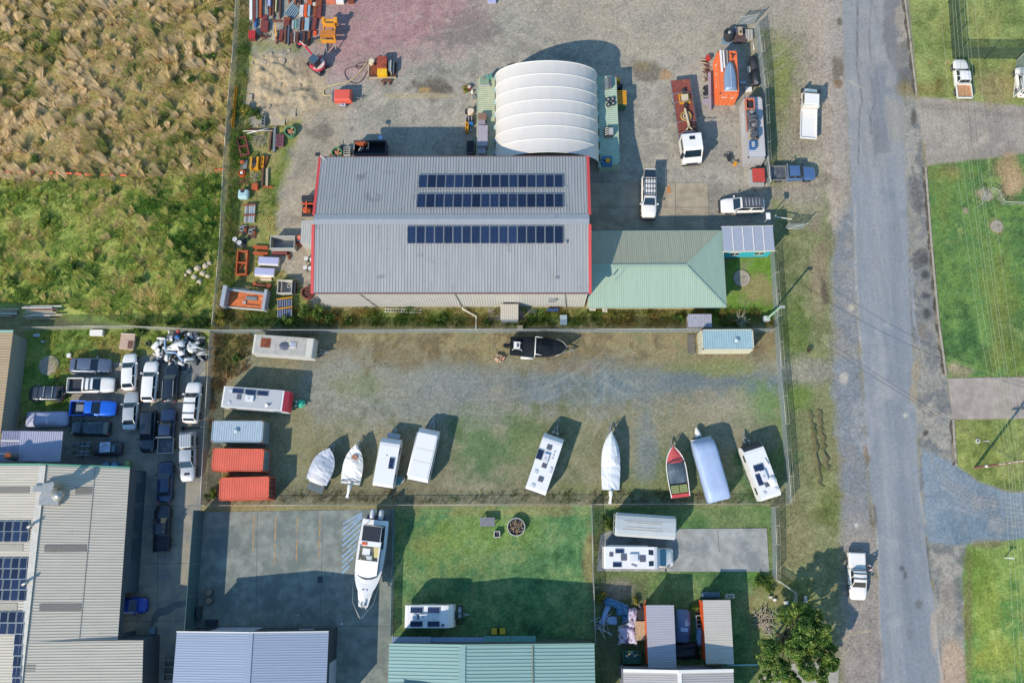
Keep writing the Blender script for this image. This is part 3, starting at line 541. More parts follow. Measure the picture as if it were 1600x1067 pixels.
# ---------------------------------------------------------------- hip roof office
ROFG=mat('sage_roof_steel','#a2bdb0',.55,.1,var=.05,sc=.8,streak=(4,.3,1));CREAM=mat('cream_wall','#b9b39a',.8,var=.06)
f=Frame((919,362),(1127,361.5),(1135,479),(917,480),2.9);off=T('office_block','sage green hip roof office building beside the grey workshop shed','building',f.loc,f.rz);a,c=f.L/2,f.Wd/2;rise=1.25;z=2.9;hp=c;l=sqrt(c*c+rise*rise)
RF2=mat('sage_roof_steel_north','#a8b0a0',.6,.1,var=.08,sc=.8,streak=(4,.3,1),spot='#a39a80',sth=.62,ssc=.5)
b=B();ribbed(b,(-a,-c,z),(a,-c,z),(0,c/l,rise/l),lambda s:l*min(1,(2*a-s)/hp),ROFG,.25,.03);O('roof',b,off)
b=B();ribbed(b,(a,c,z),(-a,c,z),(0,-c/l,rise/l),lambda s:l*min(1,s/hp),RF2,.25,.03);O('roof',b,off)
b=B();ribbed(b,(a,-c,z),(a,c,z),(-hp/l,0,rise/l),lambda s:l*(1-abs(s-c)/c),ROFG,.25,.03);O('roof',b,off)
b=B()
for y in(-c,c):b.bar((a,y,z+.04),(a-hp,0,z+rise+.06),.26,.05,ROFG)
b.bar((-a,0,z+rise+.06),(a-hp,0,z+rise+.06),.34,.05,ROFG);O('ridge_cap',b,off)
b=B();b.box(-a,a,-c-.1,-c+.02,z-.16,z-.01,ROFG).box(-a,a,c-.02,c+.1,z-.16,z-.01,ROFG).box(a-.02,a+.1,-c,c,z-.16,z-.01,ROFG);O('gutter',b,off)
O('wall',bx(-a,a-.5,-c+.5,c-.5,0,z-.1,CREAM),off)
O('vent_pipe',B().cyl(-a+2.9,-1.2,z+1.2,z+1.9,.07,ZINC,8),off);O('aerial',B().tube([(-a+3.2,-1.8,z+1),(-a+3.2,-1.8,z+2.6)],.02,ZINC).tube([(-a+2.8,-1.8,z+2.5),(-a+3.6,-1.5,z+2.5)],.015,ZINC),off)
# blue cabin
CYAN=mat('cyan_wall','#35b6cf',.55,var=.06);LILR=mat('lilac_roof','#a9b2c8',.45,.1,var=.05)
f=Frame((1128,354.5),(1208,353.5),(1210.5,391),(1130,393),3.1);cab=T('site_cabin','bright cyan site cabin with a pale lilac panel roof by the gate','cabin',f.loc,f.rz);a,c=f.L/2,f.Wd/2
for i in range(5):O('roof_panel',bx(-a+i*2*a/5+.03,-a+(i+1)*2*a/5-.03,-c,c,2.98,3.1-.006*(i%2),LILR),cab)
b=B();[b.box(-a+i*2*a/5-.04,-a+i*2*a/5+.04,-c,c,3.0,3.16,WHITE)for i in range(1,5)];b.box(-a-.05,a+.05,-c-.08,-c,2.9,3.12,mat('cream_fascia','#d8d4c0')).box(-a-.05,a+.05,c,c+.08,2.9,3.12,OFFW);O('roof_rib',b,cab)
O('wall',bx(-a+.12,a-.12,-c+.12,c-.12,.25,2.97,CYAN),cab)
for x in(-1.4,1.6):w_=O('window',bx(x-.5,x+.5,-c+.06,-c+.11,1.3,2.2,GLASS),cab);O('frame',B().box(x-.58,x+.58,-c+.04,-c+.09,2.2,2.28,WHITE).box(x-.58,x+.58,-c+.04,-c+.09,1.2,1.3,WHITE).box(x-.03,x+.03,-c+.04,-c+.05,1.3,2.2,WHITE),w_)
O('skirt',bx(-a+.3,a-.3,-c+.3,c-.3,0,.25,DARK),cab)
# ---------------------------------------------------------------- factory, lower left
FWH=mat('dirty_white_roof','#c3c0b8',.6,.1,var=.08,sc=.9,streak=(.3,5,1),spot='#77756c',sth=.66,ssc=1.6);FWALL=mat('grey_blue_wall','#4c5a68',.7)
he=4.8;f=Frame((-70,731),(203,731),(180,1130),(-110,1130),he)
pts={k:W(*v)for k,v in dict(ne=(203,732,he),rne=(67,727,6.4),se1=(184,1000,he),se2=(224,1000,he),s3=(221,1110,he),rs=(25,1110,6.4),nw=(-80,727,4.8),sw=(-130,1110,4.8)).items()}
fac=T('factory_building','long factory building with dirty white ribbed roof, solar arrays and skylights','building',(pts['ne'].x,pts['ne'].y,0));o0=V((pts['ne'].x,pts['ne'].y,0));P_={k:v-o0 for k,v in pts.items()}
rd=(P_['rs']-P_['rne']).normalized();
def strip(eN,eS,rN,rS,m,pitch=.3):
    b=B();n=max(1,round((eS-eN).length/pitch));lo=[];hi=[]
    for i in range(n):
        for t,hh in((0,0),(.5,0),(.62,1),(.84,1),(.96,0)):
            u=(i+t)/n;lo.append(eN.lerp(eS,u)+V((0,0,.045*hh)));hi.append(rN.lerp(rS,u)+V((0,0,.045*hh)))
    lo.append(eS);hi.append(rS);k=len(lo);b.add(lo+hi,[((i,k+i,k+i+1,i+1)if(eS-eN).cross(rN-eN).z<0 else(i,i+1,k+i+1,k+i))for i in range(k-1)],m);return b
yr=lambda v,y:v+rd*((y-v.y)/rd.y)
rm_=yr(P_['rne'],P_['se1'].y)
O('roof',strip(P_['ne'],P_['se1'],P_['rne'],rm_,FWH),fac);O('roof',strip(P_['se2'],P_['s3'],rm_+V((0,0,.0)),P_['rs'],FWH),fac);O('roof',strip(P_['nw'],P_['sw'],P_['rne'],P_['rs'],FWH),fac)
O('ridge_cap',B().bar(P_['rne']+V((0,0,.07)),P_['rs']+V((0,0,.07)),.75,.06,mat('ridge_white','#d2d0cc',.5,.1)),fac)
O('gutter',B().bar(P_['ne']+V((0,.12,-.02)),P_['rne']+V((0,.12,0)),.2,.14,mat('teal_gutter','#5fa08c',.5)).bar(P_['rne']+V((0,.12,0)),P_['nw']+V((0,.12,0)),.2,.14,mat('teal_gutter','')),fac)
ins=V((-.25,0,0))
def wallp(b,a,c,za,zc,m,z0=0):b.quad((a.x,a.y,z0),(c.x,c.y,z0),(c.x,c.y,zc),(a.x,a.y,za),m)
b=B();e1=P_['ne']+ins;e2=P_['se1']+ins;d0=e1.lerp(e2,.74);d1=e1.lerp(e2,.97)
wallp(b,e1,d0,4.6,4.6,FWALL);wallp(b,d0,d1,4.6,4.6,FWALL,3.3);wallp(b,d1,e2,4.6,4.6,FWALL);e3=P_['se2']+ins;e4=P_['s3']+ins;wallp(b,e2,e3,4.6,4.6,FWALL);wallp(b,e3,e4,4.6,4.6,FWALL)
n1=P_['ne']+V((-.2,-.1,0));n2=P_['rne']+V((0,-.1,0));n3=P_['nw']+V((0,-.1,0));wallp(b,n1,n2,4.5,6.1,FWALL);wallp(b,n2,n3,6.1,4.5,FWALL);O('wall',b,fac)
for u0,u1 in((.08,.2),(.24,.38),(.42,.55)):
    w_=O('window',B().quad(*[(q.x+.03,q.y,z_)for q,z_ in((e1.lerp(e2,u0),1.2),(e1.lerp(e2,u1),1.2),(e1.lerp(e2,u1),2.4),(e1.lerp(e2,u0),2.4))],mat('pale_window','#3f5060',.2)),fac);O('sill',B().bar(e1.lerp(e2,u0)+V((.06,0,-3.6)),e1.lerp(e2,u1)+V((.06,0,-3.6)),.1,.06,FWALL),w_)
O('floor',B().prism([(d0.x,d0.y),(d1.x,d1.y),(d1.x-9,d1.y),(d0.x-9,d0.y)],.01,.03,mat('workshop_floor','#5a5c5c',.8)),fac)
def on_roof(px,py,side):
    """point of the factory roof seen at a pixel"""
    zz=5.6
    for _ in range(6):
        q=W(px,py,zz)-o0;r_=yr(P_['rne'],q.y);e_=(P_['ne'].lerp(P_['se1'],(q.y-P_['ne'].y)/(P_['se1'].y-P_['ne'].y))if side>0 else P_['nw'].lerp(P_['sw'],(q.y-P_['nw'].y)/(P_['sw'].y-P_['nw'].y)))
        u=(q.x-e_.x)/(r_.x-e_.x);zz=4.8+1.6*min(max(u,-.2),1)
    return V((q.x,q.y,zz)),atan2(1.6,abs(r_.x-e_.x))
SKY=mat('skylight_sheet','#7d7a74',.5,var=.2,sc=3,streak=(.5,6,1));SKY2=mat('skylight_pale','#a8a49a',.5,var=.15,sc=3,streak=(.5,6,1))
for xa_,xb_,y_a,y_b,m_ in((118,144,761,772,SKY),(70,135,851,862,SKY),(62,127,943,955,SKY),(40,132,1037,1048,SKY),(-40,46,760,770,SKY),(-40,36,850,861,SKY2),(-40,27,942,953,SKY2)):
    sd=1 if xa_>30 else-1;q=[on_roof(x,y,sd)[0]+V((0,0,.06))for x,y in((xa_,y_b),(xb_,y_b),(xb_,y_a),(xa_,y_a))];O('skylight',B().quad(*q,m_),fac)
def arr(xr,yt,nx_,ny_,w_,h_,sd=-1):
    for i in range(nx_):
        for j in range(ny_):
            q,sl_=on_roof(xr-(i+.5)*w_-(j*h_)*.055,yt+(j+.5)*h_,sd);wm=w_/13.6;hm=h_/13.6
            solar(fac,q+V((0,0,.14)),0,wm-.03,hm-.03,rot=(0,-sl_ if sd<0 else sl_,0.0))
arr(47,814,4,2,13,16);arr(44,871.5,4,2,12.6,16.4);arr(44,904.5,4,2,12.8,16.4);arr(39.5,955.5,4,2,12.8,17);arr(37,990,1,5,14,17)
ext=O('roof_fan',B().box(-.9,.9,-.7,.5,0,.75,ZINC).box(-2.0,-.9,-.45,.25,.1,.6,ZINC),fac,tuple(on_roof(84,762,1)[0]));O('duct',B().tube([(.6,-.6,.6),(1.3,-.75,1.0),(1.5,-.9,1.5),(1.6,-1.1,1.9)],.55,ZINC,12),ext);O('plinth',bx(-1.2,1.0,-1.9,-.7,0,.5,ZINC),ext);O('stack',B().cyl(1.0,.2,.7,2.4,.35,ZINC,12),ext)
for x,y in((51,822),(43,911)):O('roof_vent',B().tube([tuple(on_roof(x-5,y+3,1)[0]),tuple(on_roof(x-5,y+3,1)[0]+V((.1,.1,.55))),tuple(on_roof(x-5,y+3,1)[0]+V((.7,.4,.6)))],.16,ZINC,8),fac)
O('sheet_lap',B().bar(on_roof(149,731,1)[0]+V((0,0,.06)),on_roof(124,998,1)[0]+V((0,0,.06)),.06,.03,mat('lap_grey','#a4a29c',.6)),fac)
# tan roof building at the far left edge
TAN=mat('tan_roof','#bfa98a',.6,.05,var=.09,sc=1,streak=(.3,5,1));h_=3.2
t=T('tan_roof_shed','tan ribbed roof shed with a plain grey wall at the left edge','shed',tuple(W(20,518,0).xy)+(0,));o1=V(t.location)
q={k:W(*v)-o1 for k,v in dict(ne=(20.5,519,h_),se=(1,676,h_),nw=(-110,519,4.6),sw=(-125,690,4.6)).items()}
O('roof',strip(q['ne'],q['se'],q['nw'],q['sw'],TAN,.32),t);GW=mat('grey_render_wall','#8d9494',.8,var=.06);b=B();wallp(b,q['ne']+V((-.12,-.15,0)),q['se']+V((-.12,0,0)),h_-.08,h_-.08,GW);wallp(b,q['nw'],q['ne']+V((-.12,-.15,0)),4.4,h_-.08,GW);O('wall',b,t)
O('barge_board',B().bar(q['ne']+V((.05,.08,.05)),q['nw']+V((0,.08,.05)),.3,.2,mat('teal_barge','#9fc4b8',.5)),t)
# lilac skillion awning
f=Frame((4,673),(99,674),(94,721),(-3,720),3.4);LIL=mat('lilac_awning','#aeb2d0',.5,.1,var=.05,sc=2);t=T('skillion_awning','lilac corrugated skillion awning beside the covered car','awning',f.loc,f.rz);a,c=f.L/2,f.Wd/2
b=B();ribbed(b,(-a+2.2,-c,3.3),(a,-c,3.3),(0,.998,.05),lambda s:2*c,LIL,.26,.04);O('roof',b,t);b=B();ribbed(b,(-a,-c,3.28),(-a+2.2,-c,3.28),(0,.998,.05),lambda s:2*c,mat('grey_lilac_sheet','#8f93b4',.4),.26,.04);O('roof',b,t)
for x in(-a+.2,a-.2):
    for y in(-c+.2,c-.2):O('post',B().cyl(x,y,0,3.3,.05,ZINC,8),t)
O('roof_batten',B().bar((-a,.6,3.42),(-a+2.2,.6,3.42),.12,.06,WHITE),t);O('roof_batten',B().bar((-a,-.9,3.42),(-a+2.2,-1.0,3.42),.12,.06,WHITE),t)
one('flue_pipe',B().cyl(0,0,0,4.9,.42,mat('flue_steel','#7f8894',.45,.4),16).cyl(0,0,4.905,4.95,.40,RUST,16),'tall round flue pipe with a rusty cap beside the lilac awning','flue',tuple(W(12,712,4.9).xy)+(0,))
# ---------------------------------------------------------------- buildings along the bottom edge
LAV=mat('lavender_roof','#94a4c2',.5,.1,var=.03,sc=.8,streak=(.3,4,1));DW=mat('slate_wall','#3f4a54',.7)
h_=4.9;f=Frame((276,987),(512,987),(509,1130),(265,1130),h_);t=T('lavender_roof_shed','slate walled shed with lavender gable roof at the bottom edge','shed',f.loc,f.rz);a,c=f.L/2,f.Wd/2;rg=.75
for s_ in(-1,1):
    e0,e1=((-a,c,h_),(-a,-c,h_))if s_<0 else((a,-c,h_),(a,c,h_));l=sqrt(a*a+rg*rg);b=B();ribbed(b,e0,e1,(-s_*a/l,0,rg/l),lambda s:l,LAV,.26,.025);O('roof',b,t)
O('ridge_cap',B().box(-.3,.3,-c,c+.05,h_+rg-.02,h_+rg+.06,LAV),t);O('barge_board',B().bar((-a,c+.05,h_),(0,c+.05,h_+rg+.02),.1,.22,WHITE).bar((0,c+.05,h_+rg+.02),(a,c+.05,h_),.1,.22,WHITE),t)
O('wall',B().add([(-a+.1,c-.1,0),(a-.1,c-.1,0),(a-.1,c-.1,h_-.05),(0,c-.1,h_+rg-.1),(-a+.1,c-.1,h_-.05),(a-.1,-c,0),(a-.1,-c,h_-.05),(-a+.1,-c,0),(-a+.1,-c,h_-.05)],[(1,0,4,3,2),(5,1,2,6),(0,7,8,4)],DW),t)
O('roller_door',bx(-5.2,-.3,c-.08,c-.04,0.02,3.6,mat('pale_door','#b9c4dc',.5)),t);O('roller_door',bx(a-.14,a-.06,-3.4,1.2,0.02,3.4,mat('pale_door','')),t);O('window',bx(4.3,5.9,c-.08,c-.04,1.6,2.2,mat('pale_door','')),t)
MINT=mat('mint_roof','#8fb3b4',.5,.1,var=.05,sc=.8,streak=(.3,4,1));h_=5.1
f=Frame((607,1006),(932,1006),(928,1130),(606,1130),h_);t=T('mint_roof_factory','mint green ribbed roof factory building along the lawn edge','building',f.loc,f.rz);a,c=f.L/2,f.Wd/2;rg=.9;xr=-a+2*a*.36
for s_ in(-1,1):
    ww=xr+a if s_<0 else a-xr;e0,e1=((-a,c,h_),(-a,-c,h_))if s_<0 else((a,-c,h_),(a,c,h_));l=sqrt(ww*ww+rg*rg);b=B();ribbed(b,e0,e1,(-s_*ww/l,0,rg/l),lambda s:l,MINT,.36,.06);O('roof',b,t)
O('ridge_cap',B().box(xr-.35,xr+.35,-c,c+.03,h_+rg+.02,h_+rg+.1,MINT),t);O('barge_board',B().bar((-a,c+.05,h_+.05),(xr,c+.05,h_+rg+.05),.1,.2,MINT).bar((xr,c+.05,h_+rg+.05),(a,c+.05,h_+.05),.1,.2,MINT),t)
DGW=mat('dark_green_wall','#4a5a54',.7);O('wall',B().add([(-a+.1,c-.1,0),(a-.1,c-.1,0),(a-.1,c-.1,h_-.05),(xr,c-.1,h_+rg-.1),(-a+.1,c-.1,h_-.05),(a-.1,-c,0),(a-.1,-c,h_-.05),(-a+.1,-c,0),(-a+.1,-c,h_-.05)],[(1,0,4,3,2),(5,1,2,6),(0,7,8,4)],DGW),t)
O('skylight',bx(-a+1.4,xr-1.2,-c+3.0,-c+4.1,h_+.55,h_+.6,SKY),t)
O('seam',bx(a-6.7,a-6.6,-c,c,h_+.55,h_+.60,mat('seam_rust','#8a8a70')),t)
for px0,px1,y0_,y1_,hz_,m_ in((613,673,994,1004,2.7,LAV),(673,757,995,1004,2.3,mat('blue_awning_sheet','#7f9cc4',.4)),(757,797,993,1003,2.3,mat('teal_awning_sheet','#5f9c9c',.4)),(798,837,993,1003,2.3,mat('teal_awning_sheet',''))):
    g_=Frame((px0,y0_),(px1,y0_),(px1,y1_+4),(px0,y1_+4),hz_);lo_=V(g_.loc)-V(f.loc);b=B();ribbed(b,(g_.L/2,g_.Wd/2,0),(-g_.L/2,g_.Wd/2,0),(0,-.98,.2),lambda s:g_.Wd*1.05,m_,.25,.03);O('awning',b,t,(lo_.x,lo_.y,hz_))
# two long roofs over containers, bottom right, and the building south of them
def longroof(label,fr,m,h=3.0):
    t=T('skillion_store',label,'store',fr.loc,fr.rz,'narrow storage roofs at the bottom');a,c=fr.L/2,fr.Wd/2;b=B();ribbed(b,(a,-c,h),(a,c,h),(-1,0,.012),lambda s:2*a,m,.25,.014);O('roof',b,t)
    O('side_wall',B().box(-a+.12,-a+.2,-c+.2,c-.2,0.05,h-.05,ORG),t);O('side_wall',B().box(a-.2,a-.12,-c+.2,c-.2,.05,h-.05,mat('pale_store_wall','#b9bcc4',.6)),t)
    O('end_wall',bx(-a+.21,a-.21,-c+.2,-c+.28,.05,h-.05,mat('pale_store_wall','')),t);O('end_wall',bx(-a+.21,a-.21,c-.28,c-.2,.05,h-.05,mat('pale_store_wall','')),t);return t
longroof('narrow lavender grey roofed store beside the junk heap',Frame((1010,945),(1054,945),(1056,1044),(1012,1044),3.0),mat('lav_grey_roof','#aeb0c0',.5,.1,var=.06,sc=1,streak=(.4,5,1)))
longroof('narrow dirty white roofed store nearest the leafy tree',Frame((1099,937),(1142,937),(1146,1037),(1102,1037),3.0),mat('dirty_white_store','#c4c2be',.5,.1,var=.08,sc=1,streak=(.4,5,1),spot='#a8a498',sth=.62))
h_=4.6;f=Frame((975,1048),(1148,1048),(1148,1130),(975,1130),h_);t=T('white_trim_shed','pale roofed shed with white barge boards at the bottom edge','shed',f.loc,f.rz);a,c=f.L/2,f.Wd/2;PR=mat('pale_stripe_roof','#b5b4b8',.5,.1,var=.05,sc=1,streak=(.4,4,1));rg=.7
for s_ in(-1,1):
    e0,e1=((-a,c,h_),(-a,-c,h_))if s_<0 else((a,-c,h_),(a,c,h_));l=sqrt(a*a+rg*rg);b=B();ribbed(b,e0,e1,(-s_*a/l,0,rg/l),lambda s:l,PR,.24,.025);O('roof',b,t)
O('ridge_cap',bx(-.22,.22,-c,c,h_+rg,h_+rg+.07,WHITE),t);O('barge_board',B().bar((-a,c+.06,h_+.04),(0,c+.06,h_+rg+.04),.34,.2,WHITE).bar((0,c+.06,h_+rg+.04),(a,c+.06,h_+.04),.34,.2,WHITE),t)
O('wall',B().add([(-a+.1,c-.1,0),(a-.1,c-.1,0),(a-.1,c-.1,h_-.05),(0,c-.1,h_+rg-.1),(-a+.1,c-.1,h_-.05),(a-.1,-c,0),(a-.1,-c,h_-.05),(-a+.1,-c,0),(-a+.1,-c,h_-.05)],[(1,0,4,3,2),(5,1,2,6),(0,7,8,4)],mat('bluish_wall','#8d96a8',.7)),t)
# ---------------------------------------------------------------- concrete slabs
def conc(name,poly,col,z=.05,spot=None,z0=-.1,joints=(),var=.12):
    m=mat('concrete_'+name+str(len(MC)),col,.9,var=var*1.3,sc=.9,bump=.15,bsc=6,spot=spot,sth=.5,ssc=.33,spec=.2)
    b=B();b.prism([tuple(W(*q,z).xy)for q in poly],z0,z,m);s_=struct(name,b)
    jm=mat('joint_dark','#6a6862',.9)
    for p_,q_ in joints:
        u=W(*p_,z+.004);v_=W(*q_,z+.004);d=(v_-u).normalized();nn=V((-d.y,d.x,0))*.03;O('joint',B().quad(u-nn,v_-nn,v_+nn,u+nn,jm),s_)
    return s_
conc('concrete_slab',[(921,286),(1106,286),(1108,362),(920,362)],'#aba292',spot='#988f80',joints=(((1000,287),(1000,361)),((1055,287),(1056,361)),((922,324),(1107,324))))
conc('car_yard_slab',[(112,566),(186,566),(232,556),(322,556),(314,800),(302,800),(286,1120),(-60,1120),(-60,720),(40,662),(112,656)],'#9a988f',z=.04,spot='#84878a',joints=[((x,560),(x-(250-x)*.02-6,1110))for x in(186,250)]+[((60,y),(316,y))for y in(620,700,790,880,970)])
conc('parking_slab',[(316,800),(617,795),(612,1120),(285,1120),(296,984)],'#87918f',z=.04,spot='#747f80',joints=(((330,978),(612,978)),((402,800),(400,975)),((505,800),(500,975))),var=.2)
conc('caravan_slab',[(938,836),(958,826),(1060,826),(1198,825),(1202,893),(932,892)],'#a2a7aa',z=.06,spot='#889096',joints=(((1121,827),(1124,862)),),var=.16)
conc('driveway_slab',[(1481,591),(1660,588),(1660,653),(1489,655)],'#aaa29e',z=.05,spot='#9c9490')
conc('footpath',[(1240,1036),(1303,1031),(1308,1024),(1311,1040),(1308,1110),(1180,1110),(1186,1060)],'#a8a6a2',z=.05)
conc('store_pad',[(762,482),(812,482),(824,500),(762,501)],'#8f8a84',z=.06)
for i,pts in enumerate(([(1411,-70),(1414,0),(1424,80),(1432,148)],[(1446,262),(1455,380),(1466,500),(1478,586)],[(1489,656),(1491,690),(1494,727)])):
    q=[]
    for(ax_,ay_),(cx_,cy_)in zip(pts[:-1],pts[1:]):q+=[(ax_+(cx_-ax_)*k/12,ay_+(cy_-ay_)*k/12)for k in range(12)]
    q.append(pts[-1]);b=B();km=mat('kerb_concrete','#aaa49a',.9,var=.2,sc=1.5,spot='#7d776c',sth=.55,ssc=.8);rings=[]
    for x,y in q:o_=W(x,y);hgt=.13+random.uniform(-.015,.01);rings.append([(o_.x-.12,o_.y,-.05),(o_.x-.1,o_.y,hgt),(o_.x+.1,o_.y,hgt),(o_.x+.14,o_.y,-.05)])
    struct('kerb',b.loft(rings,km));b=B();gm_=mat('gutter_dirt','#5a554e',.9,var=.4,sc=1.5,spot='#8d8678',sth=.5,ssc=.7);rings=[]
    for x,y in q:o_=W(x,y);k=.42+.12*sin(y*.2);rings.append([(o_.x-k,o_.y,.034),(o_.x-.125,o_.y,.038)])
    struct('gutter_strip',b.loft(rings,gm_,cap=False,closed=False))
# parking bay paint
LINE_O=mat('bay_line_orange','#b8945c',.8,var=.2,spot='#858480',sth=.46,ssc=2.2);LINE_B=mat('hatch_line_blue','#8fb4dc',.8,var=.15,spot='#8d8d83',sth=.55,ssc=1.5)
for i,(x,ya,yb,l_)in enumerate(((397,806,862,0),(431,806,880,0),(465,806,878,0),(500,806,874,0))):
    p_=W(x,ya,.045);q_=W(x-2,yb,.045);struct('bay_line',B().quad((p_.x-.07,p_.y,.045),(p_.x+.07,p_.y,.045),(q_.x+.07,q_.y,.045),(q_.x-.07,q_.y,.045),LINE_O))
for i in range(10):
    y=806+i*8.6;xa_=536-i*.2;u=W(xa_,y+12,.046);v_=W(xa_+30-max(0,i-6)*6,y+12-27+max(0,i-6)*5+(0 if i>2 else(2-i)*5),.046);d=(v_-u).normalized();n_=V((-d.y,d.x,0))*.09;struct('hatch_line',B().quad(u-n_,v_-n_,v_+n_,u+n_,LINE_B))

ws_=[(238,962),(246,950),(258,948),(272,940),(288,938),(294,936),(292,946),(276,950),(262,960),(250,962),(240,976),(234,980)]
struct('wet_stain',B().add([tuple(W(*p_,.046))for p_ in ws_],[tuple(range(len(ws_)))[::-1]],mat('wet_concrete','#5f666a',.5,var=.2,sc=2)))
# ---------------------------------------------------------------- vehicles
def paint(name,col,metal=0.,rough=.28):return mat(name,col,rough,metal,var=.03,sc=.8,coat=.5)
P_WHITE=paint('car_white','#f4f5f8');P_SILV=paint('car_silver','#c8ced6',.35,.35);P_GREY=paint('car_grey_blue','#6b7890',.35);P_BLK=paint('car_black',(.012,.014,.018));P_BLUE=paint('car_blue',(.012,.11,.5),.2)
P_NAVY=paint('car_navy',(.022,.036,.07),.3);P_GRN=paint('car_dark_green',(.012,.028,.032),.2);P_CHAR=paint('car_charcoal',(.05,.055,.065),.4);P_BLUG=paint('car_steel_blue','#5d7fb4',.35)
LAMP=mat('lamp_lens','#cfd6dc',.1);TAIL=mat('tail_lens',(.35,.02,.02),.2)
WM={}
def wheel(parent,x,y,r=.35,wd=.24):
    k=(round(r,2),round(wd,2))
    if k not in WM:
        b=B();n=16;rg=[[(rr*cos(2*pi*i/n),yy,rr*sin(2*pi*i/n))for i in range(n)]for rr,yy in((r*.62,-wd/2),(r*.93,-wd/2),(r,-wd/3),(r,wd/3),(r*.93,wd/2),(r*.62,wd/2))]
        b.loft(rg,DARK,smooth=False);c=B();rg=[[(rr*cos(2*pi*i/10),yy,rr*sin(2*pi*i/10))for i in range(10)]for rr,yy in((r*.6,-wd/2-.012),(r*.6,wd/2+.012))];c.loft(rg,RIM)
        for sg in(-1,1):
            for q in range(5):a=2*pi*q/5;c.bar((0,sg*(wd/2+.02),0),(r*.55*cos(a),sg*(wd/2+.02),r*.55*sin(a)),.05,.02,ZINC)
        WM[k]=(b.mesh('tyre'),c.mesh('rim'))
    o=O('wheel',WM[k][0],parent,(x,y,r));O('rim',WM[k][1],o);return o
PROF={ # stations: x fraction from the tail, half-width factor, top height ; cabin: tail base, tail top, screen top, screen base
    'sedan':([(0,.78,.82),(.012,.9,.95),(.06,.96,1.0),(.16,1,1.02),(.45,1,.97),(.68,1,.97),(.8,.985,.93),(.92,.93,.84),(.975,.82,.74),(1,.66,.64)],(.115,.25,.55,.715),1.45,.98),
    'hatch':([(0,.8,.86),(.015,.92,1.0),(.06,.97,1.04),(.2,1,1.04),(.6,1,.99),(.74,1,.98),(.86,.97,.92),(.96,.87,.78),(1,.68,.66)],(.03,.15,.56,.745),1.5,1.0),
    'suv':([(0,.84,.95),(.012,.94,1.08),(.05,.98,1.12),(.2,1,1.12),(.62,1,1.1),(.74,1,1.09),(.86,.98,1.04),(.955,.9,.93),(.985,.8,.84),(1,.72,.78)],(.025,.085,.575,.73),1.76,1.1),
    'wagon':([(0,.82,.88),(.015,.92,1.0),(.05,.97,1.03),(.2,1,1.03),(.62,1,1.0),(.73,1,.99),(.85,.98,.94),(.955,.88,.82),(1,.7,.68)],(.02,.1,.58,.73),1.52,1.0),
    'ute':([(.345,.97,1.06),(.36,.99,1.1),(.62,1,1.1),(.73,1,1.09),(.86,.98,1.03),(.955,.9,.92),(.985,.8,.84),(1,.72,.78)],(.365,.395,.6,.735),1.76,1.1)}
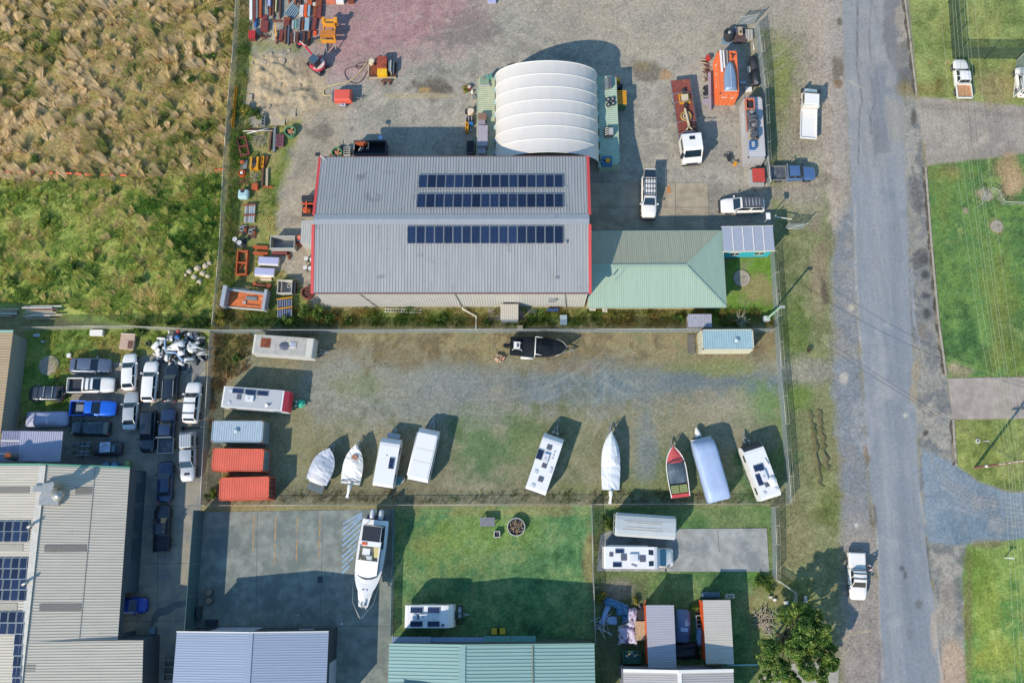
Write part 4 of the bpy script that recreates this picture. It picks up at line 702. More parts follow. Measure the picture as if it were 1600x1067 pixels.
def car(name,label,rear,front,kind,pm,wd=1.84,rack=None,tray=None,group='cars packed in the wrecking yard',cat='car',cab=None,extra=(),h=.9):
    loc,rz,L_=axis(rear,front,h);loc=(loc[0],loc[1],.05);t=T(name,label,cat,loc,rz,group);st,(c0,c1,c2,c3),Ht,belt=PROF[kind];hw=wd/2
    if cab:c0,c1,c2,c3=cab
    X=lambda f:(f-.5)*L_
    rings=[]
    for f,k,zt in st:
        w_=hw*k;zb=.34 if .03<f<.97 else .42;up_=zt+.035
        half=[(w_*.5,up_),(w_*.8,zt+.01),(w_*.93,zt-.06),(w_*.985,zt-.16),(w_,zt*.68),(w_*.985,zb+.1),(w_*.93,zb)]
        rings.append([(X(f),y,z)for y,z in half]+[(X(f),-y,z)for y,z in half[::-1]])
    body=O('body',B().loft(rings[::-1]if False else rings,pm,True,True,True),t)
    b=B()
    for f in((.17,.81)if tray is None else(.19,.82)):
        for s_ in(-1,1):b.box(X(f)-.45,X(f)+.45,s_*(hw-.14)-.16,s_*(hw-.14)+.155,.3,.72,BLK)
    O('wheel_arch',b,t)
    for f in((.17,.81)if tray is None else(.19,.82)):
        for s_ in(-1,1):wheel(t,X(f),s_*(hw-.12),.36 if kind in('suv','ute')else .32)
    # cabin
    zb=belt-.03;zr=Ht-.05;bw,tw=hw*.9,hw*.73
    bot=[(X(c0),bw*.93),(X(c3),bw*.93)];bt=[(X(c0),-bw*.93,zb),(X(c3),-bw*.93,zb),(X(c3),bw*.93,zb),(X(c0),bw*.93,zb)];mid_b=(X((c0+c3)/2))
    tp=[(X(c1),-tw,zr),(X(c2),-tw*.97,zr),(X(c2),tw*.97,zr),(X(c1),tw,zr)]
    O('cabin',B().add(bt+tp,[(0,1,5,4),(1,2,6,5),(2,3,7,6),(3,0,4,7),(4,5,6,7)],pm),t)
    n_=7;g_=[]
    for i in range(n_):
        u=i/(n_-1);x=X(c1-.012+(c2-c1+.024)*u);dome_=.05*(1-(2*u-1)**2);k=1-.05*abs(2*u-1)**3
        g_.append([(x,tw*k*v_,zr-.02+(dome_+.045)*(1-abs(v_)**3)+.0)for v_ in(-1.03,-.8,-.4,0,.4,.8,1.03)])
    O('roof',B().loft(g_,pm,False,False,True),t)
    def pane(nm,q,m_=GLASS,ins=.07,off=.012):
        q=[V(v_)for v_ in q];c_=sum(q,V())/4;nn=(q[1]-q[0]).cross(q[3]-q[0]).normalized();ctr=V((X((c1+c2)/2),0,zb+.2))
        if nn.dot(c_-ctr)<0:nn=-nn
        e=[v_+(c_-v_).normalized()*ins*(v_-c_).length*1.3+nn*off for v_ in q];O(nm,B().add(e+[v_-nn*.01 for v_ in e],[(0,1,2,3),(7,6,5,4),(0,4,5,1),(1,5,6,2),(2,6,7,3),(3,7,4,0)],m_),t)
    pane('windscreen',(bt[1],bt[2],tp[2],tp[1]),ins=.06);pane('rear_window',(bt[3],bt[0],tp[0],tp[3]),ins=.1)
    xm=X((c1+c2)/2+(.02 if kind!='ute' else 0))
    for s_ in(0,1):
        A_,B_,C_,D_=(bt[0],bt[1],tp[1],tp[0])if s_==0 else(bt[3],bt[2],tp[2],tp[3]);lp=lambda p,q,u:tuple(V(p).lerp(V(q),u));M0,M1=lp(A_,B_,.47),lp(D_,C_,.46)
        pane('side_window',(A_,M0,M1,D_),ins=.1);pane('side_window',(M0,B_,C_,M1),ins=.1)
    xf=X(1)
    for s_ in(-1,1):
        O('headlight',B().add([(xf-.06-.02,s_*hw*.58,.66),(xf-.30,s_*hw*.9,.68),(xf-.36,s_*hw*.9,.84),(xf-.12,s_*hw*.56,.8)],[(0,1,2,3)]if s_>0 else[(3,2,1,0)],LAMP),t)
        O('mirror',B().box(X(c3)-.28,X(c3)-.12,s_*(hw+.1)-.12,s_*(hw+.1)+.1,belt-.06,belt+.1,pm if kind!='ute' else BLK),t)
    O('bumper',B().box(xf-.16,xf+.03,-hw*.66,hw*.66,.4,.62,BLK if kind in('ute','suv')else pm),t,bevel=.04)
    if kind!='ute':
        for s_ in(-1,1):O('tail_light',bx(X(0)-.01,X(.02),s_*hw*.72-.12,s_*hw*.72+.12,.75,.98,TAIL),t)
        O('rear_bumper',bx(X(0)-.04,X(.02),-hw*.78,hw*.78,.4,.6,pm),t,bevel=.03)
    b=B()
    for f in(c3-.02,(c1+c2)/2+.01):
        for s_ in(-1,1):b.box(X(f)-.012,X(f)+.012,s_*(hw+.002)-.006,s_*(hw+.002)+.006,.45,belt-.2,BLK)
    O('door_seam',b,t)
    zt_=Ht+.06
    if rack=='bars':
        for f in(c1+(c2-c1)*.22,c1+(c2-c1)*.72):O('roof_bar',B().box(X(f)-.045,X(f)+.045,-tw-.04,tw+.04,zt_,zt_+.05,ZINC if pm is P_CHAR else BLK).box(X(f)-.05,X(f)+.05,-tw-.05,-tw+.03,zt_-.14,zt_,BLK).box(X(f)-.05,X(f)+.05,tw-.03,tw+.05,zt_-.14,zt_,BLK),t)
    if rack=='rails':
        for s_ in(-1,1):O('roof_rail',B().box(X(c1+.02),X(c2-.04),s_*tw*.95-.03,s_*tw*.95+.03,zt_-.09,zt_-.0,ZINC),t)
    if rack in('basket','platform'):
        r_=T('x','','');COL.objects.unlink(r_);bpy.data.objects.remove(r_);xa_,xb_=X(c1-.0),X(c2-.03);m_=BLK;yb_=tw*.98
        fr_=B().box(xa_,xb_,-yb_-.03,-yb_+.03,zt_,zt_+.08,m_).box(xa_,xb_,yb_-.03,yb_+.03,zt_,zt_+.08,m_).box(xa_,xa_+.06,-yb_,yb_,zt_,zt_+.08,m_).box(xb_-.06,xb_,-yb_,yb_,zt_,zt_+.08,m_)
        for s_ in(-1,1):
            for x_ in(xa_+.3,xb_-.3):fr_.box(x_-.04,x_+.04,s_*yb_-.03,s_*yb_+.03,zt_-.16,zt_,m_)
        rk=O('roof_rack',fr_,t);k_=6 if rack=='platform' else 4
        for i in range(k_):x_=xa_+(i+.5)*(xb_-xa_)/k_;wd_=.15 if rack=='platform' else .035;O('slat',bx(x_-wd_,x_+wd_,-yb_+.03,yb_-.03,zt_+.01,zt_+.05,mat('rack_grey',(.06,.062,.066),.5)if rack=='platform' else m_),rk)
        if rack=='basket':O('slat',B().box(xa_,xb_,-.02,.02,zt_+.01,zt_+.05,m_).box(xa_,xb_,-.34,-.30,zt_+.01,zt_+.05,m_).box(xa_,xb_,.30,.34,zt_+.01,zt_+.05,m_),rk)
    if 'sunroof' in extra:O('sunroof',bx(X(c1+(c2-c1)*.3),X(c1+(c2-c1)*.72),-tw*.6,tw*.6,Ht+.02,Ht+.058,GLASS),t)
    if 'lid' in extra:O('tailgate',B().add([(X(c1)-.05,-tw,Ht+.02),(X(c1)-.05,tw,Ht+.02),(X(c1)-.95,tw*.96,Ht+.2),(X(c1)-.95,-tw*.96,Ht+.2),(X(c1)-.05,-tw,Ht-.04),(X(c1)-.05,tw,Ht-.04),(X(c1)-.95,tw*.96,Ht+.14),(X(c1)-.95,-tw*.96,Ht+.14)],[(3,2,1,0),(4,5,6,7),(0,1,5,4),(1,2,6,5),(2,3,7,6),(3,0,4,7)],GLASS).box(X(c1)-1.0,X(c1)-.92,-tw,tw,Ht+.12,Ht+.23,pm),t)
    if 'scoop' in extra:O('bonnet_scoop',bx(X(.83),X(.88),-.3,.3,1.05,1.13,BLK),t,bevel=.02)
    if 'snorkel' in extra:O('snorkel',B().tube([(X(.85),-hw+.06,1.05),(X(.74),-hw+.06,1.15),(X(.66),-hw+.16,1.75),(X(.65),-hw+.16,1.95)],.06,BLK),t)
    if 'bullbar' in extra:O('bull_bar',B().tube([(xf+.12,-hw*.8,.5),(xf+.14,-hw*.8,.95),(xf+.14,hw*.8,.95),(xf+.12,hw*.8,.5)],.045,BLK).box(xf,xf+.2,-hw*.85,hw*.85,.42,.66,BLK),t)
    if 'spare' in extra:
        o=O('spare_wheel',B().torus((X(0)-.16,0,.98),.26,.11,DARK,'x'),t);O('rim',B().bar((X(0)-.26,0,.98),(X(0)-.1,0,.98),.34,.34,RIM),o)
    # trays
    xr=X(0);xc=X(.345)-.03
    if tray=='tub':
        zt=1.06;b=B().box(xr,xc,-hw*.97,-hw*.86,.42,zt,pm).box(xr,xc,hw*.86,hw*.97,.42,zt,pm).box(xr,xr+.09,-hw*.86,hw*.86,.42,zt,pm).box(xc-.07,xc,-hw*.86,hw*.86,.42,zt,pm)
        O('tub',b,t,bevel=.03);O('tub_liner',bx(xr+.09,xc-.07,-hw*.86,hw*.86,.5,.58,BLK),t)
        for s_ in(-1,1):O('tail_light',bx(xr-.012,xr+.05,s_*hw*.9-.07,s_*hw*.9+.07,.72,.98,TAIL),t)
    if tray=='cover':
        zt=1.06;O('tub',bx(xr,xc,-hw*.97,hw*.97,.42,zt,pm),t,bevel=.05);O('tonneau_cover',bx(xr+.1,xc-.1,-hw*.85,hw*.85,zt,zt+.05,extra[0]if extra and not isinstance(extra[0],str)else P_WHITE),t,bevel=.02)
        for s_ in(-1,1):O('tail_light',bx(xr-.012,xr+.05,s_*hw*.9-.07,s_*hw*.9+.07,.72,.98,TAIL),t)
    if tray in('flat','rusty'):
        m_=ZINC if tray=='flat' else P_WHITE;fl=mat('tray_floor_dark',(.06,.062,.066),.7,spot=(.16,.15,.14),sth=.55)if tray=='flat' else mat('rusty_plank_floor','#c09068',.9,var=.25,sc=3,streak=(1,4,1),spot='#7d5048',sth=.6,ssc=.9)
        y_=hw+.02;zf=.88;O('tray_floor',bx(xr+.05,xc-.06,-y_+.05,y_-.05,zf-.1,zf,fl),t)
        for nm,q in(('tray_side',(xr,xc,-y_,-y_+.06)),('tray_side',(xr,xc,y_-.06,y_)),('tailgate',(xr-.02,xr+.05,-y_+.06,y_-.06))):O(nm,bx(*q,zf-.08,zf+.24,m_),t)
        hb=B().box(xc-.05,xc+.01,-y_+.06,y_-.06,zf-.08,zf+.3,m_)
        if tray=='flat':hb.bar((xc-.02,-y_+.08,zf+.3),(xc-.02,-y_+.08,1.85),.06,.06,m_).bar((xc-.02,y_-.08,zf+.3),(xc-.02,y_-.08,1.85),.06,.06,m_).bar((xc-.02,-y_+.05,1.85),(xc-.02,y_-.05,1.85),.08,.08,m_)
        O('headboard',hb,t)
    if tray=='canopy':
        zt=1.1;O('tub',bx(xr,xc,-hw*.97,hw*.97,.42,zt,pm),t,bevel=.04);O('canopy',B().add([(xr+.05,-hw*.92,zt),(xc-.03,-hw*.92,zt),(xc-.03,hw*.92,zt),(xr+.05,hw*.92,zt),(xr+.35,-hw*.72,Ht+.05),(xc-.06,-hw*.72,Ht+.05),(xc-.06,hw*.72,Ht+.05),(xr+.35,hw*.72,Ht+.05)],[(0,1,5,4),(1,2,6,5),(2,3,7,6),(3,0,4,7),(4,5,6,7)],pm),t,bevel=.04)
        b=B();[b.box(xr+.42,xc-.12,y-.025,y+.025,Ht+.05,Ht+.085,pm)for y in(-.42,-.14,.14,.42)];O('canopy_rib',b,t)
        for s_ in(-1,1):O('canopy_window',B().quad((xr+.5,s_*hw*.885,zt+.16),(xc-.2,s_*hw*.885,zt+.16),(xc-.25,s_*hw*.77,Ht-.08),(xr+.6,s_*hw*.77,Ht-.08),GLASS),t)
    return t,X,hw,Ht
WY='cars packed in the wrecking yard'
car('parked_car','grey blue sedan at the top of the left column by the round slab',(109,570),(173,571),'sedan',P_GREY)
t,X,hw,Ht=car('dual_cab_ute','white dual cab ute with roof bars and an empty black tub',(105,602),(179,601),'ute',P_WHITE,1.88,rack='bars',tray='tub',cat='ute',extra=('bullbar',));
t,X,hw,Ht=car('dual_cab_ute','bright blue ute with a toolbox in its black tub',(110,637.5),(181,638),'ute',P_BLUE,1.88,tray='tub',cat='ute',cab=(.365,.395,.53,.69));one('tool_box',bx(-.45,.45,-.55,.35,0,.3,mat('grey_toolbox',(.16,.16,.15),.6)),'grey toolbox lying in the tub of the bright blue ute','toolbox',(t.location.x-1.6,t.location.y+.1,.64),t.rotation_euler.z)
car('parked_car','dark green wagon with a sunroof below the bright blue ute',(171,669.5),(109,668.5),'wagon',P_GRN,extra=('sunroof',))
car('parked_car','charcoal four wheel drive with silver roof bars and rear spare wheel',(99,614.5),(45,614),'suv',P_CHAR,1.8,rack='bars',extra=('spare',))
car('parked_car','white hatchback nearest the scrap heap end of the top row',(200.5,608.5),(202.5,552),'hatch',P_WHITE,1.78)
car('parked_car','white wagon in the top row between hatchback and black wagon',(231,627),(236.5,564),'wagon',P_WHITE,1.84)
car('parked_car','black wagon with silver roof rails below the scrap heap',(264.5,628),(268,569.5),'wagon',P_BLK,1.84,rack='rails')
car('parked_car','silver sedan below the white hatchback',(202,672),(205,611.5),'sedan',P_SILV,1.8)
car('parked_car','black four wheel drive facing down with bright headlights',(233,641),(229.5,706.5),'suv',P_BLK,1.84)
car('dual_cab_ute','dark navy ute with a white rimmed flat tray',(259,708),(263.5,638),'ute',P_NAVY,1.84,tray='flat',cat='ute')
car('parked_car','white four wheel drive wagon with black roof bars beside the fence',(297,660),(303.5,597),'suv',P_WHITE,1.9,rack='bars',cab=(.03,.09,.58,.73))
car('dual_cab_ute','silver ute with canopy and snorkel parked along the fence',(294,675),(293,752),'ute',P_SILV,1.88,tray='canopy',cat='ute',extra=('scoop','snorkel'))
car('parked_car','dark blue sedan alone in the driveway shade above the black ute',(256,784),(258.5,721),'sedan',P_NAVY,1.84)
car('dual_cab_ute','black ute in the driveway shade below the dark blue sedan',(251.5,862),(254,789.5),'ute',P_BLK,1.9,rack='bars',tray='tub',cat='ute')
car('parked_car','deep blue car nosing out of the factory doorway',(172,946),(229.5,945.5),'hatch',paint('car_deep_blue',(.01,.045,.26),.2),1.78)
YC='vehicles in the machinery yard'
car('parked_car','white four wheel drive with black roof basket and tailgate raised',(1014,276),(1014,340),'suv',P_WHITE,1.92,rack='basket',extra=('lid','bullbar'),group=YC)
car('parked_car','white four wheel drive with a black roof platform near the gate',(1194,320),(1126,321.5),'suv',P_WHITE,1.94,rack='platform',group=YC,extra=('bullbar',))
car('flat_tray_ute','steel blue ute with a steel tray parked outside the yard fence',(1203.5,271.5),(1274,271),'ute',P_BLUG,1.86,tray='flat',cat='ute',group=YC)
car('flat_tray_ute','white ute with a rusty plank tray on the far right lawn',(1507,154),(1500,93),'ute',P_WHITE,1.9,tray='rusty',cat='ute',group='utes by the road')
car('dual_cab_ute','white dual cab ute with a white tonneau parked on the roadside',(1338,863),(1341.5,937),'ute',P_WHITE,1.96,rack='bars',tray='cover',cat='ute',group='utes by the road',cab=(.365,.40,.61,.74))
car('parked_car','white car behind the chain gate at the right edge',(1603,150),(1597,105),'suv',P_WHITE,1.9,group='utes by the road')
# covered car
loc,rz,L_=axis((40,655),(106,654.5),.8);CVR=mat('car_cover_cloth','#a9b0d4',.6,.05,var=.06,sc=2,bump=.2,bsc=3);rg=[]
for u,k,z in((0,.7,.6),(.02,.88,.85),(.12,.96,1.02),(.24,1,1.1),(.34,.98,1.5),(.5,.98,1.55),(.62,.98,1.48),(.74,1,1.08),(.9,.95,.95),(.98,.84,.8),(1,.6,.55)):
    w_=.98*k;rg.append([((u-.5)*L_,y*w_,zz)for y,zz in((1,.12),(1.01,.5),(.97,.8 if z>.8 else z*.9),(.7,z*.97),(.3,z),(-.3,z),(-.7,z*.97),(-.97,.8 if z>.8 else z*.9),(-1.01,.5),(-1,.12))])
t=T('covered_car','car under a lilac grey cloth cover beside the lilac awning','covered car',(loc[0],loc[1],.03),rz,WY);O('cloth_cover',B().loft(rg,CVR,True,True,True),t);[O('tyre',B().torus(((.17 if i<2 else .81)*L_-L_/2,.8*(-1 if i%2 else 1),.3),.2,.1,DARK,'y'),t)for i in range(4)]
# stripped ute chassis with steel tray frame and sign sheet
loc,rz,L_=axis((110,702),(192,701),.7);t=T('stripped_ute','stripped dark ute with a bare steel tray frame below the green wagon','ute',(loc[0],loc[1],.04),rz,WY);a=L_/2;SG=mat('blue_grey_steel','#7d9aae',.5,.3);TR=mat('dark_wreck',(.03,.032,.035),.6,spot=(.07,.05,.04),sth=.55)
fr_=B();[fr_.bar((-a,y,.95),(-a+2.6,y,.95),.09,.09,SG)for y in(-.75,.75)];[fr_.bar((x,-.75,.95),(x,.75,.95),.06,.06,SG)for x in(-a,-a+1.05,-a+1.55,-a+2.1)];fr_.bar((-a,.1,.95),(-a+1.05,.1,.95),.05,.05,SG);[fr_.bar((-a+1.3,y,1.0),(-a+2.5,y,1.0),.14,.06,SG)for y in(-.32,.36)];[fr_.bar((x,y,.4),(x,y,.95),.08,.08,SG)for x in(-a+.3,-a+2.2)for y in(-.6,.6)]
O('tray_frame',fr_,t);O('chassis',B().box(-a+.1,a-.5,-.42,-.3,.4,.55,TR).box(-a+.1,a-.5,.3,.42,.4,.55,TR),t)
rg=[[(x,y*k,z)for y,z in((.8,.35),(.85,.7),(.7,zt),(0,zt+.04),(-.7,zt),(-.85,.7),(-.8,.35))]for x,k,zt in((-.2,.9,1.2),(.4,1,1.35),(1.3,1,1.3),(1.7,1,1.0),(2.5,.95,.92),(a-.1,.8,.7))];O('body',B().loft(rg,TR,True,True,True),t);O('engine',B().box(1.9,2.3,-.4,.4,.9,1.1,SG),t)
for x in(-a+1.2,a-1.1):[wheel(t,x,y,.34)for y in(-.78,.78)]
loc2,rz2,_=axis((155,699),(173,698),1.45);sg=T('printed_sign_sheet','white printed sheet sign with red and blue lines on the stripped ute','sign',(loc2[0],loc2[1],1.46),rz2);O('sheet',bx(-.62,.62,-.6,.6,0,.02,mat('pale_blue_sheet','#a9c4e8',.6)),sg)
for y,xa_,xb_,m_ in((.42,-.2,.25,mat('ink_navy','#26305f')),(.3,-.3,.3,mat('ink_red','#a04a68')),(.2,-.28,.4,mat('ink_red','')),(.06,-.5,.0,mat('ink_navy','')),(.05,.12,.5,mat('ink_navy','')),(-.14,-.5,-.2,mat('ink_blue','#3c6cae')),(-.16,-.1,.14,mat('ink_blue','')),(-.2,.3,.5,mat('ink_blue','')),(-.36,-.5,0,mat('ink_blue',''))):
    b=B();n_=int((xb_-xa_)/.075);[b.box(xa_+k*.075,xa_+k*.075+.05,y-.035,y+.035,.02,.026,m_)for k in range(n_)];O('lettering',b,sg)
# white flat bed truck
def truck(name,label,rear,front,L_bed,cabm,bedm,wd,h,sides,group,pal=None):
    loc,rz,L_=axis(rear,front,h);t=T(name,label,'truck',(loc[0],loc[1],.03),rz,group);a=L_/2;hw=wd/2;xc=a-(L_-L_bed)
    cl_=L_-L_bed;big=wd>2.3;zc=2.9 if big else 2.2;cw=hw*(.98 if big else .9)
    O('cab',B().side([(xc+.1,.55),(a,.5),(a+.02,1.15),(a-cl_*(.12 if big else .2),1.45 if not big else 1.7),(a-cl_*(.3 if big else .42),zc-.08),(a-cl_*.42,zc),(xc+.16,zc),(xc+.1,zc-.1)][::1],-cw,cw,cabm),t,bevel=.09)
    xs,xe=a-cl_*(.12 if big else .2),a-cl_*(.3 if big else .42);zs,ze=(1.7 if big else 1.45),zc-.08;dx,dz=xe-xs,ze-zs;nn=V((dz,0,-dx)).normalized()*.015
    O('windscreen',B().add([(xs+dx*.08+nn.x,-cw*.88,zs+dz*.08+nn.z),(xs+dx*.08+nn.x,cw*.88,zs+dz*.08+nn.z),(xs+dx*.92+nn.x,cw*.84,zs+dz*.92+nn.z),(xs+dx*.92+nn.x,-cw*.84,zs+dz*.92+nn.z)],[(0,1,2,3)],GLASS),t)
    for s_ in(-1,1):O('side_window',bx(xc+.55,a-cl_*.35,s_*cw-.012,s_*cw+.012,zc*.6,zc*.88,GLASS),t);O('mirror',bx(a-cl_*.25,a-cl_*.12,s_*(cw+.16)-.12,s_*(cw+.16)+.12,zc*.55,zc*.85,BLK),t);O('headlight',bx(a-.02,a+.03,s_*cw*.75-.16,s_*cw*.75+.16,.7,.9,LAMP),t)
    O('bumper',bx(a-.1,a+.1,-cw,cw,.35,.66,BLK if big else cabm),t,bevel=.04);O('grille',bx(a-.01,a+.035,-cw*.6,cw*.6,.75,1.1,BLK),t)
    zf=1.3 if big else .95;O('tray_floor',bx(-a,xc,-hw,hw,zf-.12,zf,bedm),t);O('chassis',B().box(-a+.2,a-.5,-.45,-.3,.5,zf-.12,BLK).box(-a+.2,a-.5,.3,.45,.5,zf-.12,BLK),t)
    ed=pal or cabm
    if sides:[O('tray_side',bx(-a,xc,s_*hw-.04,s_*hw+.04,zf-.1,zf+sides,ed),t)for s_ in(-1,1)];O('tailgate',bx(-a-.05,-a+.03,-hw+.04,hw-.04,zf-.1,zf+sides,ed),t)
    hb=B().box(xc-.06,xc+.04,-hw,hw,zf,zf+(1.3 if big else .95),ed)if big else B().box(xc-.06,xc+.0,-hw,hw,zf,zf+.3,ed)
    if not big:
        for y in(-hw+.05,0,hw-.05):hb.bar((xc-.03,y,zf+.3),(xc-.03,y,2.2),.06,.06,ed)
        for z in(1.7,2.2):hb.bar((xc-.03,-hw,z),(xc-.03,hw,z),.07,.07,ed)
    O('headboard',hb,t);r_=.5 if big else .38
    for x in((a-cl_*.45,-a+L_bed*.3,-a+L_bed*.48)if big else(a-cl_*.5,-a+L_bed*.25)):
        for s_ in(-1,1):wheel(t,x,s_*(hw-.2),r_,.3)
    return t,a,hw,xc,zf
truck('flat_bed_truck','small white truck with a white flat bed on the grass verge',(1264.5,214),(1266,138),3.95,P_WHITE,mat('white_bed','#f0f1f3',.5,var=.04,sc=1.5,spot='#c4bfb4',sth=.66,ssc=1),2.0,1.4,.18,YC)
RDECK=mat('rust_red_deck','#8a4a3e',.8,.1,var=.25,sc=2,streak=(1,3,1),spot='#a8684a',sth=.58,ssc=.7)
t,a,hw,xc,zf=truck('beaver_truck','white cab truck with a long rust red deck carrying machine parts',(1064,122),(1083,251),8.2,P_WHITE,RDECK,2.45,1.8,0,YC,pal=mat('headboard_blue','#3a7fae',.5))
O('roof_hatch',bx(xc+.55,xc+1.0,-.35,.35,2.9,2.95,GLASS),t)
for y in(-hw-.03,hw+.03):O('deck_rail',B().box(-a,xc,y-.03,y+.03,1.12,1.26,mat('rail_blue_grey','#6d8c9c',.5)),t)
O('headboard_rack',B().tube([(xc-.9,-hw+.1,1.3),(xc-.1,-hw+.1,3.1),(xc-.1,hw-.1,3.1),(xc-.9,hw-.1,1.3)],.05,RUSTD),t)
M4=Matrix.Translation(t.location)@Matrix.Rotation(t.rotation_euler.z,4,'Z');on=lambda x,y,z=0:tuple(M4@V((x,y,zf+.0+z)));rzt=t.rotation_euler.z
OLDW=mat('aged_cream_paint','#cfc4a8',.7,var=.15,sc=4,spot='#8a6a40',sth=.58,ssc=2)
pl_=T('gear_assembly','round cream gear ring with tripod head strapped on the rust red deck','machine part',on(-.5,0),rzt);O('gear_ring',B().torus((0,0,.22),.62,.13,mat('ochre_ring','#a98a4c',.7)).ring((0,0),.42,.3,.05,.3,OLDW),pl_);O('arm',B().bar((-.9,-.1,.5),(1.6,.1,.55),.22,.16,OLDW).bar((1.5,.1,.5),(2.4,-.5,.3),.16,.14,OLDW).bar((1.5,.1,.5),(2.4,.7,.3),.16,.14,OLDW).bar((2.3,-.6,.3),(2.3,.75,.3),.2,.2,OLDW),pl_)
for y in(-.55,.65):O('wheel',B().torus((2.5,y,.25),.16,.1,DARK,'y'),pl_)
tb=T('skid_motor','yellow motor frame bolted to a plate at the tail of the rust red deck','machine part',on(-3.0,.15),rzt);O('base',B().box(-.7,.7,-.7,-.55,0,.15,YEL).box(-.7,.7,.55,.7,0,.15,YEL).box(-.7,-.5,-.55,.55,0,.15,YEL).box(.5,.7,-.55,.55,0,.15,YEL),tb);O('motor',B().box(-.4,.4,-.4,.4,0,.55,OLDW),tb);O('coupling',B().bar((-1.3,0,.25),(-.7,0,.25),.34,.3,DARK).bar((.7,0,.25),(1.3,0,.25),.34,.3,DARK),tb)
for i,(x,y,m_)in enumerate(((.7,.95,RUSTD),(1.25,.8,RUSTD),(1.0,.45,RUST))):one('drive_hub',B().torus((0,0,.16),.2,.13,m_).cyl(0,0,0,.35,.14,DARK,10),('dark hub at the outer edge of the rust red deck','dark hub nearer the cab on the rust red deck','small rusty hub beside the cream tripod head')[i],'hub',on(x,y),rzt,'hubs on the truck deck')
for i,x in enumerate((-3.75,-2.55,.2,1.85)):one('tie_strap',B().bar((0,-hw-.05,.02),(0,-hw+.9,.42),.06,.02,ZINC).bar((0,-hw+.9,.42),(0,.2,.45),.06,.02,ZINC).bar((0,.2,.45),(0,hw+.02,.04),.06,.02,ZINC),('grey strap across the tail end of the rust red deck','grey strap holding the yellow motor frame','grey strap beside the round gear ring','grey strap nearest the truck cab')[i],'strap',on(x,0,.01),rzt,'straps on the truck deck')
# motorhome and silver bus
MH=mat('motorhome_white','#eef1f8',.35,var=.02,coat=.3)
def hatchbox(parent,x,y,z,sx,sy,m_,hh=.09,nm='roof_hatch'):return O(nm,bx(x-sx/2,x+sx/2,y-sy/2,y+sy/2,z,z+hh,m_),parent,bevel=.03)
SMOKE=mat('smoked_hatch',(.09,.09,.1),.25);ACW=mat('ac_white','#dfe4f2',.4)
loc,rz,L_=axis((943,870.5),(1056,871.5),2.4);t=T('motorhome','white motorhome with roof solar panels parked on the concrete slab','motorhome',(loc[0],loc[1],.06),rz);a=L_/2;hw=1.2
O('body',B().side([(-a,.5),(a-2.6,.5),(a-2.1,1.6),(a-2.02,2.3),(a-2.15,2.85),(a-2.5,3.0),(-a+.1,3.0),(-a,2.9)],-hw,hw,MH),t,bevel=.12)
rg=[[(x,y*hw*k,z)for y,z in((.96,.4),(1,.8),(.9,zt-.1),(.5,zt),(-.5,zt),(-.9,zt-.1),(-1,.8),(-.96,.4))]for x,k,zt in((a-2.7,.95,2.2),(a-1.75,.94,2.15),(a-.95,.92,1.35),(a-.4,.88,1.15),(a-.07,.74,.9),(a,.55,.7))];O('cab',B().loft(rg,P_WHITE,True,True,True),t)
O('windscreen',B().add([(a-.94,-.95,1.40),(a-.94,.95,1.40),(a-1.72,.92,2.17),(a-1.72,-.92,2.17)],[(0,1,2,3)],mat('screen_teal',(.05,.2,.25),.12)),t)
for s_ in(-1,1):O('front_skylight',B().add([(a-3.15,s_*.35,3.012),(a-2.6,s_*.3,3.012),(a-2.6,s_*.85,3.012),(a-3.15,s_*.9,3.012)],[(0,1,2,3)]if s_>0 else[(3,2,1,0)],GLASS),t);O('mirror',bx(a-1.1,a-.95,s_*1.35-.14,s_*1.35+.14,1.3,1.65,BLK),t)
for x,y,sx,sy in((-a+1.75,.72,1.0,.5),(-a+1.45,-.75,1.0,.55)):solar(t,(x,y,3.05),0,sx,sy)
for x,y,s_ in((-a+.8,.35,.42),(-a+2.2,.05,.65),(-a+4.3,-.08,.65)):hatchbox(t,x,y,3.0,s_,s_*1.1,SMOKE)
hatchbox(t,-a+3.3,.0,3.0,.95,.85,ACW,.24,'air_conditioner');O('aerial',B().bar((-a+3.0,-.7,3.06),(-a+3.6,-.95,3.1),.12,.08,ZINC),t);O('awning',B().tube([(-a+.4,hw+.06,2.75),(a-3.2,hw+.06,2.75)],.09,MH),t)
for x in(-a+1.9,a-1.0):[wheel(t,x,s_*1.02,.36)for s_ in(-1,1)]
for x in(-a+.9,-a+3.4):[O('window',bx(x,x+.9,s_*hw-.015,s_*hw+.015,1.7,2.25,GLASS),t)for s_ in(-1,1)]
loc,rz,L_=axis((961,818.5),(1056,825),2.6);BUSM=mat('silver_bus','#c6cfd6',.4,.2,var=.05,sc=1.2);t=T('old_bus','long pale silver bus parked behind the motorhome','bus',(loc[0],loc[1],.03),rz);a=L_/2;hw=1.2
rg=[[(x,y*hw,z)for y,z in((1,.5),(1.02,1.6),(1,2.6),(.85,2.88),(.45,2.97),(-.45,2.97),(-.85,2.88),(-1,2.6),(-1.02,1.6),(-1,.5))]for x in(-a,-a+.1,a-.1,a)];rg[0]=[(x,y*.96,z-.08 if z>2 else z)for x,y,z in rg[0]];rg[3]=[(x,y*.96,z-.08 if z>2 else z)for x,y,z in rg[3]];O('body',B().loft(rg,BUSM,True,True,False),t,bevel=.03)
ln=B().box(-a+.9,a-1.5,-.5,-.46,2.98,3.0,TIMB).box(-a+.9,a-1.5,.46,.5,2.98,3.0,TIMB).box(-a+1.3,a-1.7,.18,.26,2.98,3.02,OFFW).box(-a+1.3,a-1.7,-.3,-.22,2.98,3.02,OFFW);O('roof_rail',ln,t)
for s_ in(-1,1):O('drip_rail',B().box(-a+.1,a-.1,s_*1.24-.05,s_*1.24+.05,2.55,2.63,WHITE),t)
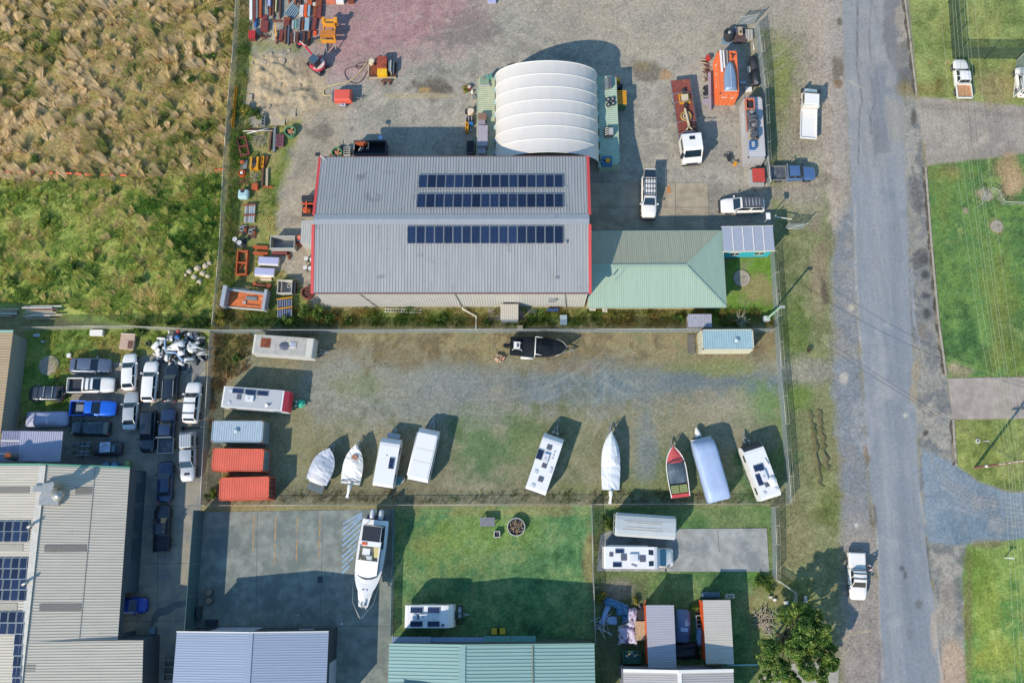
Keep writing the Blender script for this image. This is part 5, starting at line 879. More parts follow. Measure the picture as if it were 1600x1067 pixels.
for y in(-.8,0,.75):O('rear_window',bx(-a-.02,-a+.01,y-.3,y+.3,1.7,2.5,GLASS),t)
for k in range(5):[O('side_window',bx(-a+.6+k*1.3,-a+1.6+k*1.3,s_*1.225-.012,s_*1.225+.012,1.6,2.3,GLASS),t)for s_ in(-1,1)]
for x in(-a+1.8,a-1.4):[wheel(t,x,s_*1.0,.42)for s_ in(-1,1)]
# ---------------------------------------------------------------- caravans
VW=mat('caravan_white','#eef2fa',.35,var=.025,coat=.3);VG=mat('caravan_grey_roof','#b9bfc9',.45,var=.04)
def caravan(label,rear,front,h,wd,Hc,body,roof_m,solars=(),hatches=(),acs=(),nose='angled',axles=1,group='caravans stored on the vacant lot',bottles=2,windows=True,stripe=None,noseM=None,name='caravan',z=.02):
    loc,rz,L_=axis(rear,front,h);t=T(name,label,'caravan',(loc[0],loc[1],z),rz,group);a=L_/2;hw=wd/2;z0=.45
    if nose=='angled':pr=[(-a+.05,z0),(a-.5,z0),(a-.05,1.2),(a-.25,Hc-.5),(a-.75,Hc-.06),(a-1.1,Hc),(-a+.25,Hc),(-a,Hc-.35)]
    elif nose=='square':pr=[(-a,z0),(a-.25,z0),(a,1.0),(a-.02,Hc-.25),(a-.2,Hc),(-a+.12,Hc),(-a,Hc-.15)]
    else:pr=[(-a+.1,z0),(a-.4,z0),(a-.03,1.1),(a-.1,Hc-.4),(a-.5,Hc),(-a+.4,Hc),(-a,Hc-.5)]
    O('body',B().side(pr,-hw,hw,body),t,bevel=.07)
    if roof_m is not body:O('roof',bx(-a+.3,a-1.0,-hw+.08,hw-.08,Hc-.02,Hc+.02,roof_m),t)
    if noseM:O('front_panel',B().add([(a-.04,-hw+.03,1.2),(a-.04,hw-.03,1.2),(a-.22,hw-.03,Hc-.5),(a-.22,-hw+.03,Hc-.5),(a-.74,hw-.03,Hc-.03),(a-.74,-hw+.03,Hc-.03)],[(0,1,2,3),(3,2,4,5)],noseM),t)
    for u,v_,sx,sy in solars:solar(t,((u-.5)*L_,v_*hw,Hc+.07),0,sx,sy)
    for u,v_,sx,sy,m_ in hatches:hatchbox(t,(u-.5)*L_,v_*hw,Hc+.015,sx,sy,m_)
    for u,v_,sx,sy in acs:
        o=hatchbox(t,(u-.5)*L_,v_*hw,Hc+.015,sx,sy,ACW,.26,'air_conditioner');O('grille',bx((u-.5)*L_-.14,(u-.5)*L_+.14,v_*hw-.14,v_*hw+.14,Hc+.275,Hc+.285,VG),o)
    O('drawbar',B().bar((a-.6,-.55,.5),(a+1.15,-.04,.5),.1,.12,ZINC).bar((a-.6,.55,.5),(a+1.15,.04,.5),.1,.12,ZINC).bar((a+.35,-.3,.5),(a+.35,.3,.5),.08,.08,ZINC).bar((a+1.1,0,.5),(a+1.4,0,.52),.12,.1,ZINC).bar((a+.95,0,.1),(a+.95,0,.8),.06,.06,ZINC),t)
    for k in range(bottles):o=O('gas_bottle',B().cyl(a+.32,(k-.5)*.5,.5,.95,.17,DARK if bottles>1 else ZINC,12).cyl(a+.32,(k-.5)*.5,.95,1.02,.17,ZINC,12,.08),t);O('valve',B().cyl(a+.32,(k-.5)*.5,1.02,1.1,.05,WHITE,8),o)
    for x in((-.35,)if axles==1 else(-.8,.05)):[wheel(t,x,s_*(hw-.12),.34)for s_ in(-1,1)]
    if windows:
        for x in(-a+.8,a-1.9):[O('window',bx(x,x+.8,s_*hw-.015,s_*hw+.02,1.45,2.05,GLASS),t)for s_ in(-1,1)]
        O('window',bx(-a-.015,-a+.06,-.5,.5,1.45,2.0,GLASS),t);O('door',bx(-.3,.4,hw-.01,hw+.02,.55,2.2,body),t)
    if stripe:[O('stripe',bx(-a+.1,a-.5,s_*hw-.018,s_*hw+.018,.9,1.15,stripe),t)for s_ in(-1,1)]
    for x in(-a+.02,):O('rear_bar',bx(-a-.06,-a+.04,-hw+.1,hw-.1,.45,.6,DARK),t)
    return t,a,hw
PALEH=mat('pale_hatch','#cfd6e6',.4);
# old caravan with rust patch
OLDR=mat('old_caravan_roof','#b9b8b4',.6,.1,var=.12,sc=1.2,spot='#96948e',sth=.58,ssc=.8)
t,a,hw=caravan('old grey roofed caravan with a rusty roof patch by the north fence',(395,537),(491,544),2.5,2.35,2.5,OFFW,OLDR,nose='square',bottles=0,axles=2)
O('rust_patch',bx(-a+.95,-a+2.15,-.35,.8,2.522,2.54,RUST),t);O('roof_cover',B().loft([[(x,y,z)for y,z in((w_*-1,2.53),(-w_*.5,2.6),(0,2.64),(w_*.5,2.6),(w_,2.53))]for x,w_ in((-.5,.1),(-.3,.4),(.2,.55),(.6,.4),(.9,.1))],SMOKE,False,False),t)
hatchbox(t,1.1,.15,2.52,.9,.8,OFFW);hatchbox(t,1.15,.2,2.62,.5,.5,mat('lilac_lid','#aab6d8',.4),.04);b=B();[b.box(x-.02,x+.02,-hw+.1,hw-.1,2.52,2.54,OFFW)for x in(-1.9,-1.0,.3,1.7,2.5)];O('roof_seam',b,t);O('awning_rail',bx(-a+.5,a-.1,-hw-.22,-hw-.02,2.3,2.42,OFFW),t)
# red nosed caravan
t,a,hw=caravan('long caravan with a bright red nose panel and three roof solar panels',(346,619),(452,627),2.7,2.45,2.7,VW,VG,solars=((.235,.63,1.35,.62),(.42,.61,1.35,.62),(.6,.585,1.35,.62)),hatches=((.13,.62,.36,.36,PALEH),(.13,-.55,.36,.36,PALEH),(.26,.05,.5,.6,SMOKE)),acs=((.42,.0,1.0,.7),),axles=2,noseM=mat('caravan_red',(.62,.025,.04),.35))
O('dish',B().add([(1.3,-1.0,2.72),(1.9,-.55,2.78),(1.3,-.55,2.95)],[(0,1,2)],WHITE).cyl(1.75,-.62,2.72,2.95,.1,SMOKE,10),t)
one('ride_on_mower_cover',B().loft([[(x,y*k*.5,.05 if abs(y)>.9 else z)for y in(-1,-.7,0,.7,1)]for x,k,z in((-.65,.5,.35),(-.4,.9,.7),(.1,1,.85),(.45,.8,.75),(.7,.4,.3))],mat('bright_teal_cover','#35c9a4',.5),True,False,True),'bright teal tarpaulin bundle in front of the red nosed caravan','bundle',tuple(W(468,630,.4).xy)+(0,),.1)
# front row caravans
t,a,hw=caravan('compact white caravan with one small roof panel between two boats and caravan',(597,760),(611,682),2.6,2.35,2.45,VW,VW,solars=((.48,-.5,1.3,.62),),bottles=0);O('tool_box',bx(a+.0,a+.55,-.75,.75,.55,.95,VG),t)
hatchbox(t,.7,.1,2.47,.12,.12,SMOKE,.05)
one('folded_camp_chair',B().box(-.5,.4,-.4,.4,.3,.36,mat('teal_cloth','#5f9098',.7)).tube([(-.5,-.5,0),(.6,-.4,.7),(.6,.45,.7),(-.5,.5,0)],.04,ZINC).tube([(.3,-.55,.05),(.5,0,.75),(.3,.55,.05)],.05,ZINC).box(-.55,-.3,-.45,.3,.06,.5,mat('teal_cloth','')),'teal folded frame on the grass beside the compact white caravan','folded frame',tuple(W(624,750,.3).xy)+(0,),.7)
t,a,hw=caravan('white pop top caravan with three roof panels joined by seams',(652,751),(671,668),2.4,2.4,2.35,VW,VW,bottles=0)
for x0_,x1_ in((-a+.35,-.9),(-.86,.55),(.59,a-.75)):O('roof_panel',bx(x0_,x1_,-hw+.12,hw-.15,2.35,2.41,VW),t,bevel=.02)
O('awning',B().tube([(-a+.4,hw+.08,2.1),(a-.8,hw+.08,2.1)],.1,VW),t)
t,a,hw=caravan('long white caravan with three dark roof hatches in the front row',(836.5,768),(867,678),2.7,2.45,2.65,VW,VW,solars=((.6,.72,1.2,.72),),hatches=((.76,.1,.58,.58,SMOKE),(.45,.0,.56,.56,SMOKE),(.22,-.1,.58,.58,SMOKE),(.31,.55,.42,.42,PALEH),(.08,.4,.42,.42,PALEH),(.41,-.72,.7,.3,PALEH)),acs=((.57,.1,1.05,.68),),axles=2)
for x,y in((.75,-.62),(.55,-.62),(.35,-.6)):O('roof_fitting',B().cyl(x*2,y,2.66,2.74,.12,PALEH,8),t)
t,a,hw=caravan('white caravan with dark nose, two solar panels and a round dome',(1206,778),(1174,692),2.6,2.4,2.6,VW,VW,solars=((.56,.18,.75,1.2),(.36,.5,1.35,.68)),hatches=((.24,.0,.5,.5,SMOKE),(.12,.5,.34,.34,PALEH),(.13,-.72,.34,.34,PALEH)),acs=((.4,.0,1.25,.68),),axles=2,noseM=BLK)
O('satellite_dome',B().cyl(-1.45,-.72,2.6,2.78,.5,VW,18).cyl(-1.45,-.72,2.78,2.95,.5,VW,18,.2),t);O('aerial',B().tube([(1.2,-.9,2.62),(.4,-.95,2.75)],.05,VG),t)
# covered caravan
loc,rz,L_=axis((1127,782),(1099,684),2.6);TARP=mat('pale_blue_tarp','#a9c0ea',.5,var=.05,sc=1.2,bump=.35,bsc=1.6);t=T('covered_caravan','caravan under a pale blue fitted cover beside the red open boat','covered caravan',(loc[0],loc[1],.02),rz,'caravans stored on the vacant lot');a=L_/2;hw=1.25
rg=[[(x,y*hw*k,z)for y,z in((1.02,.35),(1.03,1.2),(1,zt-.12),(.8,zt),(.3,zt+.03),(-.3,zt+.03),(-.8,zt),(-1,zt-.12),(-1.03,1.2),(-1.02,.35))]for x,k,zt in((-a,.9,2.2),(-a+.25,.98,2.55),(-2,1,2.66),(-1,1.01,2.62),(0,.99,2.68),(1,1.0,2.63),(2.2,1,2.66),(a-1.0,.98,2.58),(a-.4,.95,2.2),(a,.9,1.3))];O('cover',B().loft(rg,TARP,True,True,True),t);O('drawbar',B().bar((a-.3,-.5,.5),(a+1.3,0,.5),.1,.1,ZINC).bar((a-.3,.5,.5),(a+1.3,0,.5),.1,.1,ZINC),t)
O('hitch_cover',B().loft([[(x,y*k,z if abs(y)<.9 else .45)for y in(-1,-.5,0,.5,1)]for x,k,z in((a+.35,.42,.8),(a+.8,.34,.85),(a+1.3,.2,.7),(a+1.5,.1,.55))],WHITE,True,False,True),t);O('front_seam',bx(a-.02,a+.1,-hw,hw,1.25,1.35,WHITE),t);[wheel(t,-.4,s_*1.12,.34)for s_ in(-1,1)]
# caravan on the lawn
t,a,hw=caravan('white caravan with four grey solar panels standing on the shaded lawn',(632,963),(711,963),2.6,2.4,2.6,VW,VW,solars=((.24,.58,1.4,.62),(.58,.58,1.4,.62),(.24,-.64,1.4,.62),(.58,-.64,1.4,.62)),hatches=((.6,-.02,.7,.6,PALEH),(.76,-.74,.3,.3,SMOKE)),acs=((.38,-.02,.9,.62),),group=None,bottles=0,axles=2)
O('fan',B().cyl(-1.7,-.05,2.6,2.75,.32,PALEH,12).cyl(-1.25,-.05,2.6,2.72,.26,SMOKE,12),t);O('storage_rack',B().box(a+.1,a+.16,-1.0,1.0,.5,1.2,DARK).box(a+.65,a+.71,-1.0,1.0,.5,1.2,DARK).box(a+.1,a+.71,-1.0,-.94,.5,1.2,DARK).box(a+.1,a+.71,.94,1.0,.5,1.2,DARK).box(a+.2,a+.6,.3,.9,.55,1.1,VG).box(a+.2,a+.6,-.3,.2,.55,.95,VG),t);O('front_window',bx(a-.22,a-.04,-.45,.5,1.5,1.6,GLASS),t)
# ---------------------------------------------------------------- containers and grey site shed
SILV=mat('silver_container_roof','#b3c6da',.5,.2,var=.06,sc=1.6,spot='#b0603c',sth=.70,ssc=1.1);SILW=mat('grey_container_wall','#8fa2ae',.6,.1,var=.1,sc=1.5,spot='#98603e',sth=.68,ssc=1.4)
REDC=mat('orange_red_container','#e06848',.6,var=.1,sc=1.0,spot='#8a3a30',sth=.64,ssc=1.1);REDC2=mat('faded_red_container','#de6850',.6,var=.08,sc=1.0,spot='#9a4038',sth=.66,ssc=1.6);ORGC=mat('bright_orange_container','#f07a44',.55,var=.07,sc=1.0,spot='#b84a28',sth=.7,ssc=1.2);DRED=mat('dark_red_door','#7d3a3c',.6,var=.1);GRYD=mat('grey_container_door','#8fa3ac',.5,.2)
CG='three containers along the west fence'
c_=container('silver grey container, topmost of the three along the west fence',Frame((332,656.5),(412,657.5),(410,691),(329,691),2.6),SILW,SILV,group=CG,doorm=SILW);VENT=mat('vent_black',(.03,.03,.035),.5)
O('roof_vent',B().cyl(-.1,.1,2.57,2.72,.24,mat('vent_blue','#3f6a9c',.5),14).cyl(-.1,.1,2.72,2.86,.3,SILV,14,.12),c_)
container('orange red container with grey doors, middle of the three along the west fence',Frame((333,700),(413,701.5),(410,736),(330,735.5),2.6),REDC,REDC2,group=CG,doorm=GRYD)
container('orange red container with dark red doors, lowest of the three',Frame((341,747),(421,743.5),(419,780),(344,781),2.6),REDC,REDC2,group=CG,doorm=DRED)
c_=container('pale blue container with rust spots by the north east corner',Frame((1095,515),(1177,514),(1178,546),(1099,546),2.6),mat('pale_container_wall','#d0d3c4',.6,var=.08,spot='#b07a50',sth=.66,ssc=1.3),mat('pale_blue_container_roof','#a3c3d2',.5,.15,var=.08,sc=1.4,spot='#a87a5c',sth=.66,ssc=1.0),door=-1);O('roof_vent',B().cyl(1.05,-.1,2.57,2.72,.24,mat('vent_blue',''),14).cyl(1.05,-.1,2.72,2.86,.3,SILV,14,.12),c_)
oc=Frame((1128,80),(1148.5,80),(1152,147),(1123.5,147),2.9);oc.L,oc.Wd=oc.Wd,oc.L;oc.rz-=pi/2;oc.L=6.06;oc.Wd=2.44
co=container('bright orange container with white lettering and a dinghy on top',oc,ORGC,ORGC,h=2.9)
tx=bpy.data.curves.new('lettering','FONT');tx.body='LINES';tx.size=.5;tx.extrude=.004;tx.space_character=1.25;tx.materials.append(WHITE)
tf=bpy.data.objects.new('lettering_text',tx);COL.objects.link(tf);bpy.context.view_layer.update();tme=bpy.data.meshes.new_from_object(tf.evaluated_get(bpy.context.evaluated_depsgraph_get()));bpy.data.objects.remove(tf)
to=bpy.data.objects.new('lettering',tme);COL.objects.link(to);to.parent=co;to.matrix_local=Matrix.Translation((-.1,-oc.Wd/2-.035,1.3))@Matrix.Rotation(pi/2,4,'X')
O('logo_mark',B().box(-1.9,-1.65,-oc.Wd/2-.03,-oc.Wd/2+.02,1.4,1.8,WHITE).box(-1.2,-1.1,-oc.Wd/2-.03,-oc.Wd/2+.02,1.5,1.6,WHITE).bar((-.75,-oc.Wd/2-.02,1.3),(-.5,-oc.Wd/2-.02,1.8),.02,.1,WHITE).bar((-.5,-oc.Wd/2-.02,1.8),(-.35,-oc.Wd/2-.02,1.45),.02,.1,WHITE),co)
b=B()
for i in range(5):b.box(oc.L/2-.02,oc.L/2+.016,-.75+i*.14,-.66+i*.14,1.9,2.05,WHITE)
for i in range(4):b.box(oc.L/2-.02,oc.L/2+.016,.35+i*.12,.42+i*.12,1.9,1.98,WHITE).box(oc.L/2-.02,oc.L/2+.016,.35+i*.12,.42+i*.12,1.7,1.78,WHITE)
O('door_marking',b,co)
# dinghy and planks on it
MO=Matrix.Translation((oc.loc[0],oc.loc[1],2.9))@Matrix.Rotation(oc.rz,4,'Z');oo=lambda x,y,z=0.:tuple(MO@V((x,y,z)))
dg=T('upturned_dinghy','blue grey aluminium dinghy upside down on the orange container','dinghy',oo(.75,.15),oc.rz);rg=[]
for u in np.linspace(0,1,12):
    k=1 if u<.4 else 1-((u-.4)/.6)**2.3*.62;hb=.78*k;zz=.5+.08*u;rg.append([(1.85-u*3.7,y*hb,z)for y,z in((1.03,.04),(1,.1),(.8,zz*.8),(.4,zz),(.03,zz+.05),(-.03,zz+.05),(-.4,zz),(-.8,zz*.8),(-1,.1),(-1.03,.04))])
ALU=mat('dinghy_aluminium','#8fa9cc',.45,.35,var=.06,sc=2,streak=(1,8,1));O('hull',B().loft(rg,ALU,True,True,True),dg);O('keel',bx(-1.7,1.8,-.03,.03,.55,.62,mat('pale_keel','#c4d2e4',.4)),dg);O('transom_rim',bx(1.82,1.92,-.82,.82,.0,.16,mat('pale_keel','')),dg)
one('plank',bx(-1.5,1.5,-.13,.13,0,.1,WHITE),'wide white plank along the west edge of the orange container roof','plank',oo(-1.55,-.85,.04),oc.rz+.03,'planks on the orange container');one('plank',bx(-1.2,1.2,-.1,.1,0,.1,WHITE),'shorter white plank beside dark timber on the orange container','plank',oo(-1.8,-.5,.04),oc.rz+.02,'planks on the orange container');one('timber_bundle',B().box(-1.1,1.0,-.16,-.04,0,.16,SMOKE).box(-1.0,1.1,.0,.12,0,.14,TIMB).box(-1.05,1.0,.16,.22,0,.12,SMOKE),'dark timber bundle on the orange container behind the dinghy','timber',oo(-2.0,-.15,.04),oc.rz)
one('steel_claw',B().tube([(-.6,.3,.05),(-.3,.1,.25),(.1,.05,.2)],.07,RUSTD).tube([(-.3,.1,.25),(-.7,-.1,.1)],.06,RUSTD).tube([(-.3,.1,.25),(-.5,.5,.1)],.06,RUSTD),'rusty three pronged claw on the orange container roof','claw',oo(-1.9,.45,.03),oc.rz)
# grey site container with tyres on the roof
LGC=mat('light_grey_container','#b4b6c0',.6,var=.05,sc=1.2);sc_=Frame((1165,152),(1193,152),(1194,247),(1167,247),2.7);sc_.L,sc_.Wd=sc_.Wd,sc_.L;sc_.rz-=pi/2;cs=container('light grey container carrying tractor tyres on its roof',sc_,LGC,mat('light_grey_container_roof','#c0c2cc',.5,var=.04),h=2.7,rust=False)
O('side_panel',bx(-2.6,.6,-sc_.Wd/2-.03,-sc_.Wd/2+.02,1.2,2.1,mat('pale_panel','#c9d2da',.5)),cs);MS=Matrix.Translation((sc_.loc[0],sc_.loc[1],2.7))@Matrix.Rotation(sc_.rz,4,'Z');os_=lambda x,y,z=0.:tuple(MS@V((x,y,z)))
SALM=mat('salmon_box','#c97860',.6)
one('parts_crate',B().box(-.75,.75,-.55,-.45,0,.6,SALM).box(-.75,.75,.45,.55,0,.6,SALM).box(-.75,-.65,-.45,.45,0,.6,SALM).box(.65,.75,-.45,.45,0,.6,SALM).box(-.65,.65,-.45,.45,0,.06,SALM).box(-.3,.4,-.2,.35,.06,.5,DARK),'open salmon crate at the end of the grey container roof','crate',os_(-2.95,-.6,.03),sc_.rz)
one('steel_skid',B().box(-1.6,1.6,-.9,-.78,0,.12,SALM).box(-1.6,1.6,.1,.22,0,.12,SALM),'salmon frame under the tractor tyres on the grey container','frame',os_(-.9,-.2,.03),sc_.rz)
for i,(x,y,z,r_,ax_)in enumerate(((-1.9,-.45,.45,.46,'z'),(-1.0,-.3,.6,.46,'x'),(-.55,-.35,.6,.46,'x'),(-.1,-.3,.5,.5,'z'))):
    tt=T('tyre',('black tractor tyre lying nearest the salmon crate','black tractor tyre standing second on the grey container roof','black tractor tyre standing third on the grey container roof','largest tyre lying flat in the middle of the grey container')[i],'tyre',os_(x,y,z if ax_=='x' else .3),sc_.rz,'tyres on the grey container');O('tyre',B().torus((0,0,0),r_,.2,mat('grey_rubber',(.06,.06,.063),.85),ax_,20,8),tt);O('rim',B().cyl(0,0,-.1,.12,.27,mat('grey_hub','#9a9ca2',.5),12)if ax_=='z' else B().bar((-.1,0,0),(.1,0,0),.4,.4,DARK),tt)
one('engine_crate',B().box(-.55,.55,-.55,.55,0,.2,TIMB).cyl(0,0,.2,.9,.42,mat('grey_rubber',''),14).box(-.5,.5,.35,.5,.2,.8,DARK),'grey drum in a timber crate on the grey container','crate',os_(1.3,-.35,.03),sc_.rz);one('blue_bin',B().box(-.55,.55,-.35,-.28,0,.5,BLUE).box(-.55,.55,.28,.35,0,.5,BLUE).box(-.55,-.48,-.28,.28,0,.5,BLUE).box(.48,.55,-.28,.28,0,.5,BLUE).box(-.48,.48,-.28,.28,.05,.3,VG),'blue edged bin on the grey container roof near its doors','bin',os_(2.6,-.55,.03),sc_.rz)
# ---------------------------------------------------------------- boats
def hull_rings(L_,bm,zs,depth,n=16,full=.42,pw=2.9,rise=.3,tr=.92):
    rg=[]
    for i in range(n):
        u=i/(n-1);k=(tr+(1-tr)*min(1,u/.3))if u<full else max(.015,1-((u-full)/(1-full))**pw);hb=bm/2*k;s=zs+rise*u*u;d=depth*(1-.75*max(0,(u-.6)/.4)**2);x=-L_/2+L_*u
        rg.append([(x,hb,s),(x,hb*.97,s-d*.35),(x-.0,hb*.82,s-d*.7),(x,0,s-d),(x,-hb*.82,s-d*.7),(x,-hb*.97,s-d*.35),(x,-hb,s)])
    return rg
def boat(label,rear,front,h,bm,hullm,zs=1.35,depth=.85,motor=None,cover=None,coverz=.35,group='boats stored on the vacant lot',rise=.3,full=.42,trailer=True,name='boat',z=.02,ridge=None):
    loc,rz,L_=axis(rear,front,h);t=T(name,label,'boat',(loc[0],loc[1],z),rz,group);rg=hull_rings(L_,bm,zs,depth,rise=rise,full=full);b=B().loft(rg,hullm,False,False,True);b.add(rg[0],[tuple(range(7))],hullm);O('hull',b,t);a=L_/2
    if cover:
        g_=[]
        for i,r_ in enumerate(rg):
            u=i/15;hb=r_[0][1];s=r_[0][2];cz=coverz(u)if callable(coverz)else coverz*sin(pi*min(1,.15+u*.85));g_.append([(r_[0][0],y*hb*1.03,s-.12 if abs(y)==1 else s+cz*(1-abs(y)**1.7)+random.uniform(-.05,.05))for y in(-1,-.98,-.7,-.35,0,.35,.7,.98,1)])
        b=B().loft(g_,cover,False,False,False);b.add(g_[0],[tuple(range(8,-1,-1))],cover);O('cover',b,t)
    if motor:
        o=O('outboard',B().loft([[(-a-.05+x,y*k,z_)for y,z_ in((.22,zs-.25),(.24,zs+.1),(.15,zs+.38),(-.15,zs+.38),(-.24,zs+.1),(-.22,zs-.25))]for x,k in((-.75,.6),(-.6,.95),(-.15,1),(0,.7))],motor,True,True,True),t);O('leg',bx(-a-.5,-a-.3,-.08,.08,.35,zs-.2,motor),o)if motor is not WHITE else O('leg',B().bar((-a-.6,.0,zs+.12),(-a-1.6,.12,zs+.0),.26,.2,motor).bar((-a-1.45,-.12,zs),(-a-1.5,.3,zs),.12,.1,motor),o)
    if trailer:
        O('trailer',B().bar((-a+.3,-.7,.5),(a-1.6,-.7,.5),.09,.1,ZINC).bar((-a+.3,.7,.5),(a-1.6,.7,.5),.09,.1,ZINC).bar((a-1.6,-.7,.5),(a+.75,0,.5),.09,.1,ZINC).bar((a-1.6,.7,.5),(a+.75,0,.5),.09,.1,ZINC).bar((-a+.5,-.75,.5),(-a+.5,.75,.5),.09,.1,ZINC).bar((.2,-.75,.5),(.2,.75,.5),.09,.1,ZINC).bar((a+.2,0,.5),(a+.25,0,1.3),.08,.08,ZINC),t)
        for s_ in(-1,1):wheel(t,-.5,s_*min(.95,bm/2),.32,.2)
    return t,a,rg
NAVYC=mat('black_boat_cover',(.008,.010,.012),.8,spec=.15,var=.15,sc=3,bump=.15,bsc=4)
t,a,rg=boat('black covered boat with silver targa frame against the north fence',(797,540),(889,544.5),1.4,2.4,BLK,cover=NAVYC,coverz=lambda u:.18+.75*math.exp(-((u-.5)/.16)**2),motor=NAVYC)
O('targa_frame',B().tube([(-.55,-1.2,1.3),(-.5,-1.05,2.3),(-.5,1.05,2.3),(-.55,1.2,1.3)],.07,WHITE).tube([(-.5,1.05,2.3),(.35,1.05,2.0)],.05,WHITE).tube([(-.5,-1.05,2.3),(.3,-1.1,2.0)],.05,WHITE),t);O('bow_rail',B().tube([(1.9,-1.1,1.75),(2.7,-.75,1.85),(3.35,0.0,1.9)],.04,ZINC).tube([(2.0,1.05,1.75),(2.8,.7,1.85),(3.35,0,1.9)],.04,ZINC),t)
O('bait_board',B().box(-3.1,-2.35,-.38,.42,1.72,1.85,WHITE).box(-2.75,-2.45,-.2,.25,1.85,1.88,SMOKE).tube([(-3.3,-.55,1.4),(-3.0,-.4,1.8),(-2.2,-.5,1.8),(-2.0,-.7,1.3)],.04,WHITE).tube([(-3.2,.5,1.4),(-3.0,.4,1.8),(-2.2,.3,1.8)],.04,WHITE),t);O('fender',B().tube([(-2.2,-1.32,1.0),(-.7,-1.32,1.0)],.17,WHITE,8),t)
GREYC=mat('grey_lilac_cover','#c2cadc',.6,var=.06,sc=2,bump=.3,bsc=3)
t,a,rg=boat('small boat under a crumpled grey white cover, leftmost in the row',(494,753),(516,700),1.4,2.75,GREYC,cover=GREYC,coverz=lambda u:.12+.55*math.exp(-((u-.4)/.25)**2),full=.3)
O('stern_bundle',B().loft([[(x,y*k,z_)for y,z_ in((1.05,1.0),(.9,1.5),(.3,1.75),(-.3,1.7),(-.9,1.5),(-1.05,1.0))]for x,k in((-a-.15,.9),(-a+.3,1.05),(-a+1.0,1.08),(-a+1.3,.9))],mat('white_crumpled','#dcdde6',.6,var=.1,sc=3,bump=.6,bsc=3),True,True,True),t);O('motor_cover',bx(-a-1.1,-a-.15,-.95,.95,.5,.62,mat('dark_grey_mat','#5f6c74',.7)),t)
t,a,rg=boat('white cuddy boat with a brown round hatch beside the covered boat',(547,756),(557,694),1.4,2.4,WHITE,cover=WHITE,coverz=lambda u:.1+.35*math.exp(-((u-.5)/.2)**2),motor=WHITE,full=.25)
O('hatch',B().cyl(.75,-.1,1.52,1.8,.42,mat('brown_cloth','#a97c64',.7),16,.36).cyl(.3,-.3,1.5,1.76,.3,mat('brown_cloth',''),12,.2),t);O('stern_strap',B().tube([(-a+.3,-1.1,1.45),(-a+.35,0,1.7),(-a+.3,1.1,1.45)],.05,DARK),t)
CW=mat('white_ridge_cover','#e2e9f6',.5,var=.03,bump=.2,bsc=2)
t,a,rg=boat('long white covered boat with a white outboard, alone mid row',(954.5,765),(954.5,674),1.5,2.15,CW,cover=CW,coverz=lambda u:.1+(.5 if u>.45 else .22)*(1-abs(u-.6)),motor=WHITE,full=.4)
O('foredeck_ridge',B().loft([[(x,y*k,z_+s)for y,z_ in((.55,0),(.0,.16),(-.55,0))]for x,k,s in((.5,1.3,1.85),(1.6,1.0,1.95),(2.6,.5,1.92),(3.1,.1,1.8))],CW,False,False),t)
RDH=mat('boat_red',(.5,.06,.05),.4);GRD=mat('dark_grey_tarp','#4a5c6c',.6,var=.12,sc=2,bump=.5,bsc=2.2)
t,a,rg=boat('open red boat with grey tarp and green slatted stern seats',(1064,776),(1051,697),1.3,2.3,RDH,zs=1.2,cover=None,full=.45,rise=.35)
inner=[[(x*.985,y*.9,z_-.04)for x,y,z_ in(r_[0],r_[6])]for r_ in rg]
O('gunwale',B().tube([r_[0]for r_ in rg],.06,WHITE).tube([r_[6]for r_ in rg],.06,WHITE),t)
O('foredeck',B().loft([[(r_[0][0],r_[0][1]*.95*y,r_[0][2]+.14*(1-y*y))for y in(1,.5,0,-.5,-1)]for r_ in rg[10:]],mat('foredeck_red',(.42,.06,.05),.5,var=.15,sc=3),False,False,True),t);O('windscreen',B().tube([(.95,-1.0,1.45),(1.2,-.4,1.75),(1.2,.4,1.75),(.95,1.0,1.45)],.06,GLASS),t)
O('tarp',B().loft([[(r_[0][0],r_[0][1]*1.0*y,r_[0][2]+.03+zz*(1-abs(y))-(.12 if abs(y)>.9 else 0))for y in(1,.6,.2,-.2,-.6,-1)]for r_,zz in zip(rg[4:11],(-.25,-.1,.1,.25,.4,.3,.1))],GRD,False,False,False),t)
O('floor',B().loft([[(r_[0][0],r_[0][1]*.96*y,.75)for y in(1,-1)]for r_ in rg[:12]],GRD,False,False),t)
for k,y in enumerate((-.5,.5)):
    st_=O('seat',bx(-a+.45,-a+1.4,y-.46,y+.46,.75,1.12,mat('seat_base_green','#7d8a58',.7)),t)
    for q in range(5):O('slat',bx(-a+.47+q*.185,-a+.6+q*.185,y-.45,y+.45,1.12,1.16,mat('seat_slat_green','#a3ad78' if k else '#93a06a',.7)),st_)
O('transom',bx(-a-.05,-a+.35,-1.05,1.05,.6,1.24,RDH),t)
# big cruiser (bow towards the bottom of the picture)
loc,rz,L_=axis((588,812),(570,938),1.8);CRW=mat('cruiser_white','#f2f5fa',.3,var=.02,coat=.4);t=T('cabin_cruiser','large white cabin cruiser with twin outboards on the concrete yard','boat',(loc[0],loc[1],.04),rz);a=L_/2;rg=hull_rings(L_,3.35,2.1,1.5,18,.42,3.2,.5,.92)
b=B().loft(rg,CRW,False,False,True);b.add(rg[0],[tuple(range(7))],CRW);O('hull',b,t);SAND=mat('sand_deck','#d0c8b0',.7)
O('deck',B().loft([[(r_[0][0],r_[0][1]*.96*y,r_[0][2]+.02+.12*(1-y*y))for y in(1,.6,0,-.6,-1)]for r_ in rg[6:]],CRW,False,False,True),t);O('cockpit_floor',B().loft([[(r_[0][0],r_[0][1]*.9*y,1.3)for y in(1,-1)]for r_ in rg[:8]],SMOKE,False,False),t)
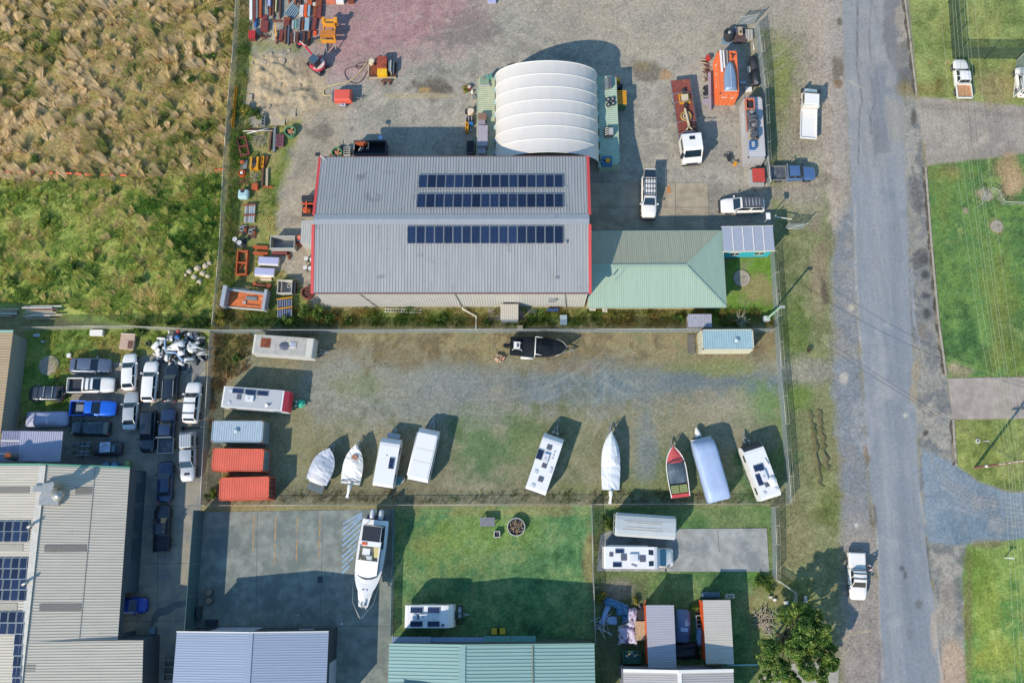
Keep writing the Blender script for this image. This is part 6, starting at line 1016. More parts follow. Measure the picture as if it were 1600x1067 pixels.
for s_ in(-1,1):O('side_deck',B().loft([[(r_[0][0],s_*r_[0][1]*.97,r_[0][2]+.03),(r_[0][0],s_*r_[0][1]*.78,r_[0][2]+.03)]for r_ in rg[:9]],CRW,False,False),t)
O('transom',bx(-a,-a+.6,-1.25,1.25,1.3,2.15,CRW),t,bevel=.06)
# superstructure: local x forward; targa roof, helm, wheelhouse
X0=-a
O('rear_canopy',bx(X0+.75,X0+2.25,-1.05,1.0,3.3,3.38,mat('black_canopy',(.012,.012,.014),.5)),t);O('canopy_frame',B().tube([(X0+.7,-1.08,3.3),(X0+2.4,-1.08,3.35),(X0+2.4,1.03,3.35),(X0+.7,1.03,3.3),(X0+.7,-1.08,3.3)],.05,WHITE).tube([(X0+2.3,-1.08,3.3),(X0+2.5,-1.1,2.1)],.05,WHITE).tube([(X0+2.3,1.03,3.3),(X0+2.5,1.1,2.1)],.05,WHITE).tube([(X0+.75,-1.08,3.3),(X0+.75,-1.1,2.1)],.04,WHITE).tube([(X0+.75,1.03,3.3),(X0+.75,1.1,2.1)],.04,WHITE),t)
fly=O('flybridge',B().box(X0+2.5,X0+4.55,-1.15,1.15,3.0,3.1,SAND).box(X0+2.4,X0+2.95,-1.2,1.2,3.1,3.45,CRW).box(X0+2.95,X0+4.6,-1.2,-1.08,3.1,3.6,CRW).box(X0+2.95,X0+4.6,1.08,1.2,3.1,3.6,CRW),t)
O('orange_cushion',bx(X0+2.55,X0+2.85,-.95,-.35,3.45,3.52,ORG),fly);O('yellow_seat',bx(X0+3.0,X0+4.1,.55,1.05,3.1,3.4,mat('cream_seat','#d8cc8c',.6)),fly);O('helm_seat',bx(X0+3.2,X0+3.9,-.75,.1,3.1,3.5,WHITE),fly);O('console',B().add([(X0+3.9,-.4,3.1),(X0+4.4,-.1,3.1),(X0+4.4,.5,3.1),(X0+3.9,.5,3.1),(X0+4.0,-.3,3.6),(X0+4.4,-.1,3.7),(X0+4.4,.4,3.7),(X0+4.0,.4,3.6)],[(0,1,5,4),(1,2,6,5),(2,3,7,6),(3,0,4,7),(4,5,6,7)],WHITE),fly)
g_=[[(X0+4.5+dx_,y*1.22*k,z_)for y in(-1,-.6,-.2,.2,.6,1)]for dx_,k,z_ in((0,1,3.65),(.35,1.0,3.6),(1.35,.96,3.25),(1.6,.95,3.1))]
for r_ in g_[1:]:
    for i,p in enumerate(r_):r_[i]=(p[0]+.35*(1-(p[1]/1.2)**2)-.1,p[1],p[2])
O('wheelhouse_roof',B().loft(g_,CRW,False,False,True),t);ws=[]
for y in(-1,-.5,0,.5,1):ws.append([(X0+5.75+.4*(1-y*y),y*1.12,3.12),(X0+6.35+.5*(1-y*y),y*1.1,2.35)])
O('windscreen',B().loft(ws[:3],GLASS,False,False),t);O('windscreen',B().loft(ws[2:],mat('screen_grey',(.05,.07,.09),.1),False,False),t);O('cabin_wall',B().box(X0+2.5,X0+6.0,-1.18,-1.12,2.1,3.05,GLASS).box(X0+2.5,X0+6.0,1.12,1.18,2.1,3.05,GLASS),t)
O('foredeck_hatch',bx(X0+7.6,X0+8.15,-.3,.3,2.52,2.6,mat('blue_hatch','#4a5c94',.2)),t);O('cabin_top',B().loft([[(X0+6.2+u*3.4,y*(1.2-u*.7),2.3+.3*(1-u*.6)*(1-y*y*.6))for y in(-1,-.5,0,.5,1)]for u in(0,.25,.5,.75,1)],CRW,False,False,True),t)
O('bow_rail',B().tube([(X0+7.0,-1.5,2.5),(X0+9.2,-1.15,2.75),(X0+11.3-.6,-.1,3.0),(X0+11.3-.6,.1,3.0),(X0+9.2,1.15,2.75),(X0+7.0,1.5,2.5)],.03,ZINC),t);O('bowsprit',B().box(a-.5,a+.55,-.22,.22,2.5,2.62,WHITE).tube([(a+.1,-.2,2.7),(a+.7,-.12,2.7),(a+.7,.12,2.7),(a+.1,.2,2.7)],.04,ZINC),t);O('anchor',B().bar((a+.2,.3,2.4),(a+.9,.32,2.3),.12,.1,ZINC),t)
for y in(-.5,.5):
    o=O('outboard',B().loft([[(X0-.1+x,y+yy*k,z_)for yy,z_ in((.26,1.5),(.3,1.95),(.16,2.35),(-.16,2.35),(-.3,1.95),(-.26,1.5))]for x,k in((-1.1,.45),(-.85,.9),(-.3,1),(0,.75))],mat('outboard_pale','#cfd6e2',.3),True,True,True),t);O('leg',bx(X0-.75,X0-.5,y-.1,y+.1,.5,1.55,ZINC),o)
O('swim_platform',bx(X0-.55,X0+.05,-1.3,1.3,1.0,1.12,SMOKE),t);O('trailer',B().bar((X0+.8,-.9,.45),(a-3,-.9,.45),.14,.16,ZINC).bar((X0+.8,.9,.45),(a-3,.9,.45),.14,.16,ZINC).bar((a-3,-.9,.45),(a+.4,0,.45),.14,.16,ZINC).bar((a-3,.9,.45),(a+.4,0,.45),.14,.16,ZINC),t);[wheel(t,x,s_*1.1,.36)for x in(-1.6,-.7)for s_ in(-1,1)]
# ---------------------------------------------------------------- fences, gates, poles, wires
def mesh_mat(name,col,cover):
    m=bpy.data.materials.new(name);m.use_nodes=True;t=m.node_tree;N=t.nodes;L=t.links;p=N['Principled BSDF'];p.inputs['Base Color'].default_value=(*alb(col),1);p.inputs['Roughness'].default_value=.5
    tc=N.new('ShaderNodeTexCoord');fs=[]
    for sx in(1,-1):
        mp=N.new('ShaderNodeMapping');mp.inputs['Scale'].default_value=(sx,0,1);L.new(tc.outputs['Object'],mp.inputs[0]);wv=N.new('ShaderNodeTexWave');wv.wave_type='BANDS';wv.bands_direction='DIAGONAL';wv.inputs['Scale'].default_value=4.;L.new(mp.outputs[0],wv.inputs[0])
        g=N.new('ShaderNodeMath');g.operation='GREATER_THAN';g.inputs[1].default_value=1-cover*.55;L.new(wv.outputs['Fac'],g.inputs[0]);fs.append(g)
    mxm=N.new('ShaderNodeMath');mxm.operation='MAXIMUM';L.new(fs[0].outputs[0],mxm.inputs[0]);L.new(fs[1].outputs[0],mxm.inputs[1]);tr=N.new('ShaderNodeBsdfTransparent');ms=N.new('ShaderNodeMixShader')
    L.new(mxm.outputs[0],ms.inputs[0]);L.new(tr.outputs[0],ms.inputs[1]);L.new(p.outputs[0],ms.inputs[2]);L.new(ms.outputs[0],N['Material Output'].inputs[0]);return m
CHAIN=mesh_mat('chain_link_grey','#9cacb8',.5);CHAIN2=mesh_mat('chain_link_dark','#3c5248',.55);CHAINL=mesh_mat('chain_link_overgrown','#b8bcae',.55)
def fence(label,px,h=1.8,sp=3.0,mesh=CHAIN,pm=GALV,solid=None,arms=0,cat='fence',name='chain_link_fence',rails=(1.,),pr=.035):
    pts=[W(*p)for p in px];o=pts[0];t=T(name,label,cat,(o.x,o.y,0));rail=B()
    for a,c in zip(pts[:-1],pts[1:]):
        d=c-a;L_=d.length;n=max(1,round(L_/sp));rz=atan2(d.y,d.x)
        for i in range(n):
            q=a+d*(i/n)-o;s=L_/n
            if solid:O('panel',B().box(.03,s-.03,-.025,.025,.03,h,solid),t,tuple(q),rz)
            else:O('mesh_panel',B().quad((.02,0,.04),(s-.02,0,.04),(s-.02,0,h),(.02,0,h),mesh),t,tuple(q),rz)
            b=B().cyl(0,0,0,h+.08,pr,pm,8)
            if arms:b.bar((0,0,h),(0,-.35*arms,h+.3),.04,.04,pm)
            O('post',b,t,tuple(q),rz)
        for r_ in rails:rail.tube([tuple(a-o+V((0,0,h*r_))),tuple(c-o+V((0,0,h*r_)))],.028,pm)
        if arms:
            nn=V((d.y,-d.x,0)).normalized()*arms
            for k in(.12,.33):rail.tube([tuple(a-o+nn*k+V((0,0,h+k*.85))),tuple(c-o+nn*k+V((0,0,h+k*.85)))],.012,pm,4)
    O('post',B().cyl(0,0,0,h+.08,pr,pm,8),t,tuple(pts[-1]-o));O('top_rail',rail,t);return t
fence('long weathered chain link fence between dry grass field and machinery yard',[(377,-40),(374,40),(369,110),(363,170),(358,240),(354.5,300),(351,380),(346,440),(339,512)],1.8,mesh=CHAINL)
fence('grey chain link fence along the north side of the vacant lot',[(336,521),(640,520),(930,519.5),(1204,519)],1.8,mesh=CHAIN)
fence('grey chain link fence along the road side of the vacant lot',[(1203,400),(1209,500),(1214,580),(1221,665),(1229,786)],1.8,arms=-1)
fence('low wire fence along the south side of the vacant lot',[(320,790),(617,789),(924,788),(1229,787)],1.1,mesh=mesh_mat('open_wire','#b0b8b8',.06),pm=GALV)
fence('chain link fence between the wrecking yard and the vacant lot',[(336,522),(329,640),(321,788)],1.7)
fence('sagging chain link fence behind the wrecking yard grass',[(46,517),(120,515),(200,514),(334,520)],1.8,mesh=CHAINL)
SLATE=mat('slate_sheet','#4f707c',.5,.1,var=.06,sc=1);t_=fence('tall slate sheet fence on the west side of the concrete yard',[(319,798),(313,880),(306,979)],3.3,3.1,solid=SLATE,pm=mat('slate_post','#7f9a94',.5),name='sheet_fence',rails=(.97,))
fence('low dark blue mesh fence beside the big cruiser',[(617,796),(615,880),(612,992)],1.15,2.6,mesh=mesh_mat('mesh_blue','#4f7d92',.95),pm=mat('blue_post','#5f8ca0',.5),name='mesh_fence')
t_=fence('pale wire fence between the lawn and the motorhome slab',[(923.5,790),(925,880),(927,940),(929,1003)],1.6,2.9,mesh=CHAIN)
for y in(815,849,883,917):q=W(924+(y-790)*.026,y)-V(t_.location);O('brace',B().bar(tuple(q+V((0,0,1.0))),tuple(q+V((.55,0,0.02))),.06,.06,TIMB),t_)
fence('tall dark mesh fence around the far right lawn',[(1479,-30),(1484,40),(1488,92),(1538,92.5),(1588,93)],2.6,2.9,mesh=CHAIN2,pm=mat('dark_green_post','#33453c',.5),rails=(1.,.5),pr=.075)
fence('galvanised front fence of the machinery yard with barbed wire arms',[(1179,46),(1184,95),(1189,150),(1191,205),(1193,262)],2.0,2.8,arms=-1)
fence('chain link fence beside the motorhome slab along the verge',[(1204,792),(1206,850),(1206,902)],1.9,2.6,arms=-1)
fence('bent white pipe fence end by the leafy tree',[(1209,904),(1224,914),(1240,926),(1239,944)],1.3,3,mesh=CHAIN,rails=(1.,.5),name='pipe_fence')
fence('short pipe rail fence beside the round concrete pad',[(1545,298),(1556,303),(1558,312),(1565,320),(1620,322)],1.0,1.2,mesh=mesh_mat('open_rail','#c0c8c4',.05),rails=(1.,),name='pipe_fence');fence('two post pipe rail on the west side of the concrete pad',[(1530,298),(1534,314),(1527,324)],1.0,1.3,mesh=MC.get('x')or CHAINL if False else mesh_mat('open_rail2','#c0c8c4',.05),name='pipe_fence')
def gate(label,p,q,h,m=CHAIN,white=GALV):
    a=W(*p);c=W(*q);d=c-a;L_=d.length;t=T('mesh_gate',label,'gate',(a.x,a.y,0),atan2(d.y,d.x),None);O('frame',B().tube([(0,0,.1),(L_,0,.1),(L_,0,h),(0,0,h),(0,0,.1)],.04,white).tube([(0,0,.1),(L_,0,h)],.03,white),t);O('mesh_panel',B().quad((.05,0,.12),(L_-.05,0,.12),(L_-.05,0,h-.03),(.05,0,h-.03),m),t)
    for x in(0,L_):O('post',B().cyl(x,0.06,0,h+.25,.06,white,8),t)
    return t
gate('open mesh gate leaf at the top entrance of the machinery yard',(1151,41),(1179,37),2.0);gate('open mesh gate leaf on the verge by the cyan cabin',(1226,358),(1253,358),1.8);gate('narrow mesh gate beside the red lidded bin',(1194,246),(1198,292),1.7);gate('white framed gate at the far right driveway',(1588,95),(1583,152),2.2,white=WHITE)
one('gate_beam',B().bar((0,0,1.2),(2.2,-.35,1.1),.09,.09,WHITE).cyl(0,0,0,1.8,.07,GALV,8).cyl(2.2,-.35,0,1.2,.05,GALV,8),'white barrier beam beside the cyan cabin','barrier',tuple(W(1206,344)))
def pole(label,px,h,m,arms,name='power_pole',cat='pole',r=.15):
    a=W(*px);t=T(name,label,cat,(a.x,a.y,0));O('shaft',B().cyl(0,0,0,h,r,m,12,r*.7),t)
    for z,hw_,ang in arms:
        O('crossarm',B().bar((-hw_*cos(ang),-hw_*sin(ang),z),(hw_*cos(ang),hw_*sin(ang),z),.12,.14,TIMB),t)
        for k in(-.9,-.45,.45,.9):O('insulator',B().cyl(k*hw_*cos(ang),k*hw_*sin(ang),z+.07,z+.3,.05,WHITE,8),t)
    return t
PW=mat('pole_timber','#7d5a4c',.85,var=.2,streak=(6,6,.5));pp=pole('brown timber power pole on the right hand grass',(1523.5,730.5),10.5,PW,((6.6,.9,.1),(8.9,1.2,.1),(10.2,1.2,.1)),r=.17);O('marker_band',B().cyl(0,0,2.4,3.0,.165,WHITE,12),pp)
PG=mat('pole_green','#9fc4ae',.5);gp=pole('pale green service pole at the north east corner of the lot',(1196,500),6.2,PG,(),name='service_pole',r=.16);O('meter_box',B().box(-.4,.3,-.3,.3,0,.9,mat('pale_meter_box','#c4d2d8',.5)),gp);O('lamp_head',B().box(-.1,.5,-.15,.15,6.1,6.25,GALV),gp)
WIRE=mat('pale_wire','#aab8a0',.5)
def wire(label,pts,r=.014,g='overhead wires on the right side'):b=B();q=[W(x,y,h)for x,y,h in pts];o=q[0];b.tube([tuple(v_-o)for v_ in q],r,WIRE,4);one('overhead_wire',b,label,'wire',tuple(o),0,g)
wl=['leftmost','second','third','fourth','fifth','sixth','rightmost']
for i,(a0,a1,a2,a3,a4)in enumerate(((1468,1493,1522,1568,1587),(1488,1503.5,1531,1575,1596),(1492,1513,1540,1579,1604),(1499,1517.6,1545,1583,1611),(1506,1526.6,1553,1590,1619),(1511,1531,1557,1595,1626),(1522,1544,1572,1606,1640))):
    hh=6.9 if i<2 else 9.2;wire(wl[i]+' pale overhead wire along the right hand grass',[(a0-3,-30,hh-.3),(a0,0,hh-.4),(a1,250,hh-.6),(a2,460,hh-.3),(a3,722,hh+.1),((a3+a4)/2+1,890,hh-.2),(a4,1067,hh-.4),(a4+2,1100,hh-.4)])
a=V(gp.location)+V((0,0,6.1));c=V(pp.location)+V((0,0,9.0));WIRED=mat('dark_wire',(.03,.03,.03),.6)
for k,(dz,dx)in enumerate(((0,0),(-.9,-.6))):
    pts_=[a+(c-a)*u+V((dx*(1-u),0,-1.1*4*u*(1-u)+dz*(1-u)-.3*k))for u in np.linspace(0,1,14)];one('service_wire',B().tube([tuple(p_-pts_[0])for p_ in pts_],.022,WIRED,4),('upper' if k==0 else 'lower')+' dark service wire crossing above the road','wire',tuple(pts_[0]),0,'service wires over the road')
fl=O('floodlight',B().tube([(-fr.L/2,0,0)]*2,.01,ZINC)if False else B().tube([(-15.2-.1,8.0,6.75),(-16.1,8.5,7.5)],.05,WHITE).box(-16.5,-15.95,8.3,8.7,7.45,7.62,DARK),shed)
one('post_lamp',B().cyl(0,0,0,4.0,.05,GALV,8).box(-.25,.25,-.25,.55,4.0,4.12,WHITE),'small white lamp on a post behind the cyan cabin','lamp',tuple(W(1186,358)))
one('marker_post',B().cyl(0,0,0,1.1,.07,WHITE,8).bar((-.3,0,1.12),(.45,-.05,1.12),.12,.08,WHITE),'short white marker post on the lower right grass','post',tuple(W(1570,871)))
one('pit_cover',B().cyl(0,0,0,.08,.28,OFFW,14).cyl(0,0,.08,.085,.12,DARK,10),'small white round pit lid on the grass by the power pole','pit lid',tuple(W(1527.5,689)));one('marker_peg',bx(-.35,.35,-.05,.05,0,.08,OFFW),'short white peg lying beside the round pit lid','peg',tuple(W(1541,689)))
for px,r_,lb in(((77,571),1.22,'round concrete tank lid, half shaded, in the wrecking yard grass'),((1158.5,435),1.05,'round concrete tank lid in the office back garden'),((1557,354),.78,'round concrete lid in the right hand grass under the wires')):
    t_=T('tank_cover',lb,'tank lid',tuple(W(*px)));O('slab',B().cyl(0,0,0,.12,r_,mat('lid_concrete','#a39d92',.9,var=.2,sc=1.5,spot='#8a8478',sth=.55,ssc=1.2),32,smooth=False),t_);O('cover',B().cyl(r_*.2,.1,.12,.14,.22,mat('lid_iron','#8d877c',.8),14),t_)
one('concrete_pad',B().prism([(-.7,-.5),(.3,-.75),(.85,-.2),(.7,.35),(0,.7),(-.35,.2)],0,.1,mat('lid_concrete','')),'irregular concrete pad between the pipe rails','concrete pad',tuple(W(1540,306)))
# ---------------------------------------------------------------- steel stock, scrap and yard clutter
def ibeam(b,L_,w_,h_,m,z=0.,y=0.):
    t_=max(.025,.12*h_);b.box(-L_/2,L_/2,y-w_/2,y+w_/2,z,z+t_,m).box(-L_/2,L_/2,y-w_*.08,y+w_*.08,z+t_,z+h_-t_,m).box(-L_/2,L_/2,y-w_/2,y+w_/2,z+h_-t_,z+h_,m);return b
LBLU=mat('pale_blue_galv','#a9c4d4',.45,.3,var=.1);DRST=mat('dark_red_primer','#7d3a34',.7,var=.15,sc=3,spot='#4f2c28',sth=.58,ssc=2);GREYS=mat('grey_steel','#8d959a',.5,.3,var=.15);TEALP=mat('teal_plate','#6fa3a3',.6,var=.1);BRN=mat('brown_steel','#6b4a3c',.8,var=.2,sc=4)
LILP=mat('lilac_sheet','#b0b6e0',.5,var=.05);PALE=mat('pale_grey_metal','#bfc2c4',.5,.2,var=.08,sc=2,spot='#8d8a84',sth=.64,ssc=2);SGRN=mat('sea_green_paint','#4f8a66',.6,var=.15,sc=5,spot='#8a5a3a',sth=.58,ssc=3);CON=mat('rubble_concrete','#b0a592',.9,var=.15,sc=2,bump=.5,bsc=4)
def beam(p,q,w_,h_,m,label,z=.0,kind='i',group='steel stock at the top of the yard',name='steel_beam',cat='steel beam',lift=.1):
    loc,rz,L_=axis(p,q,.2);b=B()
    if kind=='i':ibeam(b,L_,w_,h_,m,z)
    elif kind=='pipe':b.tube([(-L_/2,0,z+h_/2),(L_/2,0,z+h_/2)],h_/2,m,10)
    else:b.box(-L_/2,L_/2,-w_/2,w_/2,z,z+h_,m)
    return one(name,b,label,cat,(loc[0],loc[1],0),rz,group)
SB=[((393,-14),(393,33),.38,.5,WHITE,'white painted beam, first from the fence in the steel stock'),((398.5,-14),(398,36),.3,.45,DRST,'dark red beam beside the white beam in the steel stock'),((402,-14),(401.8,30),.26,.4,GREYS,'grey beam between the dark red and orange rusty beams'),((400,28),(399.5,43),.28,.35,BLUE,'short blue ended beam below the grey beam'),((407.5,-14),(407,28),.38,.35,RUSTO,'orange rusty beam, wide, in the steel stock'),
      ((413,-14),(419,22),.22,.3,GREYS,'thin slanting grey beam among dark gaps'),((422,-14),(421.5,12),.36,.6,LILP,'lilac capped beam high in the steel stock'),((422,12),(422.5,24),.3,.3,RUST,'rusty stub below the lilac capped beam'),((427.5,-14),(427,30),.16,.3,BRN,'thin brown beam right of the lilac capped beam'),((433.5,-14),(431.5,20),.15,.5,mat('pale_yellow_steel','#cfc894',.6),'pale yellow thin beam in the steel stock'),((439,-14),(437.5,29),.2,.4,BRN,'brown beam next to the pale yellow thin beam'),
      ((452,-14),(451.5,4),.2,.3,RUSTO,'rusty stub at the top edge, left of three'),((462,-14),(461.5,7),.25,.3,RUST,'rusty stub at the top edge, middle of three'),((469.5,-14),(468.5,12),.3,.35,RUSTD,'dark rusty stub at the top edge, right of three'),
      ((414,24),(412.5,32),.7,.2,DRST,'short dark red plate above the large dark red slab'),((476,49),(474,70),.3,.3,RUSTD,'rusty beam, left of the upright pair at the bottom of the stock'),((483.5,49),(482,71),.3,.3,RUST,'rusty beam, right of the upright pair at the bottom of the stock'),((441.5,48),(438.5,65),.5,.4,DRST,'dark red channel left of the long black beams'),((447,41),(445.5,68),.3,.4,BRN,'long dark brown beam in the lower stock'),((452,40),(450.5,70),.25,.4,SMOKE,'long black beam in the lower stock'),((493,28),(490,48),.55,.35,DRST,'dark red trough above an orange end'),((492.5,49),(491.5,55),.45,.25,ORG,'orange block below the dark red trough'),((426,32),(440,33),.2,.15,RUST,'short rusty bar lying across below the slanting beams')]
for p,q,w_,h_,m,lb in SB:beam(p,q,w_,h_,m,lb)
for i in range(6):beam((443.5+i*3.1,23+i*1.0),(458+i*1.9,4.5+i*2.1),.13,.2,LBLU,['pale blue galvanised channel, first of the slanting bundle','pale blue galvanised channel, second of the slanting bundle','pale blue galvanised channel, third of the slanting bundle','pale blue galvanised channel, fourth of the slanting bundle','pale blue galvanised channel, fifth of the slanting bundle','pale blue galvanised channel, last of the slanting bundle'][i],kind='i',group='slanting pale blue channels')
def boxy(px0,py0,px1,py1,h_,m,name,label,cat,z=0.,group=None,bev=.02,hpx=None):
    f_=Frame((px0,py0),(px1,py0),(px1,py1),(px0,py1),hpx if hpx is not None else h_);return one(name,bx(-f_.L/2,f_.L/2,-f_.Wd/2,f_.Wd/2,z,h_,m),label,cat,f_.loc,f_.rz,group,bev)
GS='steel stock at the top of the yard'
for a_ in((468,8,474,24,.5,mat('white_crate','#c9ced6',.6),'steel_block','pale box beside an orange block in the steel stock'),(475,7,479.5,24,.6,ORG,'steel_block','bright orange block between two pale boxes'),(480.5,8,484.5,24,.5,LBLU,'steel_block','pale blue box right of the bright orange block'),(489,10,495,26,.35,RUST,'steel_plate_stack','rusty plate stack left of its pair near the yellow machine'),(495.5,10,502,27,.5,DRST,'steel_plate_stack','dark red plate stack right of its pair near the yellow machine'),(480,-12,488,7,.6,RUSTO,'steel_plate_stack','orange rusty stack at the top edge with white strip'),(488.5,4,493,8,.5,OFFW,'steel_block','white strip between orange rusty stacks at the top edge'),(493.5,-12,503,8,.6,RUST,'steel_plate_stack','rusty stack at the top edge beside the white strip'),
           (407,32,419,48,.5,DRST,'steel_slab','large dark red slab with a pale label in the stock'),(443,27,453.5,31,.6,RUST,'steel_plate_stack','rusty plates, upper pile beneath the blue channels'),(443,32.5,452,39,.5,DRST,'steel_plate_stack','dark red plates, lower pile beneath the blue channels'),(456,32,459,44,.4,PALE,'steel_block','pale block left of the teal plate'),(460,32,463.5,43,.4,TEALP,'steel_block','teal plate standing in the small stock row'),(464.5,28,469,46,.5,GREYS,'steel_block','grey channel block in the small stock row'),(471.5,31,474,45,.4,RUST,'steel_block','narrow rusty block in the small stock row'),(476,28,483,47,.45,LBLU,'steel_block','pale blue wrapped bundle in the small stock row'),(453.5,52,457.5,66,.4,RUSTD,'steel_block','dark rusty block below the teal plate'),(459,51,461,65,.35,PALE,'steel_block','thin pale strip between two dark rusty blocks'),(461.5,51,466,66,.5,RUSTD,'steel_block','dark rusty block right of the thin pale strip'),(425,49,433,62,.25,TIMB,'timber_pallet','weathered timber pallet near the rusty tangle'),(510,-12,524,3,.5,mat('salmon_plate','#d8785c',.6),'steel_block','salmon plate at the top edge of the pink ground'),(525,-12,537,3.5,.6,WHITE,'steel_block','white box at the top edge of the pink ground'),(544,-12,553,3.5,.5,RUST,'steel_block','rusty box at the top edge right of the white box'),(762,-8,775,4,.4,LILP,'steel_block','pale lilac box at the top edge above the dome')):
    boxy(*a_,cat='steel stock',group=GS)
f_=Frame((388,48),(399,48),(399,60),(388,60),.8);t_=T('red_crate','small red ribbed crate near the fence below the beams','crate',f_.loc,f_.rz);b=B();ribbed(b,(-f_.L/2,-f_.Wd/2,.8),(f_.L/2,-f_.Wd/2,.8),(0,1,.0),lambda s:f_.Wd,RED,.25,.04);O('lid',b,t_);O('base',bx(-f_.L/2+.03,f_.L/2-.03,-f_.Wd/2+.03,f_.Wd/2-.03,0,.78,DRST),t_)
def tangle(px,r_,n,mats,name,label,cat,hmax=.6,seed=3,w_=.06,group=None,lmax=1.):
    rr=random.Random(seed);c=W(*px);t=T(name,label,cat,(c.x,c.y,0));
    for i in range(n):
        a=rr.uniform(0,2*pi);d=r_*sqrt(rr.random());x,y=d*cos(a),d*sin(a);l=rr.uniform(.3,1.)*lmax;g=rr.uniform(0,pi);z0=rr.uniform(.03,hmax*.6);z1=rr.uniform(.03,hmax);O('rod',B().bar((x-l/2*cos(g),y-l/2*sin(g),z0),(x+l/2*cos(g),y+l/2*sin(g),z1),w_,w_,rr.choice(mats)),t)
    return t
tangle((414,59),.6,14,[RUSTD,BRN,RUST],'scrap_tangle','dark rusty rod tangle below the dark red slab','scrap')
one('cross_stand',B().bar((0,-1.1,.1),(0,1.1,1.3),.14,.14,YEL).bar((-.35,.2,.5),(.4,.35,.9),.1,.1,RUST).bar((0,-1.2,.05),(0,-.4,.5),.2,.14,RUST),'yellow and rust cross stand between pallet and red channel','stand',tuple(W(433.5,57)))
# yellow rig
f_=Frame((501,29),(526,29),(526,64),(501,64),1.6);t_=T('yellow_rig','tall yellow folding rig with legs on the pink ground','machine',f_.loc,f_.rz);a,c=f_.L/2,f_.Wd/2;YO=mat('rig_yellow','#e8a02c',.5,var=.08,spot='#a8682c',sth=.68,ssc=3)
O('upper_head',B().box(-a*.55,a*.75,c-1.15,c-.2,1.3,1.75,YO).box(-a*.9,-a*.55,c-.7,c,1.2,1.9,YO).box(a*.6,a,c-.7,c,1.2,1.9,YO).box(-a*.4,a*.6,c-.8,c-.65,1.75,1.8,BLK),t_);O('side_frame',B().box(-a+.25,-a+.42,-c+.9,c-.6,1.2,1.5,YO).box(a-.42,a-.22,-c+.5,c-.6,1.2,1.5,YO),t_)
O('lower_head',B().box(-a,a*.85,-c+.75,-c+1.45,1.1,1.7,mat('rig_rust','#c07a2c',.7,var=.2)).box(-a+.1,a*.9,-c,-c+.35,1.0,1.3,YO).bar((-a+.1,-c+.2,1.2),(-a,-c+.8,1.2),.14,.14,YO).bar((a*.8,-c+.2,1.2),(a*.8,-c+.8,1.2),.14,.14,YO).box(-a*.3,a*.4,-c+1.4,-c+1.7,1.3,1.55,YO),t_)
for x in(-a*.45,a*.75):O('leg',B().bar((x,-c+.2,1.2),(x,-c-.7,0),.1,.1,GREYS),t_);O('leg',B().bar((x,c-.3,1.2),(x,c-.1,0),.16,.16,YO),t_)
# excavator
c_=W(497,101,.8);ex=T('mini_excavator','red and white mini excavator with raised arm on the pale dirt','excavator',(c_.x,c_.y,0),pi*.78);EXR=mat('excavator_red','#d2485a',.4);EXW=mat('excavator_white','#e4d0d0',.4)
for s_ in(-1,1):tr_=O('track',B().side([(-1.0,.05),(1.0,.05),(1.2,.3),(1.0,.52),(-1.0,.52),(-1.2,.3)],s_*.75-.17,s_*.75+.17,DARK),ex);O('track_plate',B().box(-.9,.9,s_*.75-.08,s_*.75+.08,.52,.55,GREYS),tr_)
O('undercarriage',bx(-.8,.8,-.6,.6,.25,.6,DARK),ex);hb=O('house',B().prism([(1.0*cos(k*pi/10+pi/2),1.0*sin(k*pi/10+pi/2))for k in range(11)]+[(.55,-1.0),(.75,-.2),(.75,.5),(.55,1.0)],.65,1.15,EXR),ex,bevel=.05);O('counterweight_trim',B().prism([(.9*cos(k*pi/10+pi/2)-.05,.9*sin(k*pi/10+pi/2))for k in range(11)],1.15,1.2,EXW),hb)
O('cab_roof',bx(-.5,.6,-.3,.75,2.35,2.45,mat('cab_roof_dark',(.05,.08,.1),.4)),ex,bevel=.04);O('cab',B().box(-.5,-.44,-.3,.75,1.15,2.35,BLK).box(.54,.6,-.3,.75,1.15,2.35,GLASS).box(-.44,.54,-.3,-.26,1.15,2.35,GLASS).box(-.44,.54,.71,.75,1.15,2.35,GLASS),ex);O('seat',bx(-.3,.2,0,.5,1.15,1.6,GREYS),ex)
O('boom',B().bar((.7,-.35,1.0),(1.9,-.35,2.5),.22,.3,EXR).bar((1.9,-.35,2.5),(2.7,-.35,2.65),.2,.28,EXR),ex);O('stick',B().bar((2.65,-.35,2.65),(3.6,-.35,1.5),.18,.24,EXR).bar((2.0,-.35,2.72),(2.9,-.35,2.85),.1,.1,EXW),ex);O('bucket',B().side([(3.4,.9),(3.9,1.0),(3.8,1.5),(3.5,1.55),(3.2,1.2)],-.7,0,DARK),ex);O('blade',B().box(1.35,1.5,-.8,.8,.1,.5,DARK).bar((.8,-.5,.3),(1.4,-.5,.3),.1,.1,GREYS).bar((.8,.5,.3),(1.4,.5,.3),.1,.1,GREYS),ex)
